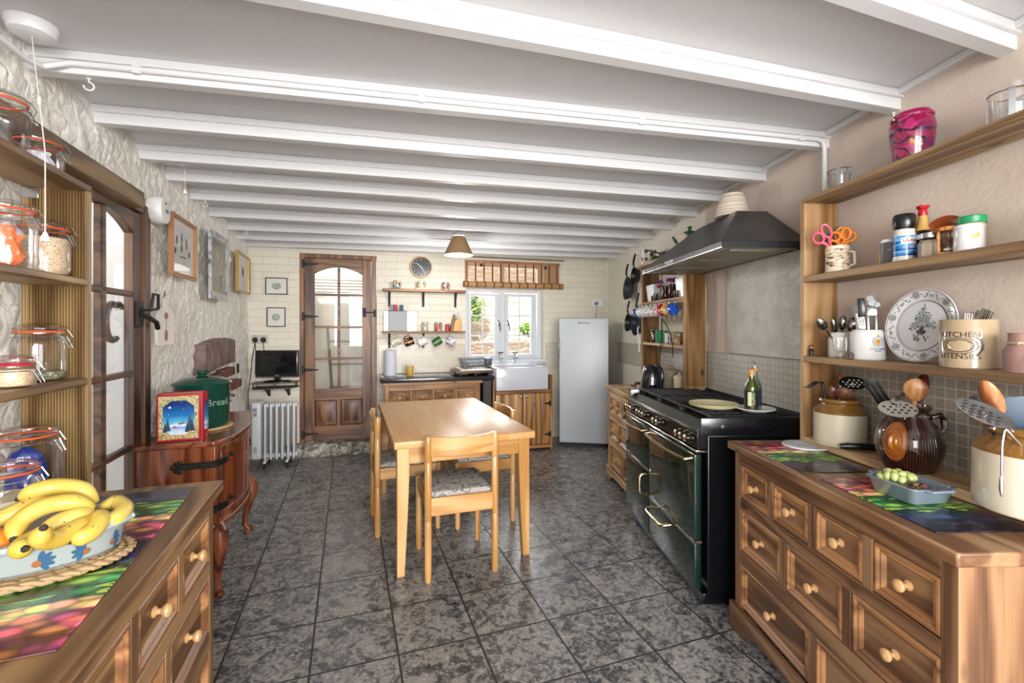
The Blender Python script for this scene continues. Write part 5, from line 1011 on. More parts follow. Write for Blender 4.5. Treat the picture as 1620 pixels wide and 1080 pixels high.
def one(m, name, mat, lab, cat, n, s, z, rz=0, group=None, kids=(), **k): o = put(tag(m.done(name, mat, **k), lab, cat, group), RF, (n, s, z), rz); return o
# top shelf
def tumbler(lab, n, s, h=.09, r=.040):
    t = rt('glass_tea_mug', lab, 'glass', n, s, 1.958, 20); M().lathe([(0, 0), (r*.9, 0), (r*.93, .004), (r, h)], 24, False).lathe([(0, .006), (r*.86, .007), (r*.95, h)], 24, False).done('glass_body', GLASS, t)
    m = M()
    for a in range(4): q = a*PI/2+.4; m.at((0, 0, 0), (0, 0, q)).box(r+.001, r+.003, -.007, .007, 0, h*.86)
    m.at().tube([(1.02*(r+.001)*math.cos(2*PI*i/24), 1.02*(r+.001)*math.sin(2*PI*i/24), h*.82) for i in range(24)], .002, 5, True); m.tube([(r, 0, h*.8), (r+.022, 0, h*.78), (r+.024, 0, h*.3), (r, 0, h*.2)], .004, 6, flat=1.8); m.done('metal_holder', STEEL, t)
tumbler('small glass in a steel holder at the far end of the top right shelf', 1.51, 1.86, .10, .042); tumbler('larger glass in a steel holder on the top right shelf, at the right edge', 1.52, 1.235, .11, .046)
n_ = NT('magenta_swirl_glaze'); v_ = n_.coords((1, 1, 1), rnd=False); x = n_.n('ShaderNodeTexVoronoi'); x.inputs['Scale'].default_value = 26; n_.l(v_, x.inputs['Vector']); hue = n_.n('ShaderNodeSeparateColor'); n_.l(x.outputs['Color'], hue.inputs[0]); e = n_.n('ShaderNodeTexWave', wave_type='RINGS'); e.inputs['Scale'].default_value = 9; e.inputs['Distortion'].default_value = 16; n_.l(v_, e.inputs['Vector'])
c_ = n_.ramp(hue.outputs[0], [(0, '#860f42'), (.4, '#a3245a'), (.6, '#6b1450'), (.78, '#1f7a5c'), (.88, '#e07a3a'), (.95, '#5b1a6a')], 'CONSTANT'); n_.set(n_.mix(n_.math('LESS_THAN', e.outputs[1], .13), c_, col('#2c0a2a')), .1, coat=.6)
vz = rt('lidded_jar', 'bright magenta and purple patterned ceramic jar on the top right shelf', 'jar', 1.525, 1.545, 1.958); MAG = n_.m
M().lathe([(0, 0), (.046, 0), (.052, .006), (.055, .03), (.062, .07), (.066, .115), (.064, .140), (.058, .152), (.058, .156)], 40, False).done('body', MAG, vz); M().at((0, 0, .155)).lathe([(.060, 0), (.062, .006), (.060, .012), (.054, .014), (.052, .022), (.02, .026), (0, .026)], 40).done('lid', plain('#8a1048', .12, coat=.5), vz)
# second shelf
def lie(m): return m
sm = rt('printed_mug', 'cream mug printed with brown street scene, holding scissors', 'mug', 1.515, 1.88, 1.607)
n_ = NT('sepia_street_print'); v_ = n_.coords((1, 1, 1), rnd=False); sx = n_.n('ShaderNodeSeparateXYZ'); n_.l(v_, sx.inputs[0]); z_ = n_.math('MULTIPLY', sx.outputs[2], 8); f = n_.noise(n_.coords((1, 1, 3), rnd=False), 32, 5, .75); b_ = n_.math('MULTIPLY', n_.math('GREATER_THAN', sx.outputs[2], .022), n_.math('LESS_THAN', sx.outputs[2], .100)); k = n_.math('MULTIPLY', n_.math('GREATER_THAN', f, .54), b_); n_.set(n_.mix(k, n_.ramp(f, [(.4, '#e5d8c3'), (.5, '#d3bd9c'), (.52, '#e5d8c3')]), n_.ramp(f, [(.54, '#6b4a36'), (.66, '#3a2a24'), (.7, '#8a3a2c')])), .15, coat=.3)
M().lathe([(0, 0), (.044, 0), (.046, .006), (.044, .012), (.045, .10), (.043, .115), (.040, .115), (.041, .02), (0, .012)], 32, False).done('body', n_.m, sm); M().tube([(.043, -.01, .095), (.066, -.012, .09), (.068, -.012, .04), (.043, -.01, .028)], .006).done('handle', CREAM, sm)
def scissors(lab, base, up, c_, s_=1.0, side=(1, 0, 0), rim=None, mirror=1):
    up = Vector(up).normalized(); o_ = Vector(base); t = rt('scissors', lab, 'scissors', *o_); nrm = Vector((-.62, -.78, .05))
    m = basis(M(), (0, 0, 0), up, nrm); m.box(-.009, -.001, -.002, .0, -.085, .012).box(.001, .009, .0005, .0025, -.085, .012).cyl((0, -.004, 0), (0, .004, 0), .006); m.done('blades', STEEL, t)
    hm = plain(c_, .35)
    for sg, (rx, rz, cz) in ((-1, (.019, .023, .052)), (1, (.015, .030, .062))):
        sg *= mirror; m = basis(M(), (0, 0, 0), up, nrm); pts = [(sg*(.019+rx*math.cos(R_(a))), 0, (cz+rz*math.sin(R_(a)))*s_) for a in range(0, 360, 24)]; m.tube(pts, .0055, 8, True); m.tube([(sg*.004, 0, 0), (sg*.010, 0, .020*s_), (sg*.018, 0, (cz-rz)*s_)], [.006, .0075, .006], 8); m.done('handle', hm, t)
scissors('pink-handled scissors leaning left in the printed mug', (1.485, 1.885, 1.724), (-.55, -.05, .75), '#c9546a', 1.05)
scissors('teal-handled scissors at the back of the printed mug', (1.525, 1.905, 1.724), (.0, .1, 1), '#1c5a62', .92)
scissors('orange-handled scissors in the middle of the printed mug', (1.520, 1.868, 1.722), (-.05, -.05, 1), '#e07a1e', .80)
scissors('orange-handled scissors leaning right in the printed mug', (1.535, 1.88, 1.722), (.30, 0, 1), '#e8821e', .90, mirror=-1)
one(M().lathe([(.0, 0), (.018, 0), (.019, .06), (.0, .062)], 20), 'spice_tin', spots('yellow_spice_print', '#c9a41e', ['#7a5a10', '#d9b52a', '#8a6a14', '#e0c040'], 60, .5, .3), 'small yellow spice tin, leftmost on the second right shelf', 'tin', 1.555, 1.690, 1.607)
gt = rt('spice_drum', 'grey-brown drum with a white lid and curved line, beside the salt grinder', 'tin', 1.53, 1.637, 1.607); M().lathe([(0, 0), (.029, 0), (.030, .002), (.030, .085), (0, .086)], 28).done('drum', plain('#5f5a56', .35), gt); M().at((0, 0, .0855)).lathe([(.031, 0), (.031, .008), (.028, .012), (0, .012)], 28).done('lid', WHITE, gt); box('label', plain('#b9b5ae', .5), gt, .006, .022, -.0305, -.0255, .028, .062, bev=0)
m = M(); m.tube([(.0306*math.cos(R_(a)), .0306*math.sin(R_(a)), z) for a, z in ((-150, .055), (-135, .058), (-120, .052), (-110, .040), (-112, .026), (-122, .016), (-135, .010))], .0009, 5); m.done('curved_line', plain('#e8e0d8', .4), gt)
sg = rt('salt_grinder', 'clear salt grinder with blue label and black top', 'grinder', 1.515, 1.565, 1.607)
SZ = plain('#cfd0d6', .25); M().lathe([(0, 0), (.033, 0), (.034, .004), (.034, .020)], 28).lathe([(.033, .02), (.033, .100), (.030, .108), (.030, .118)], 28, False).done('jar', plain('#c9c4bc', .15, coat=.4), sg)
n_ = NT('blue_sea_label'); v_ = n_.coords((1, 1, 5), rnd=False); n_.set(n_.ramp(n_.noise(v_, 12, 2), [(.35, '#0a2a6a'), (.5, '#1a6ab8'), (.62, '#7ab8e0'), (.68, '#123a80')]), .25); M().lathe([(.0338, .022), (.0338, .094)], 36, False).done('label', n_.m, sg)
m = M(); vs = [(.0345*math.cos(R_(a)), .0345*math.sin(R_(a)), z) for z in (.064, .086) for a in range(-150, -55, 12)]; nn = len(vs)//2; m._new(vs, [(i, i+1, i+nn+1, i+nn) for i in range(nn-1)]); m.done('white_panel', plain('#eceef2', .3), sg)
text('lettering', 'SAXA', .019, plain('#b02030', .4), sg, (0, 0, .075), cyl_r=.0350, ang=R_(-16)); text('lettering', 'SEA SALT', .009, plain('#e8f0f8', .4), sg, (0, 0, .050), cyl_r=.0346, ang=R_(-20)); text('lettering', 'COARSE', .006, plain('#e8f0f8', .4), sg, (0, 0, .040), cyl_r=.0346, ang=R_(-20))
M().at((0, 0, .117)).lathe([(.029, 0), (.032, .006), (.034, .028), (.033, .048), (.028, .056), (.02, .058), (0, .058)], 32).done('grinder_top', BLACK, sg)
sy = rt('soy_sauce_bottle', 'soy sauce bottle with a red cap behind the salt grinder', 'bottle', 1.565, 1.545, 1.607); M().lathe([(0, 0), (.026, 0), (.028, .005), (.028, .075), (.030, .095), (.022, .110), (.012, .150), (.011, .168)], 24, False).done('glass_body', plain('#1c100c', .08, coat=.5), sy); M().lathe([(.0225, .111), (.0135, .150), (.0125, .165)], 24, False).done('neck_label', plain('#b98f4a', .5), sy); M().lathe([(.029, .078), (.031, .094)], 24, False).done('body_label', plain('#cfd0cc', .4), sy)
M().at((0, 0, .166)).lathe([(.013, 0), (.014, .006), (.012, .020), (.017, .026), (.019, .034), (0, .035)], 20).tube([(0, 0, .028), (-.014, -.01, .032), (-.022, -.016, .030)], .005).done('cap', plain('#a81420', .25), sy)
gj2 = rt('spice_jar', 'glass jar of pale powder with a steel screw lid on the second right shelf', 'jar', 1.515, 1.470, 1.607); M().lathe([(0, 0), (.031, 0), (.033, .004), (.033, .050), (.024, .066), (.023, .072)], 8, False).done('body', GLASS, gj2); M().lathe([(0, .003), (.0305, .004), (.0305, .050), (.02, .062), (0, .062)], 8, False).done('contents', plain('#b5a795', .8), gj2); M().at((0, 0, .070)).lathe([(.026, 0), (.026, .016), (.023, .018), (0, .018)], 28).done('lid', STEEL, gj2)
tp = rt('terracotta_dish', 'brown glazed terracotta dish leaning on the wall behind the spice jars', 'dish', 1.588, 1.480, 1.684, -80); tp.scale = (.9,)*3; M().at((0, 0, 0), (PI/2-.10, 0, 0)).lathe([(.0, .004), (.045, .004), (.055, .012), (.078, .020), (.080, .016), (.058, .004), (.045, -.004), (0, -.004)], 44, False).done('dish', plain('#8a3f1c', .15, coat=.5), tp)
et = rt('egg_timer', 'turned wooden sand timer with glass bulb and green motif', 'egg timer', 1.51, 1.405, 1.607, 15)
WT = wood('#8a5428', '#b9763c', '#cf9558', 'z', .35, 3, 0); m = M().lathe([(0, 0), (.030, 0), (.033, .004), (.030, .010), (0, .011)], 28).lathe([(0, .080), (.030, .080), (.033, .085), (.028, .092), (0, .094)], 28); m.done('end_discs', WT, et)
for a in (20, 140, 260): M().at((.024*math.cos(R_(a)), .024*math.sin(R_(a)), 0)).lathe([(.003, .010), (.0055, .022), (.003, .036), (.005, .042), (.003, .048), (.0055, .062), (.003, .080)], 10, False).done('turned_post', WT, et)
M().lathe([(.0, .012), (.013, .016), (.014, .030), (.003, .046), (.014, .062), (.013, .076), (0, .079)], 20, False).done('glass_bulb', GLASS, et); M().lathe([(0, .013), (.0115, .017), (.010, .024), (0, .026)], 16).done('sand', WHITE, et); M().at((0, -.017, .045)).ball((0, 0, 0), (.008, .0015, .013), 10, 8).done('green_motif', plain('#2f7a3a', .4), et)
gl_ = rt('green_lidded_jar', 'jar with a bright green lid behind the sand timer', 'jar', 1.564, 1.380, 1.607); M().lathe([(0, 0), (.031, 0), (.033, .006), (.033, .092), (.030, .100)], 24).done('body', plain('#b3a07c', .3), gl_); M().at((0, 0, .099)).lathe([(.035, 0), (.036, .004), (.036, .020), (.033, .023), (0, .023)], 30).done('lid', plain('#0f8a54', .35), gl_)
wj = rt('white_canister', 'small white ceramic canister with yellow fruit and lid on the second right shelf', 'canister', 1.515, 1.345, 1.607); M().lathe([(0, 0), (.034, 0), (.036, .005), (.036, .074), (0, .075)], 32).done('body', plain('#c9c9ca', .12, coat=.4), wj); M().at((0, 0, .0745)).lathe([(.037, 0), (.037, .004), (.032, .012), (.02, .015), (0, .015)], 32).done('lid', plain('#cfcfd0', .12, coat=.4), wj)
m = M()
for a, z in ((-118, .045), (-106, .051)):
    m.at((.0358*math.cos(R_(a)), .0358*math.sin(R_(a)), z), (0, 0, R_(a+90))).ball((0, 0, 0), (.007, .0012, .0055), 10, 6)
m.done('painted_fruit', plain('#d9a83a', .3), wj)
one(M().lathe([(0, 0), (.022, 0), (.022, .105), (0, .106)], 20), 'pepper_bottle', plain('#3a2a24', .3), 'slim dark bottle on the second right shelf at the edge of the frame', 'bottle', 1.53, 1.150, 1.607)
# third shelf
fg2 = rt('tiny_figurine', 'tiny dark figurine at the far end of the third right shelf', 'figurine', 1.462, 1.965, 1.2475); M().lathe([(0, 0), (.010, 0), (.008, .010), (.007, .022), (.009, .028), (.003, .033), (0, .033)], 14).box(-.013, .013, -.003, .003, .020, .025).done('body', plain('#16181e', .4), fg2); M().ball((0, 0, .038), .006, 10, 8).done('head', plain('#c98a62', .4), fg2); M().lathe([(.007, .041), (.006, .048), (0, .049)], 10).done('hat', BLACK, fg2)
CK = plain('#cfccc6', .15, coat=.4, var=.06)
p1 = rt('stoneware_pot', 'pale grey stoneware pot full of spoons on the third right shelf', 'pot', 1.53, 1.875, 1.2475); M().lathe([(0, 0), (.046, 0), (.049, .006), (.049, .078), (.041, .090), (.040, .100), (.043, .106), (.038, .106), (.036, .09), (.044, .07), (.044, .01), (0, .008)], 32, False).done('pot', CK, p1)
def spoon(lab, base, head, hl, hw, mat, nrm=(-.6, -.8, 0), name='spoon', group=None, depth=.004, hr=.0032, hmat=None, flat_=False, cat='spoon'):
    b, h = Vector(base), Vector(head); d = (h-b).normalized(); t = rt(name, lab, cat, *b, group=group)
    e = h-b; m = basis(M(), tuple(e), d, nrm)
    vs = []; nu, nv = 16, 6
    for j in range(nv+1):
        q = j/nv
        for i in range(nu):
            a = 2*PI*i/nu; vs.append((q*hw/2*math.cos(a), depth*(1-q*q)*2, q*hl/2*math.sin(a)))
    m._new(vs, [(j*nu+i, j*nu+(i+1) % nu, (j+1)*nu+(i+1) % nu, (j+1)*nu+i) for j in range(nv) for i in range(nu)])
    vs2 = [(v[0]*1.0, v[1]+.0018, v[2]) for v in vs]; m._new(vs2, [((j+1)*nu+i, (j+1)*nu+(i+1) % nu, j*nu+(i+1) % nu, j*nu+i) for j in range(nv) for i in range(nu)])
    k = nv*nu; m._new([vs[k+i] for i in range(nu)]+[vs2[k+i] for i in range(nu)], [(i, (i+1) % nu, nu+(i+1) % nu, nu+i) for i in range(nu)])
    bmesh.ops.remove_doubles(m.bm, verts=m.bm.verts, dist=1e-5)
    m.done('bowl', mat, t, recalc=True, sharp=60)
    M().tube([(0, 0, 0), tuple(e*.6), tuple(e-d*hl*.46)], [hr*1.1, hr, hr*.8], 8).done('handle', hmat or mat, t); return t
SP = plain('#8a8884', .16, 1)
for i, (x, y, dx, w_) in enumerate(((1.505, 1.870, -.062, .036), (1.522, 1.880, -.018, .024), (1.535, 1.885, .012, .032), (1.545, 1.865, .030, .038))):
    spoon('steel spoon in the grey stoneware pot, ' + ('leaning furthest left', 'narrow one second from left', 'behind, third from left', 'largest, leaning right')[i], (x, y, 1.30), (x+dx-.012, y-.01, 1.388+(.0, -.004, .006, .0)[i]), .062, w_, SP, group='spoons in the grey stoneware pot')
gb_ = rt('glass_goblet', 'small footed glass in front of the two white pots on the third right shelf', 'glass', 1.462, 1.80, 1.2475); M().lathe([(.026, 0), (.026, .003), (.008, .008), (.008, .022), (.022, .030), (.025, .040), (.026, .085)], 24, False).done('goblet', GLASS, gb_)
ring_ = rt('napkin_ring', 'brown ring on its side between the glass and the white pot', 'ring', 1.462, 1.745, 1.262, 35); M().at((0, 0, 0), (0, PI/2, 0)).lathe([(.014, -.009), (.014, .009), (.010, .009), (.010, -.009), (.014, -.009)], 24, False).done('ring', plain('#5a4236', .25), ring_)
wp = rt('white_crest_jar', 'white pottery jar with gold and blue crest holding kitchen tools', 'jar', 1.525, 1.735, 1.2475); M().lathe([(0, 0), (.055, 0), (.058, .005), (.058, .105), (.050, .117), (.046, .117), (.050, .10), (.052, .01), (0, .008)], 36, False).done('jar', plain('#dcdcda', .13, coat=.4), wp)
def wrapdisc(m, r, a0, z0, rad, n=20, off=.0006, sx_=1): P = [((r+off)*math.cos(a0+sx_*rad*math.cos(2*PI*i/n)/r), (r+off)*math.sin(a0+sx_*rad*math.cos(2*PI*i/n)/r), z0+rad*math.sin(2*PI*i/n)) for i in range(n)]; m._new(P, [tuple(range(n))]); return m
a0 = R_(-98)
m = M(); m.tube([((.0586)*math.cos(a0+.30*math.cos(t)), .0586*math.sin(a0+.30*math.cos(t)), .072+.018*math.sin(t)) for t in [2*PI*i/24 for i in range(24)]], .0009, 5, True); m.done('crest_ring', plain('#4a6ab8', .3), wp)
wrapdisc(wrapdisc(M(), .058, a0, .070, .011), .058, a0, .095, .004).done('crest', spots('gold_crest', '#c9962e', ['#e0b85a', '#a87a1e', '#f0e0b0', '#c9962e'], 220, .5, .3), wp, recalc=False)
text('lettering', 'ROYAL CREAM', .0085, plain('#2a4aa0', .4), wp, (0, 0, .043), cyl_r=.0584, ang=R_(-8)); text('lettering', 'POTTERY', .0055, plain('#2a4aa0', .4), wp, (0, 0, .035), cyl_r=.0584, ang=R_(-8))
def tool(name, lab, cat, base, tip, parts):
    b, h = Vector(base), Vector(tip); t = rt(name, lab, cat, *b); d = h-b; L = d.length
    for nm, mat, fn in parts: m = basis(M(), (0, 0, 0), d, (-.6, -.8, 0)); fn(m, L); m.done(nm, mat, t)
    return t
tool('peeler', 'slim black and steel peeler, leftmost tool in the white crest jar', 'peeler', (1.500, 1.745, 1.30), (1.490, 1.755, 1.462), [('handle', STEEL, lambda m, L: m.tube([(0, 0, 0), (0, 0, L*.8)], .005)), ('tip', BLACK, lambda m, L: m.box(-.010, .008, -.004, .004, L*.8, L))])
tool('tin_opener', 'black-handled tin opener in the white crest jar', 'opener', (1.530, 1.755, 1.30), (1.522, 1.765, 1.492), [('handle', BLACK, lambda m, L: m.box(-.012, .012, -.005, .005, L*.62, L, bev=.004).box(-.010, .0, -.005, .005, L*.35, L*.65, bev=.003)), ('steel_jaw', STEEL, lambda m, L: m.tube([(.0, 0, 0), (.004, 0, L*.5)], .005))])
tool('corkscrew', 'steel winged corkscrew at the right of the white crest jar', 'corkscrew', (1.545, 1.735, 1.30), (1.560, 1.755, 1.500), [('frame', STEEL, lambda m, L: m.box(-.018, -.008, -.004, .004, 0, L*.72, bev=.003).box(.008, .018, -.004, .004, 0, L*.70, bev=.003).box(-.018, .018, -.005, .005, L*.60, L*.80, bev=.004)), ('gear_head', DSTEEL, lambda m, L: m.cyl((0, -.008, L*.86), (0, .008, L*.86), .014).cyl((-.006, -.004, L*.95), (-.006, .004, L*.95), .012).cyl((.016, -.008, L*.82), (.016, .008, L*.82), .010)), ('screw', CHROME, lambda m, L: m.cyl((.017, -.010, L*.82), (.017, .006, L*.82), .005))])
tool('serving_fork', 'steel fork leaning in the white crest jar', 'fork', (1.510, 1.730, 1.30), (1.498, 1.738, 1.415), [('handle', STEEL, lambda m, L: m.tube([(0, 0, 0), (0, 0, L*.6)], .004)), ('tines', STEEL, lambda m, L: m.box(-.011, .011, -.001, .001, L*.55, L*.72, bev=.0009).box(-.011, -.008, -.001, .001, L*.7, L).box(-.0045, -.0015, -.001, .001, L*.7, L).box(.0015, .0045, -.001, .001, L*.7, L).box(.008, .011, -.001, .001, L*.7, L))])
# decorative plate leaning on the wall
pt = rt('decorative_plate', 'large white plate with black floral border leaning on the wall above the jug', 'plate', 1.566, 1.545, 1.2475)
R0 = .131; tilt = R_(9)
pl_mx = Matrix.Translation((0, 0, R0*math.cos(tilt)+.002)) @ Matrix.Rotation(R_(-88), 4, 'Z') @ Matrix.Rotation(PI/2-tilt, 4, 'X')
def pm(): m = M(); m.mx = pl_mx.copy(); return m
INKP = plain('#4a4c4e', .2)
PW = plain('#d3d2d4', .12, coat=.4); pm().lathe([(0, .004), (.088, .004), (.094, .008), (R0, .018), (R0+.001, .015), (.094, .001), (.085, -.006), (0, -.006)], 64, False).done('plate', PW, pt)
def ptube(m, pts, r=.0011): m.tube([(x, y, pz(x, y)) for x, y in pts], r, 4)
def pz(x, y): q = math.hypot(x, y); return .0045 if q < .088 else (.0045+(q-.088)*.67 if q < .094 else .0085+(q-.094)*.238)
m = pm()
for r in (.089, .0925): m.tube([(r*math.cos(2*PI*i/60), r*math.sin(2*PI*i/60), pz(r, 0)) for i in range(60)], .0008, 4, True)
for r in (R0-.004,): m.tube([(r*math.cos(2*PI*i/60), r*math.sin(2*PI*i/60), pz(r, 0)) for i in range(60)], .0012, 4, True)
m.done('border_lines', INKP, pt)
m = pm(); fl_ = pm(); gr_ = pm(); rnd = random.Random(4)
for k in range(12):
    a = 2*PI*k/12+.26; cx_, cy_ = .1145*math.cos(a), .1145*math.sin(a); 
    if k % 2: 
        for rr_ in (.012, .0075): ptube(m, [(cx_+rr_*math.cos(2*PI*i/18), cy_+rr_*math.sin(2*PI*i/18)) for i in range(19)], .0012)
        for j in range(6): ptube(m, [(cx_+.002*math.cos(j), cy_+.002*math.sin(j)), (cx_+.006*math.cos(j*1.047), cy_+.006*math.sin(j*1.047))], .0013)
    else:
        for j in range(6): q = j*1.047+a; fl_.ball((cx_+.0065*math.cos(q), cy_+.0065*math.sin(q), pz(cx_, cy_)), (.0042, .0042, .0007), 8, 4)
        gr_.ball((cx_, cy_, pz(cx_, cy_)+.0004), (.0035, .0035, .0009), 8, 4)
        for sg_ in (-1, 1): ptube(m, [(.1145*math.cos(a+sg_*t_)+.012*math.sin(t_*22)*math.cos(a), .1145*math.sin(a+sg_*t_)+.012*math.sin(t_*22)*math.sin(a)) for t_ in [.10+.02*i for i in range(9)]], .0011)
    for sg_ in (-1, 1): q = a+sg_*.17; m.ball((.1145*math.cos(q), .1145*math.sin(q), pz(.1145, 0)), (.004, .002, .0007), 8, 4)
def leaf(x, y, a, l=.009): m.ball((x+l*.5*math.cos(a), y+l*.5*math.sin(a), .0047), (.0022+.0012*abs(math.cos(a)), .0022+.0012*abs(math.sin(a)), .0007), 8, 4)
for x0, y0 in ((0, .022), (-.020, .012), (.020, .012), (-.033, .000), (.033, .002), (-.013, .030), (.013, .032), (0, .048)):
    for j in range(6): q = j*1.047; fl_.ball((x0+.0062*math.cos(q), y0+.0062*math.sin(q), .0048), (.0036, .0036, .0007), 8, 4)
    gr_.ball((x0, y0, .0052), (.003, .003, .0008), 8, 4); ptube(m, [(x0, y0), (x0*.55, y0*.3-.004), (0, -.014)], .0010)
    for j in range(7): q = rnd.random()*6.28; leaf(x0+.010*math.cos(q), y0+.010*math.sin(q), q)
m.tube([(.016*math.cos(2*PI*i/20), -.022+.007*math.sin(2*PI*i/20), .005) for i in range(20)], .0018, 5, True); m.ball((0, -.022, .0045), (.013, .005, .001), 12, 4)
for j in range(22): leaf((rnd.random()-.5)*.05, -.045+(rnd.random()-.5)*.018, rnd.random()*6.28)
ptube(m, [(0, .05), (-.004, .062), (.003, .072), (-.002, .080)], .001); m.done('black_transfer_print', INKP, pt, recalc=False); fl_.done('blue_grey_flowers', plain('#8796a0', .2), pt); gr_.done('yellow_flower_centres', plain('#b9b06a', .2), pt)
ku = rt('utensil_crock', 'tan crock lettered KITCHEN UTENSILS holding forks, in front of the patterned plate', 'crock', 1.513, 1.345, 1.2475); TAN = plain('#a08c70', .12, coat=.5)
M().lathe([(0, 0), (.066, 0), (.068, .003), (.068, .147), (.0665, .150), (.063, .150), (.063, .01), (0, .008)], 48, False).done('crock', TAN, ku)
DB = plain('#3a2c26', .3); text('lettering', 'KITCHEN', .024, DB, ku, (0, 0, .103), cyl_r=.0684, ang=R_(-66)); text('lettering', 'UTENSILS', .024, DB, ku, (0, 0, .037), cyl_r=.0684, ang=R_(-66))
a0 = R_(-90-66); m = M()
for rx, rz_, th in ((.044, .024, .0009), (.034, .019, .0014)): m.tube([(.0685*math.cos(a0+rx*math.cos(t)/.0685), .0685*math.sin(a0+rx*math.cos(t)/.0685), .070+rz_*math.sin(t)) for t in [2*PI*i/36 for i in range(36)]], th, 5, True)
m.tube([(.0685*math.cos(a0+q/.0685), .0685*math.sin(a0+q/.0685), z) for q, z in ((.040, .095), (.050, .088), (.056, .074), (.054, .060), (.046, .048), (.038, .040))], [.001, .0022, .003, .0032, .002, .001], 6)
m.done('oval_emblem', DB, ku); P = [(.0683*math.cos(a0+.031*math.cos(t)/.0685), .0683*math.sin(a0+.031*math.cos(t)/.0685), .070+.0165*math.sin(t)) for t in [2*PI*i/24 for i in range(24)]]; m = M(); m._new(P, [tuple(range(24))]); m.done('emblem_engraving', spots('engraving', '#8a7660', ['#4a3a30', '#a08c70', '#5c4a3e', '#c2ab8a'], 120, .5, .3), ku, recalc=False)
for i, (dx, dy, h) in enumerate(((.020, .018, .030), (.034, .012, .036), (.050, .008, .042), (.062, .0, .047), (.070, -.008, .040))):
    tool('fork', 'steel fork in the tan crock, ' + ('first', 'second', 'third', 'fourth', 'fifth')[i] + ' from the left', 'fork', (1.505+i*.003, 1.352-i*.004, 1.31), (1.505+dx*1.25, 1.352+dy*.3, 1.395+h*.75), [('handle', SP, lambda m, L: m.tube([(0, 0, 0), (0, 0, L*.55)], .003, 6)), ('tines', SP, lambda m, L: m.box(-.009, .009, -.0012, .0012, L*.5, L*.72, bev=.001).box(-.009, -.0065, -.001, .001, L*.7, L).box(-.004, -.0015, -.001, .001, L*.7, L).box(.001, .0035, -.001, .001, L*.7, L).box(.0065, .009, -.001, .001, L*.7, L))])
pk = rt('pink_bottle', 'dusky pink pot tied with raffia at the right edge of the third shelf', 'pot', 1.51, 1.19, 1.2475); M().lathe([(0, 0), (.044, 0), (.046, .06), (.036, .075), (.034, .105), (.036, .110), (0, .110)], 28).done('pot', plain('#9c7a70', .5, var=.2), pk); M().tube([(.0375*math.cos(2*PI*i/20), .0375*math.sin(2*PI*i/20), .082) for i in range(20)], .003, 6, True).tube([(-.034, -.016, .082), (-.055, -.03, .084), (-.062, -.03, .080)], .003).tube([(-.026, -.027, .082), (-.038, -.042, .05), (-.042, -.045, .02), (-.040, -.046, .003)], .0028).done('raffia_tie', plain('#c2a581', .7), pk)
# on the chest
BG = plain('#7d5826', .12, coat=.5); STN = plain('#cfc5b2', .16, coat=.4, var=.04)
def crock(lab, n, s, r, h):
    t = rt('stoneware_crock', lab, 'crock', n, s, .885); k = h/.20
    M().lathe([(0, 0), (r*.95, 0), (r*.98, .004), (r, .02*k), (r, .140*k)], 48, False).done('body', STN, t)
    M().lathe([(r, .138*k), (r*1.005, .146*k), (r*.97, .150*k), (r*.74, .172*k), (r*.72, .178*k), (r*.80, .184*k), (r*.82, .190*k), (r*.80, .197*k), (r*.74, .200*k), (r*.66, .198*k), (r*.66, .15*k), (r*.60, .14*k)], 48, False).done('brown_glazed_shoulder', BG, t); return t
crock('two-tone stoneware crock with spoons at the far end of the right-hand chest', 1.495, 1.842, .094, .192)
crock('big two-tone stoneware crock cut by the right edge of the frame', 1.468, 1.128, .128, .225)
WDS = wood('#4a2a18', '#7a4a2c', '#9c6a42', 'z', .35, 2, 0); WDD = wood('#2c1610', '#4c2a20', '#66402e', 'z', .3, 2, 0)
spoon('dark wooden spoon low in the far crock', (1.49, 1.85, .93), (1.442, 1.815, 1.105), .058, .042, WDD, hr=.006, depth=.005)
spoon('wooden spoon facing the camera in the far crock', (1.50, 1.84, .93), (1.484, 1.803, 1.10), .062, .048, WDS, hr=.006, depth=.006)
tool('carving_steel', 'tall wooden-handled tool with a steel collar at the back of the far crock', 'tool', (1.49, 1.855, .93), (1.545, 1.889, 1.180), [('shaft', STEEL, lambda m, L: m.tube([(0, 0, 0), (0, 0, L*.74)], .004)), ('collar', STEEL, lambda m, L: m.tube([(0, 0, L*.72), (0, 0, L*.78)], [.009, .010])), ('handle', WDS, lambda m, L: m.tube([(0, 0, L*.77), (0, 0, L*.85), (0, 0, L*.95), (0, 0, L)], [.012, .015, .014, .008]))])
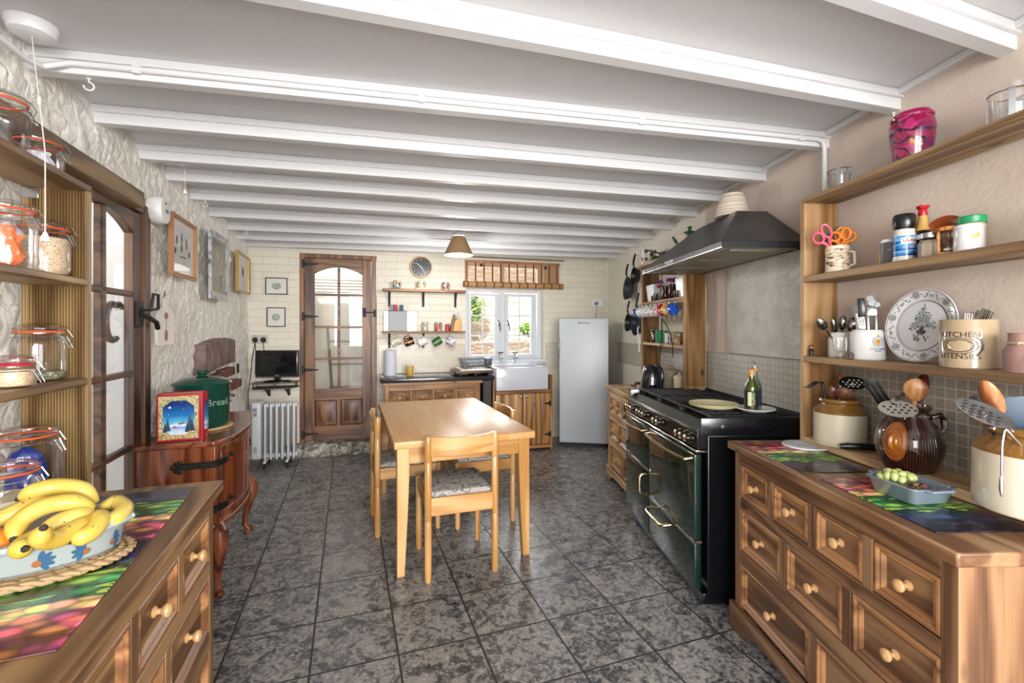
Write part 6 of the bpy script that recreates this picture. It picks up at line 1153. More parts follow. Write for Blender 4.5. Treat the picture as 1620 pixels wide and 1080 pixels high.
def disc_holes(name, lab, cat, base, c_, nrm, a_, b_, mat, holes, hmat, up=None, handle=None, dome=.006):
    b = Vector(base); t = rt(name, lab, cat, *b); c2 = Vector(c_)-b; nrm = Vector(nrm).normalized(); up = Vector(up or (0, 0, 1)); up = (up-nrm*up.dot(nrm)).normalized(); sd = up.cross(nrm)
    mx = Matrix(((sd.x, up.x, nrm.x, c2.x), (sd.y, up.y, nrm.y, c2.y), (sd.z, up.z, nrm.z, c2.z), (0, 0, 0, 1)))
    m = M(); m.mx = mx; n, L = 36, 6; vs = []
    for j in range(L+1):
        q = j/L; vs += [(a_*q*math.cos(2*PI*i/n), b_*q*math.sin(2*PI*i/n), dome*(q*q-1)) for i in range(n)]
    fs = [(j*n+i, j*n+(i+1) % n, (j+1)*n+(i+1) % n, (j+1)*n+i) for j in range(L) for i in range(n)]; m._new(vs, fs); m._new([(x, y, z-.0018) for x, y, z in vs], [f[::-1] for f in fs]); bmesh.ops.remove_doubles(m.bm, verts=m.bm.verts, dist=1e-6); pl_ = m.done('perforated_head', mat, t, recalc=False)
    m = M(); m.mx = mx
    for x, y in holes: m.ball((x*a_, y*b_, dome*(x*x+y*y-1)), (a_*.095, b_*.11, .0022), 10, 6)
    m.done('holes', hmat, pl_)
    M().tube([(0, 0, 0)]+[tuple(Vector(q)-b) for q in (handle or [])]+[tuple(c2)], .0042, 8).done('handle', STEEL, t); return t
HO = [(x*.34+(.17 if j % 2 else 0), y*.42) for j, y in enumerate((-1.2, -.4, .4, 1.2)) for x in (-2, -1, 0, 1, 2) if (x*.34)**2+(y*.42)**2 < .55]
disc_holes('skimmer', 'black skimmer with pale holes in the far crock', 'skimmer', (1.505, 1.85, .93), (1.538, 1.825, 1.143), (-.35, -.65, .85), .047, .036, BLACK, HO, plain('#b5b0a8', .5))
fk = rt('cooking_fork', 'curved black and steel pasta fork leaning over the left rim of the far crock', 'fork', 1.47, 1.85, .93); m = M().tube([(0, 0, 0), (-.030, -.003, .12), (-.045, -.003, .19), (-.050, -.003, .212)], [.006, .007, .006, .005]); m.done('handle', BLACK, fk)
m = M()
for i in range(4): m.tube([(-.050, -.012+.008*i, .212), (-.070, -.012+.008*i, .214), (-.095, -.014+.009*i, .200), (-.118, -.014+.009*i, .190)], [.003, .003, .0025, .001], 6)
m.done('tines', SP, fk)
# brown jug
jg = rt('brown_jug', 'glossy dark brown ribbed pottery jug full of utensils', 'jug', 1.468, 1.500, .885); BJ = plain('#33150c', .07, coat=.8)
n_ = NT('treacle_glaze'); tcn = n_.coords(rnd=False); sx = n_.n('ShaderNodeSeparateXYZ'); n_.l(tcn, sx.inputs[0]); ang_ = n_.math('ARCTAN2', sx.outputs[1], sx.outputs[0]); rib = n_.math('SINE', n_.math('MULTIPLY', ang_, 70)); n_.set(n_.ramp(rib, [(.15, '#1c0b07'), (.8, '#4a2010')]), .07, coat=.8); n_.bump(rib, .55, .004)
jp = [(0, 0), (.078, 0), (.084, .006), (.098, .030), (.110, .065), (.112, .095), (.104, .130), (.086, .160), (.068, .182), (.062, .195), (.063, .205), (.072, .218), (.073, .224), (.066, .226), (.058, .205), (.056, .19), (.07, .16), (0, .10)]
M().lathe(jp, 64, False).done('body', n_.m, jg)
for sg_ in (1,): M().tube([(.068*math.cos(R_(a)), .068*math.sin(R_(a)), z) for a, z in ((-40, .188),)]+[(.085, -.050, .196), (.098, -.050, .180), (.092, -.060, .150), (.080, -.058, .135)], [.008, .010, .011, .010, .007], 10).done('handle', BJ, jg)
aJ = R_(-158); m = M(); om = plain('#8a4c16', .1, coat=.7)
def onjug(u_, z, off=0):
    r = 0
    for (r0, z0_), (r1, z1_) in zip(jp[1:-3], jp[2:-2]):
        if z0_ <= z <= z1_: r = r0+(r1-r0)*(z-z0_)/(z1_-z0_+1e-9)
    a = aJ+u_/max(r, .05); return ((r+off)*math.cos(a), (r+off)*math.sin(a), z)
P = [onjug(0, .105, .004)]+[onjug(.040*q*math.cos(t), .105+.064*q*math.sin(t), o_) for q, o_ in ((.5, .004), (1, .0008)) for t in [2*PI*i/28 for i in range(28)]]
m._new(P, [(0, 1+i, 1+(i+1) % 28) for i in range(28)]+[(1+i, 29+i, 29+(i+1) % 28, 1+(i+1) % 28) for i in range(28)]); m.done('amber_medallion', om, jg, recalc=False)
m = M(); m.tube([onjug(.040*math.cos(t), .105+.064*math.sin(t), .002) for t in [2*PI*i/40 for i in range(40)]], .0018, 6, True).tube([onjug(.026*math.cos(t), .105+.044*math.sin(t), .0045) for t in [2*PI*i/30 for i in range(30)]], .0016, 6, True); m.done('medallion_rim', plain('#8a4a16', .1, coat=.6), jg)
m = M(); q = onjug(-.004, .103, .004); m.at(q).ball((0, 0, 0), (.019, .010, .028), 16, 10); q = onjug(.010, .104, .004); m.at(q).ball((0, 0, 0), (.012, .008, .019), 16, 10); q = onjug(.0, .131, .003); m.at(q).ball((0, 0, 0), (.010, .004, .004), 10, 6); m.done('raised_fruit', plain('#9a5a18', .1, coat=.7), jg)
m = M()
for i in range(46): t = 2*PI*i/46; m.at(onjug(.047*math.cos(t), .105+.072*math.sin(t), .001)).ball((0, 0, 0), .0022, 6, 4)
m.done('beading', BJ, jg); jg.scale = (.85, .85, .98)
tool('black_turner', 'black slotted turner leaning out left of the brown jug', 'turner', (1.46, 1.50, 1.00), (1.298, 1.473, 1.198), [('blade', BLACK, lambda m, L: m.box(-.019, .019, -.0015, .0015, L*.52, L, bev=.001)), ('slots', DSTEEL, lambda m, L: m.box(-.011, -.006, -.002, .002, L*.60, L*.92).box(.004, .009, -.002, .002, L*.60, L*.92)), ('handle', BLACKM, lambda m, L: m.tube([(0, 0, 0), (0, 0, L*.55)], .005))])
disc_holes('potato_masher', 'steel masher with a flat perforated plate over the front of the brown jug', 'masher', (1.45, 1.485, 1.0), (1.357, 1.425, 1.107), (-.30, -.62, .72), .053, .034, plain('#a39c94', .35, .6), HO, plain('#15120f', .6), handle=[(1.405, 1.455, 1.150), (1.375, 1.44, 1.148)], dome=.0)
M().tube([(-.10, -.055, .130), (-.085, -.05, .142), (-.05, -.035, .148)], .009).done('plate_rim', STEEL, [o for o in bpy.data.objects if o.name == 'potato_masher'][0])
spoon('round-headed pale wooden spoon standing in the brown jug', (1.480, 1.500, 1.02), (1.473, 1.480, 1.160), .082, .068, wood('#6a3e22', '#a06c40', '#bd8a58', 'z', .35, 2, 0), hr=.007, depth=.006)
spoon('dark red-brown wooden spoon behind the round one in the brown jug', (1.510, 1.515, 1.02), (1.548, 1.528, 1.170), .085, .036, plain('#4c1c18', .15, coat=.4), hr=.007, depth=.005)
spoon('tall dark-tipped wooden spoon in the big crock', (1.42, 1.12, 1.0), (1.327, 1.121, 1.188), .105, .044, wood('#4a2a1c', '#8a5230', '#a86f42', 'z', .3, 2, 0), hr=.007, depth=.005, nrm=(-.85, -.5, 0))
spoon('black spoon behind the tall wooden one in the big crock', (1.42, 1.15, 1.0), (1.35, 1.172, 1.160), .060, .045, BLACKM, hr=.005)
disc_holes('perforated_skimmer', 'large steel skimmer resting on the left rim of the big crock', 'skimmer', (1.40, 1.10, 1.05), (1.228, 1.056, 1.163), (-.22, -.30, .92), .072, .036, plain('#a3a6aa', .25, .8), HO+[(x+.17, y+.2) for x, y in HO if (x+.17)**2+(y+.2)**2 < .7], plain('#3a3a3c', .4), up=(-.55, 0, .28), handle=[(1.30, 1.075, 1.128)])
tool('blue_spatula', 'grey-blue plastic spatula in the big crock at the right edge', 'spatula', (1.46, 1.13, 1.02), (1.425, 1.136, 1.190), [('blade', plain('#3d4c5e', .5), lambda m, L: m.box(-.042, .042, -.002, .002, L*.45, L, bev=.0018)), ('handle', plain('#3d4c5e', .5), lambda m, L: m.tube([(0, 0, 0), (0, 0, L*.5)], .006))])
hk2 = rt('hanging_ladle', 'thin steel ladle with a leaf-shaped end hooked on the rim of the big crock', 'ladle', 1.325, 1.075, 1.10); M().tube([(.01, .004, .010), (-.005, 0, .022), (-.018, 0, .012), (-.024, 0, -.02), (-.026, 0, -.10)], .0028).done('rod', STEEL, hk2); M().at((-.026, 0, -.125)).ball((0, 0, 0), (.006, .005, .028), 12, 10).done('leaf_end', STEEL, hk2)
tv_ = rt('trivet', 'round white trivet with fine line drawing on the far placemat', 'trivet', 1.408, 1.925, .8545); M().at((0, 0, 0), sc=(1, .9, 1)).lathe([(0, 0), (.092, 0), (.096, .003), (.096, .006), (.093, .008), (0, .008)], 48).done('disc', plain('#dcdfe4', .3), tv_)
m = M(); LN = plain('#6a7076', .5)
for r in (.082, .060): m.tube([(r*math.cos(2*PI*i/40), .9*r*math.sin(2*PI*i/40), .0083) for i in range(40)], .0009, 4, True)
for k in range(7): m.tube([(-.05+.016*k+.01*math.sin(j*.9+k), -.03+.010*j, .0083) for j in range(7)], .0009, 4)
m.done('line_drawing', LN, tv_)
mat_('glossy vegetable-print placemat at the far end of the nine-drawer chest, under the trivet', RF, (1.287, 1.785, .8505), 178, .27, .42); mat_('glossy vegetable-print placemat at the near end of the nine-drawer chest, under the grape dish', RF, (1.288, 1.300, .8505), 178, .27, .42)
ps = rt('hand_blender', 'black-handled kitchen gadget lying between the far crock and the jug', 'kitchen tool', 1.545, 1.755, .900, 8)
ps.location = RF.w(1.50, 1.715, .902); ps.rotation_euler = (0, 0, RF.a+R_(-25)); M().tube([(-.085, 0, -.003), (-.06, 0, 0), (0, 0, .002), (.05, 0, .0), (.085, 0, 0)], [.010, .014, .0135, .013, .009], 12).done('grip', BLACK, ps); M().box(.040, .066, -.014, .014, -.014, .016, bev=.004).done('slider', BLACKM, ps); M().tube([(.066, -.012, .014), (.068, -.020, -.004), (.068, -.022, -.016)], .003).done('steel_blade', STEEL, ps); box('badge', plain('#b9b4b4', .4), ps, -.055, -.030, -.003, .003, .0125, .0142, bev=0)
# grape dish
gd = rt('baking_dish', 'small grey-blue rectangular dish of grapes', 'dish', 1.298, 1.325, .8545, 4); GB2 = plain('#6d7a86', .16, coat=.5)
def rrect(a, b, r, n=5): return [(sx_*(a-r)+r*math.cos(R_(q)), sy_*(b-r)+r*math.sin(R_(q))) for sx_, sy_, q0 in ((1, 1, 0), (-1, 1, 90), (-1, -1, 180), (1, -1, 270)) for q in [q0+90*i/n for i in range(n+1)]]
m = M(); prof = [(.0, .004, 0), (.056, .060, 0), (.062, .067, .006), (.071, .077, .042), (.077, .083, .048), (.077, .083, .052), (.070, .076, .052), (.066, .072, .044), (.056, .062, .010), (.0, .004, .008)]
rs = [[(x, y, z) for x, y in rrect(max(a, .02), max(b, .02), min(.018, max(a, .02)*.9))] for a, b, z in prof]; nn = len(rs[0]); m._new([p for r in rs for p in r], [(k*nn+i, k*nn+(i+1) % nn, (k+1)*nn+(i+1) % nn, (k+1)*nn+i) for k in range(len(rs)-1) for i in range(nn)]); m.done('dish', GB2, gd, sharp=45)
for sg_ in (-1, 1): M().prism([(-.046, sg_*.080), (.046, sg_*.080), (.036, sg_*.104), (-.036, sg_*.104)][::sg_], .046, .054).done('end_handle', GB2, gd, bev=.003)
GRP = plain('#a3b068', .18, coat=.4, var=.12); GRR = plain('#5a2a3a', .2, coat=.3, var=.3)
gg = [(-.035, .095, .036), (-.050, .075, .034), (-.028, .070, .050), (-.012, .088, .040), (-.046, .050, .042), (-.022, .048, .050), (.004, .066, .048), (-.040, .022, .044), (-.012, .022, .050), (.012, .040, .044), (-.030, -.002, .040), (.022, .018, .042), (.000, .000, .046), (.026, .080, .034)]
gg = [(x*.95, y*.62-.002, z+.016) for x, y, z in gg]
for i, (x, y, z) in enumerate(gg):
    w_ = ('at the far corner', 'beside the far left wall of the dish', 'on top near the far end', 'second row at the far end', 'along the left wall', 'large one on the top of the heap', 'right of the large top one', 'resting on the near left wall', 'front centre of the green ones', 'centre right of the heap', 'nearest green one at left', 'right side among the stalks', 'nearest green one in the middle', 'against the far right wall')[i]
    g_ = rt('green_grape', 'pale green grape ' + w_, 'grape', 1.298+x*.9975-y*.07, 1.325+y*.9975+x*.07, .8545+z, group='green grapes in the grey dish'); rnd = random.Random(i); M().at((0, 0, 0), (rnd.random()*1.5, rnd.random()*1.5, rnd.random()*3)).ball((0, 0, 0), (.0115, .0115, .0150), 14, 10).done('skin', GRP, g_); M().ball((0, 0, .0112), .0018, 6, 4).done('stalk_end', plain('#7a5a34', .7), g_)
for i, (x, y, z) in enumerate(((.030, -.030, .034), (.012, -.055, .030), (-.025, -.050, .026), (.035, -.080, .026), (-.005, -.085, .024), (.045, .0, .030))):
    g_ = rt('red_grape', 'dark red grape among the stalks, ' + ('topmost and brightest', 'centre', 'left', 'near right corner', 'nearest the front wall', 'by the right wall')[i], 'grape', 1.298+x*.9975-y*.045, 1.325+y*.62+x*.07, .8545+z, group='red grapes in the grey dish'); M().ball((0, 0, 0), (.0105, .0125, .0105), 12, 8).done('skin', GRR if i else plain('#8a4a62', .2, coat=.3), g_)
m = M(); rnd = random.Random(9)
for k in range(26):
    p = Vector((-.01+.07*(rnd.random()-.4), -.024+.08*(rnd.random()-.5), .040)); q = [tuple(p)]
    for j in range(3): p = p+Vector((rnd.gauss(0, .010), rnd.gauss(0, .012), rnd.gauss(.001, .005))); p.z = max(.028, min(.062, p.z)); p.x = max(-.055, min(.055, p.x)); p.y = max(-.066, min(.05, p.y)); q.append(tuple(p))
    m.tube(q, .0013, 5); m.ball(q[-1], .0024, 6, 4)
st_ = rt('grape_stalks', 'tangle of bare brown grape stalks in the grey dish', 'stalks', 1.298, 1.325, .8545, 4); m.done('stalks', plain('#9a7048', .7, var=.4), st_)
# ============================================================ ON THE COOKER
CP = plain('#d6cfa8', .15, coat=.4)
def plate(lab, n, s, z, r, mat, name='plate', rim=None, group=None):
    t = rt(name, lab, 'plate', n, s, z, group=group); M().lathe([(0, 0), (r*.62, 0), (r*.66, .002), (r*.98, .015), (r, .018), (r*.98, .020), (r*.66, .007), (0, .005)], 48, False).done('plate', mat, t)
    if rim: M().at((0, 0, .0192)).tube([(r*.985*math.cos(2*PI*i/48), r*.985*math.sin(2*PI*i/48), 0) for i in range(48)], .0016, 5, True).done('rim_line', rim, t)
    return t
plate('lower cream plate of the stack of two on the cooker', 1.245, 2.415, .940, .128, CP, rim=plain('#a89a5a', .3), group=None); plate('upper cream plate of the stack of two on the cooker', 1.242, 2.412, .9475, .126, CP, rim=plain('#a89a5a', .3))
plate('white plate under the two oil bottles on the cooker', 1.405, 2.300, .940, .098, plain('#dcd9d6', .15, coat=.4))
ob = rt('olive_oil_bottle', 'green glass olive oil bottle with dark label on the white plate', 'bottle', 1.372, 2.275, .9465, 0); OIL = plain('#3c4208', .05, coat=.8); M().lathe([(0, 0), (.031, 0), (.034, .004), (.034, .115), (.030, .135), (.016, .160), (.0135, .175), (.0135, .192)], 28, False).done('glass_body', OIL, ob); M().lathe([(.0345, .020), (.0345, .108)], 32, False).done('label', plain('#1a2312', .4), ob); text('lettering', 'FILIPPO', .019, plain('#b9b48a', .4), ob, (0, 0, .064), (0, 0, 0), cyl_r=.0350, ang=R_(-12), vert=True)
M().at((0, 0, .190)).lathe([(.0150, 0), (.0155, .004), (.0155, .022), (.012, .024), (0, .024)], 22).done('cork_cap', plain('#c08a5a', .5), ob); M().lathe([(.0142, .178), (.0146, .184), (.0142, .189)], 22, False).done('neck_band', plain('#c9a24a', .3, .6), ob)
m = M(); vs = [(.0352*math.cos(R_(a)), .0352*math.sin(R_(a)), z) for z in (.030, .100) for a in range(-150, -119, 10)]; nn = 4; m._new(vs, [(i, i+1, i+nn+1, i+nn) for i in range(nn-1)]); m.done('side_label', plain('#c9cfa8', .4), ob)
vb = rt('vinegar_bottle', 'clear blue-tinged bottle with metal pourer behind the olive oil', 'bottle', 1.425, 2.335, .9465); M().lathe([(0, 0), (.031, 0), (.033, .004), (.033, .120), (.028, .140), (.014, .165), (.013, .200)], 28, False).done('glass_body', BLUEG, vb); M().lathe([(0, .004), (.0305, .005), (.0305, .085), (0, .086)], 20, False).done('liquid', plain('#a3b8ae', .1, coat=.3), vb)
M().lathe([(.0335, .020), (.0335, .105)], 30, False).done('label', plain('#1e2a52', .4), vb); M().at((0, 0, .198)).lathe([(.0155, 0), (.0155, .018), (.013, .020), (0, .020)], 20).done('stopper', plain('#b9855a', .5), vb); M().tube([(0, 0, .216), (0, 0, .232), (-.006, -.004, .246), (-.010, -.006, .252)], [.005, .004, .0035, .002]).tube([(.004, 0, .218), (.010, .004, .236), (.004, .002, .244)], .0018).done('pourer', STEEL, vb)
# ============================================================ ABOVE THE HOOD
dc = rt('ventilation_duct', 'cream ribbed duct on top of the cooker hood', 'duct', 1.485, 2.66, 2.036)
M().lathe([(.098, 0), (.098, .012), (.090, .018), (.094, .030), (.086, .036), (.090, .050), (.082, .056), (.085, .072), (.078, .082), (.074, .110), (.060, .122), (.060, .135)], 40).done('duct', plain('#d3c6b6', .6, b=.2, bs=20), dc)
tpot = rt('green_teapot', 'green novelty teapot with a pale round face on the far end of the hood', 'teapot', 1.50, 3.36, 1.9385, -35); GT = plain('#2c6448', .15, coat=.5)
tpot.location = RF.w(1.50, 3.26, 1.939); tpot.scale = (1.25,)*3
M().lathe([(0, 0), (.035, 0), (.040, .006), (.062, .035), (.066, .060), (.056, .088), (.035, .102), (0, .104)], 32).done('body', GT, tpot); M().at((0, 0, .102)).lathe([(.036, 0), (.034, .006), (.014, .014), (.008, .020), (.014, .030), (.012, .038), (0, .040)], 24).done('lid', GT, tpot)
M().tube([(.055, 0, .085), (.085, 0, .110), (.105, 0, .090), (.100, 0, .045), (.062, 0, .030)], [.009, .010, .011, .010, .008], 10).done('handle', GT, tpot); M().tube([(-.055, .01, .045), (-.08, .012, .06), (-.10, .014, .092)], [.014, .010, .007], 10).done('spout', GT, tpot)
M().at((-.030, -.052, .060), (PI/2, 0, R_(-30))).lathe([(.034, -.008), (.036, .004), (.030, .012), (0, .014)], 24).done('pale_face', plain('#d9c9b8', .2), tpot)
fp = rt('floral_plant_pot', 'grey-white plant pot with dark red leaf pattern on top of the far shelves', 'plant pot', 1.475, 4.04, 1.939); M().lathe([(0, 0), (.062, 0), (.064, .006), (.070, .120), (.072, .128), (.068, .128), (.066, .11), (0, .10)], 32, False).done('pot', spots('red_leaf_print', '#bcbab4', ['#6a2a2e', '#4a3c2c', '#8a4a4c', '#bcbab4'], 21, .42, .25), fp)
cc2 = rt('cactus', 'small round green plant beside the floral pot on the far shelves', 'plant', 1.475, 3.86, 1.939); M().lathe([(0, 0), (.025, 0), (.030, .020), (0, .021)], 18).done('dish', plain('#4c4a3a', .5), cc2); M().ball((0, 0, .032), (.036, .036, .024), 16, 10).done('foliage', plain('#3c4f2e', .7, var=.4, b=1, bs=60), cc2)
pn = rt('small_saucepan', 'small black pan with its handle up, on the far shelf top beside the hood', 'pan', 1.49, 3.66, 1.939); M().lathe([(0, 0), (.055, 0), (.060, .006), (.062, .050), (.058, .050), (.056, .008), (0, .006)], 28, False).done('pan', BLACKM, pn); M().tube([(-.058, 0, .045), (-.10, .03, .060), (-.15, .07, .085)], [.006, .006, .005]).done('handle', BLACKM, pn)
# ============================================================ FAR WALL: pans
def pan(lab, s, z, r, hl, mat, n=1.585, dy=.05, tilt=12, off=.0):
    t = rt('frying_pan', lab, 'pan', n, s, z, -90, 'pans hung on the far right wall'); t.rotation_euler = (R_(-4), R_(tilt), RF.a-PI/2)
    M().at((0, 0, 0), (PI/2, 0, 0)).lathe([(0, .000), (r*.78, .0), (r*.86, .004), (r, dy), (r*1.02, dy+.001), (r*.97, dy-.002), (r*.82, .006), (0, .005)], 36, False).done('pan', mat, t)
    M().tube([(0, -dy+.004, r*.98), (0, -dy-.006, r+.04), (0, -dy+.0, r+hl*.6), (0, -dy+.012, r+hl)], [.008, .011, .013, .009], 10, flat=.6).done('handle', BLACK, t)
    nl = M().cyl((0, -.0, r+hl-.012), (0, -dy-.006+.012, r+hl-.012), .002, n=6).done('nail', STEEL, t); return t
PB = plain('#3f4548', .28, .4); pan('wide shallow grey frying pan, upper left of the hung pans', 4.86, 1.80, .125, .15, PB, tilt=-10); pan('small black frying pan with pale rim, upper right of the hung pans', 4.60, 1.905, .090, .14, plain('#26282a', .3, .3), tilt=-6, n=1.575)
pan('small black frying pan, lower left of the hung pans', 4.83, 1.43, .095, .14, plain('#2a2c2e', .3, .3), tilt=-4); pan('large dark blue frying pan, lower right beside the shelves', 4.52, 1.425, .130, .17, plain('#2b3442', .28, .4), n=1.57, tilt=0)
lw = rt('fish_slice', 'white strip-like slice hanging by the edge of the far shelves', 'utensil', 1.425, 4.142, 1.26, -90); M().cyl((-.02, .03, .112), (-.02, -.01, .112), .002, n=6).done('nail', STEEL, lw); M().tube([(0, 0, .13), (-.03, -.0, .115), (-.035, 0, .08), (-.01, 0, .03)], .005, 8).done('hook_handle', WHITE, lw); M().prism([(-.018, -.12), (.020, -.10), (.018, .03), (-.012, .04)], -.002, .002, 'y').done('blade', plain('#c9cdd2', .3), lw); 
# ============================================================ FAR SHELF UNIT CONTENTS
PL = plain('#d3d3d6', .2, coat=.2)
def planter(lab, s, sgn=1):
    t = rt('white_planter', lab, 'plant pot', 1.525, s, 1.607, 0); m = M(); vs = []
    for k, z in ((.80, 0), (1.0, .15)): vs += [(x*.060*k, y*.095*k, z) for x, y in ((-1, -1), (1, -1), (1, 1), (-1, 1))]
    m._new(vs, [(3, 2, 1, 0), (0, 1, 5, 4), (1, 2, 6, 5), (2, 3, 7, 6), (3, 0, 4, 7), (4, 5, 6, 7)]); m.done('pot', PL, t, bev=.005); m = M(); rnd = random.Random(int(s*10))
    for _ in range(60): x, y = rnd.uniform(-.05, .05), rnd.uniform(-.085, .085); m.tube([(x, y, .145), (x+rnd.gauss(0, .01), y+rnd.gauss(0, .012), .150+.007*rnd.random())], [.003, .001], 4)
    m.done('moss', plain('#4c6b34', .7, var=.4), t); return t
planter('white rectangular planter with green moss at the far end of the upper far shelf', 3.985); planter('white rectangular planter at the near end of the upper far shelf', 3.350)
def vase(lab, s, h, mat, fl, n=1.53):
    t = rt('flower_jug', lab, 'vase', n, s, 1.607); M().lathe([(0, 0), (.030, 0), (.034, .01), (.036, h*.5), (.028, h*.85), (.032, h)], 24, False).done('body', mat, t)
    for j, (dx, dy, dz_, r) in enumerate(fl):
        m = M(); m.tube([(0, 0, h*.6), (dx*.6, dy*.6, h+dz_*.5), (dx, dy, h+dz_)], .002, 5); m.done('stem', plain('#3f5a2c', .6), t); m = M(); rnd = random.Random(j)
        for k in range(16): a, b = rnd.random()*6.28, rnd.random()*1.5; m.at((dx+r*.5*math.cos(a)*math.sin(b), dy+r*.5*math.sin(a)*math.sin(b), h+dz_+r*.5*math.cos(b)), (b, 0, a)).ball((0, 0, 0), (r*.45, r*.4, r*.12), 8, 5)
        m.done('bloom', plain(('#8a2a8a', '#a8204a', '#7a3a9a')[j % 3], .6), t)
vase('dark metallic jug of purple flowers on the upper far shelf', 3.79, .12, plain('#4c4038', .15, .7), [(-.035, .03, .03, .035), (-.03, .045, -.005, .03)]); vase('dark metallic jug of magenta flowers next to it on the upper far shelf', 3.64, .12, plain('#3a2c26', .15, .7), [(-.01, .02, .03, .038), (.02, -.01, .04, .025)])
vase('dark pot of dried purple heads near the planter on the upper far shelf', 3.50, .09, plain('#5a5048', .2, .5), [(0, .0, .05, .02), (.015, -.01, .06, .018)])
for i, (s, hh) in enumerate(((3.90, .045), (3.845, .06), (3.71, .05), (3.42, .055))): one(M().lathe([(0, 0), (.018, 0), (.020, .004), (.020, hh), (.016, hh+.002), (0, hh*.8)], 18), 'egg_cup', plain('#3c3028', .2, coat=.4), 'little dark brown pot on the upper far shelf, ' + ('first from the far end', 'second from the far end', 'between the two flower jugs', 'nearest the camera')[i], 'pot', 1.468, s, 1.607)
cols = [('blue patterned cup at the far end of the mug rail', spots('cobalt_print', '#2a4a9a', ['#c9d3e8', '#1c3a86', '#3c5cb0', '#16306e'], 40, .5, .15)), ('pale green patterned cup second on the mug rail', spots('green_sprig', '#dfe3da', ['#3f5a4a', '#dfe3da', '#8aa08c', '#dfe3da'], 36, .4, .15)), ('white cup third on the mug rail', plain('#dddde0', .15, coat=.3)), ('white cup with faint lines fourth on the mug rail', spots('fine_grey_line', '#dcdce0', ['#a8a8b0', '#dcdce0', '#c0c0c8', '#dcdce0'], 44, .4, .15)),
        ('white cup with grey sprigs fifth on the mug rail', spots('grey_sprig', '#dedee0', ['#6a6a74', '#dedee0', '#9a6a74', '#dedee0'], 40, .4, .15)), ('pink patterned cup sixth on the mug rail', spots('pink_sprig', '#e0d0d2', ['#b03a5a', '#e0d0d2', '#c86a80', '#e0d0d2'], 40, .45, .15)), ('red cup seventh on the mug rail', plain('#b5182c', .15, coat=.4)), ('yellow and white cup eighth on the mug rail', spots('yellow_rim', '#d9b040', ['#e8c860', '#d9b040', '#f0e6c8', '#c89a2c'], 30, .5, .15)), ('blue and white cup nearest the camera on the mug rail', spots('bright_cobalt_print', '#1f4fb0', ['#dfe8f5', '#1a44a0', '#2c5cc0', '#163a8c'], 42, .42, .12))]
for i, (lab, mt_) in enumerate(cols):
    s = 4.12-i*.099; t = rt('hanging_cup', lab, 'cup', 1.40, s, 1.50, 0, 'cups hanging on the mug rail')
    M().lathe([(0, 0), (.022, 0), (.024, .006), (.040, .030), (.046, .075), (.043, .075), (.036, .032), (0, .010)], 26, False).done('body', mt_, t); M().tube([(.042, 0, .062), (.062, 0, .064), (.068, 0, .048), (.056, 0, .030), (.040, 0, .028)], .0045, 8).done('handle', mt_, t)
    t.rotation_euler = (0, 0, 0); t.matrix_world = Matrix.Translation(RF.w(1.405, s, 1.505)) @ Matrix.Rotation(RF.a-PI/2+R_(-8), 4, 'Z') @ Matrix.Rotation(R_(-62-4*(i % 3)), 4, 'Y') @ Matrix.Translation((0, 0, -.04))
    one(M().tube([(.032, 0, .062), (.012, 0, .062), (-.004, 0, .060), (-.012, 0, .046), (-.006, 0, .034), (.004, 0, .034)], .0028, 6), 'cup_hook', BLACKM, 'black cup hook on the mug rail', 'hook', 1.405, s, 1.52, group='black cup hooks on the mug rail')
sj = rt('spoon_jar', 'glass jar of small spoons on the lower far shelf', 'jar', 1.52, 4.02, 1.2475); M().lathe([(0, 0), (.028, 0), (.030, .004), (.030, .07)], 20, False).done('glass', GLASS, sj); m = M()
for i in range(5): a = i*1.3; m.tube([(0, 0, .005), (.02*math.cos(a), .02*math.sin(a), .085), (.028*math.cos(a), .028*math.sin(a), .10)], .003, 6).ball((.031*math.cos(a), .031*math.sin(a), .112), (.010, .010, .014), 8, 6)
m.done('spoons', SP, sj)
for i, (s, r, h, mt_, lab) in enumerate(((3.90, .034, .108, plain('#128a54', .3), 'green tin at the far side of the lower far shelf'), (3.805, .032, .105, plain('#0f7a4a', .3), 'second green tin on the lower far shelf'), (3.70, .034, .085, spots('white_blue_print', '#dcdfe4', ['#4a6a9a', '#c04a5a', '#dcdfe4', '#dcdfe4'], 30, .4, .3), 'white printed tin in the middle of the lower far shelf'), (3.60, .036, .098, spots('tea_tin_print', '#a89a7a', ['#6a3a2c', '#c9b48a', '#7a6a8a', '#3a2c24'], 26, .5, .3), 'brown patterned tin in the middle of the lower far shelf'), (3.50, .034, .095, spots('ruby_tin_print', '#8a7a5a', ['#a02030', '#d9cfa8', '#4a3a2a', '#c9a03a'], 30, .5, .3), 'red and gold patterned tin on the lower far shelf'), (3.345, .020, .145, plain('#e2dcd0', .35), 'tall slim white bottle at the near end of the lower far shelf'))):
    t = rt('storage_tin', lab, 'tin', 1.525, s, 1.2475); M().lathe([(0, 0), (r, 0), (r, h*.86), (0, h*.86)], 24).done('body', mt_, t); M().at((0, 0, h*.86)).lathe([(r*1.03, 0), (r*1.03, h*.12), (r*.95, h*.14), (0, h*.14)], 24).done('lid', mt_, t)
m = M(); p0 = RF.w(1.41, 3.55, 1.46); m.tube([RF.w(1.41, 3.56, 1.45), RF.w(1.425, 3.60, 1.36), RF.w(1.43, 3.63, 1.25), RF.w(1.43, 3.66, 1.10), RF.w(1.43, 3.66, .89)], .004, 6).tube([RF.w(1.41, 3.56, 1.45), RF.w(1.42, 3.50, 1.40), RF.w(1.43, 3.44, 1.33), RF.w(1.44, 3.42, 1.22), RF.w(1.44, 3.42, 1.15)], .0035, 6); tag(m.done('kettle_lead', BLACK), 'black electric lead looped over a hook and hanging in front of the far shelves', 'cord')
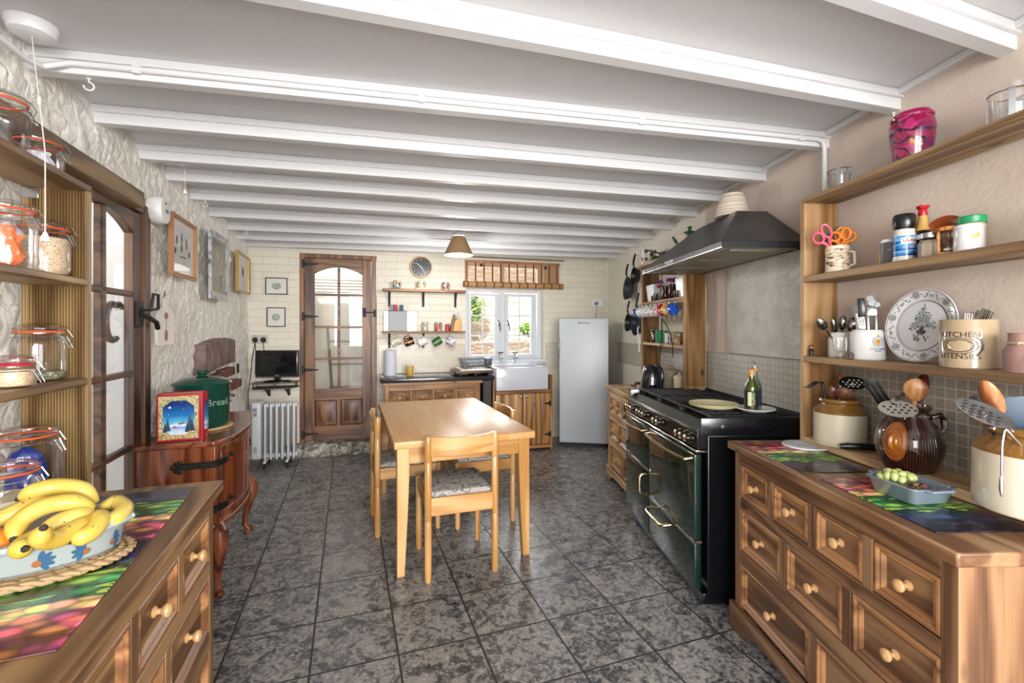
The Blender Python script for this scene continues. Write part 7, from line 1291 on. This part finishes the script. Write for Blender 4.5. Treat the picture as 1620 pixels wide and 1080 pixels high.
# kettle, canisters, tray
kt = rt('electric_kettle', 'glossy black jug kettle at the corner of the light pine chest', 'kettle', 1.345, 3.56, .872, -60); KB = plain('#0e1118', .06, coat=.8)
M().lathe([(.072, 0), (.080, .002), (.080, .016), (0, .017)], 36).done('base', BLACKM, kt); M().at((0, 0, .018)).lathe([(0, 0), (.080, 0), (.086, .01), (.084, .07), (.074, .14), (.058, .195), (.048, .205), (0, .210)], 40).done('body', KB, kt)
M().tube([(.045, 0, .215), (.075, 0, .222), (.100, 0, .19), (.106, 0, .12), (.098, 0, .055), (.080, 0, .04)], [.010, .012, .013, .013, .012, .010], 12).done('handle', KB, kt); M().tube([(-.048, 0, .205), (-.070, 0, .212)], [.018, .010], 10).done('spout', KB, kt); M().tube([(.030, -.002, .222), (.055, -.004, .226)], .006).done('lid_button', BLACK, kt)
kt.location = RF.w(1.335, 3.585, .8525)
CN = plain('#9c8f7e', .35, var=.08); 
def canister(lab, n, s, r, h, mat, txt=None):
    t = rt('lidded_canister', lab, 'canister', n, s, .8525); M().lathe([(0, 0), (r*.95, 0), (r, .006), (r, h*.74), (r*1.06, h*.76), (r*1.02, h*.79)], 32).done('body', mat, t); M().at((0, 0, h*.79)).lathe([(r*1.05, 0), (r*1.0, h*.04), (r*.5, h*.12), (r*.22, h*.14), (r*.2, h*.17), (r*.34, h*.20), (r*.3, h*.215), (0, h*.22)], 32).done('lid', mat, t)
    if txt: text('lettering', txt, .035, plain('#2c3a52', .4), t, (0, 0, h*.3), cyl_r=r+.0005, ang=R_(-15))
canister('small cream lidded canister behind the kettle', 1.50, 3.95, .052, .19, plain('#cfc4ae', .3)); canister('large taupe lidded crock right of the kettle', 1.515, 3.63, .078, .215, CN); canister('cream lidded canister lettered TEA beside the shelf board', 1.49, 3.40, .050, .185, plain('#c4b8a2', .3), 'TEA')
tr2 = rt('papers', 'sheets of paper and cards lying on the light pine chest', 'papers', 1.30, 3.97, .8515, 12); 
for i, (x, y, a, c_) in enumerate(((0, 0, 5, '#cdbba2'), (.09, .03, -20, '#4c4038'), (-.05, -.1, 30, '#b9a88f'), (.05, -.12, 10, '#8f7f6a'))): M().at((x, y, .0012+.003*i), (0, 0, R_(a))).box(-.07, .07, -.05, .05, 0, .0025).done('sheet', plain(c_, .6), tr2)
bw2 = rt('brown_dish', 'low red-brown dish of odds and ends behind the kettle on the light pine chest', 'dish', 1.375, 3.93, .866); M().lathe([(0, 0), (.05, 0), (.062, .026), (.058, .028), (.046, .006), (0, .005)], 24, False).done('dish', plain('#6a2c1c', .25), bw2); m = M(); rnd = random.Random(2)
for i in range(14): m.ball((rnd.gauss(0, .022), rnd.gauss(0, .022), .020+.014*rnd.random()), (.012, .010, .008), 8, 6)
m.done('odds_and_ends', plain('#5a2418', .4), bw2)
one(M().lathe([(0, 0), (.022, 0), (.028, .028), (.025, .028), (.02, .004), (0, .004)], 20, False), 'white_egg_cup', plain('#d9d4cc', .2), 'small white cup left of the kettle', 'cup', 1.30, 3.76, .868)
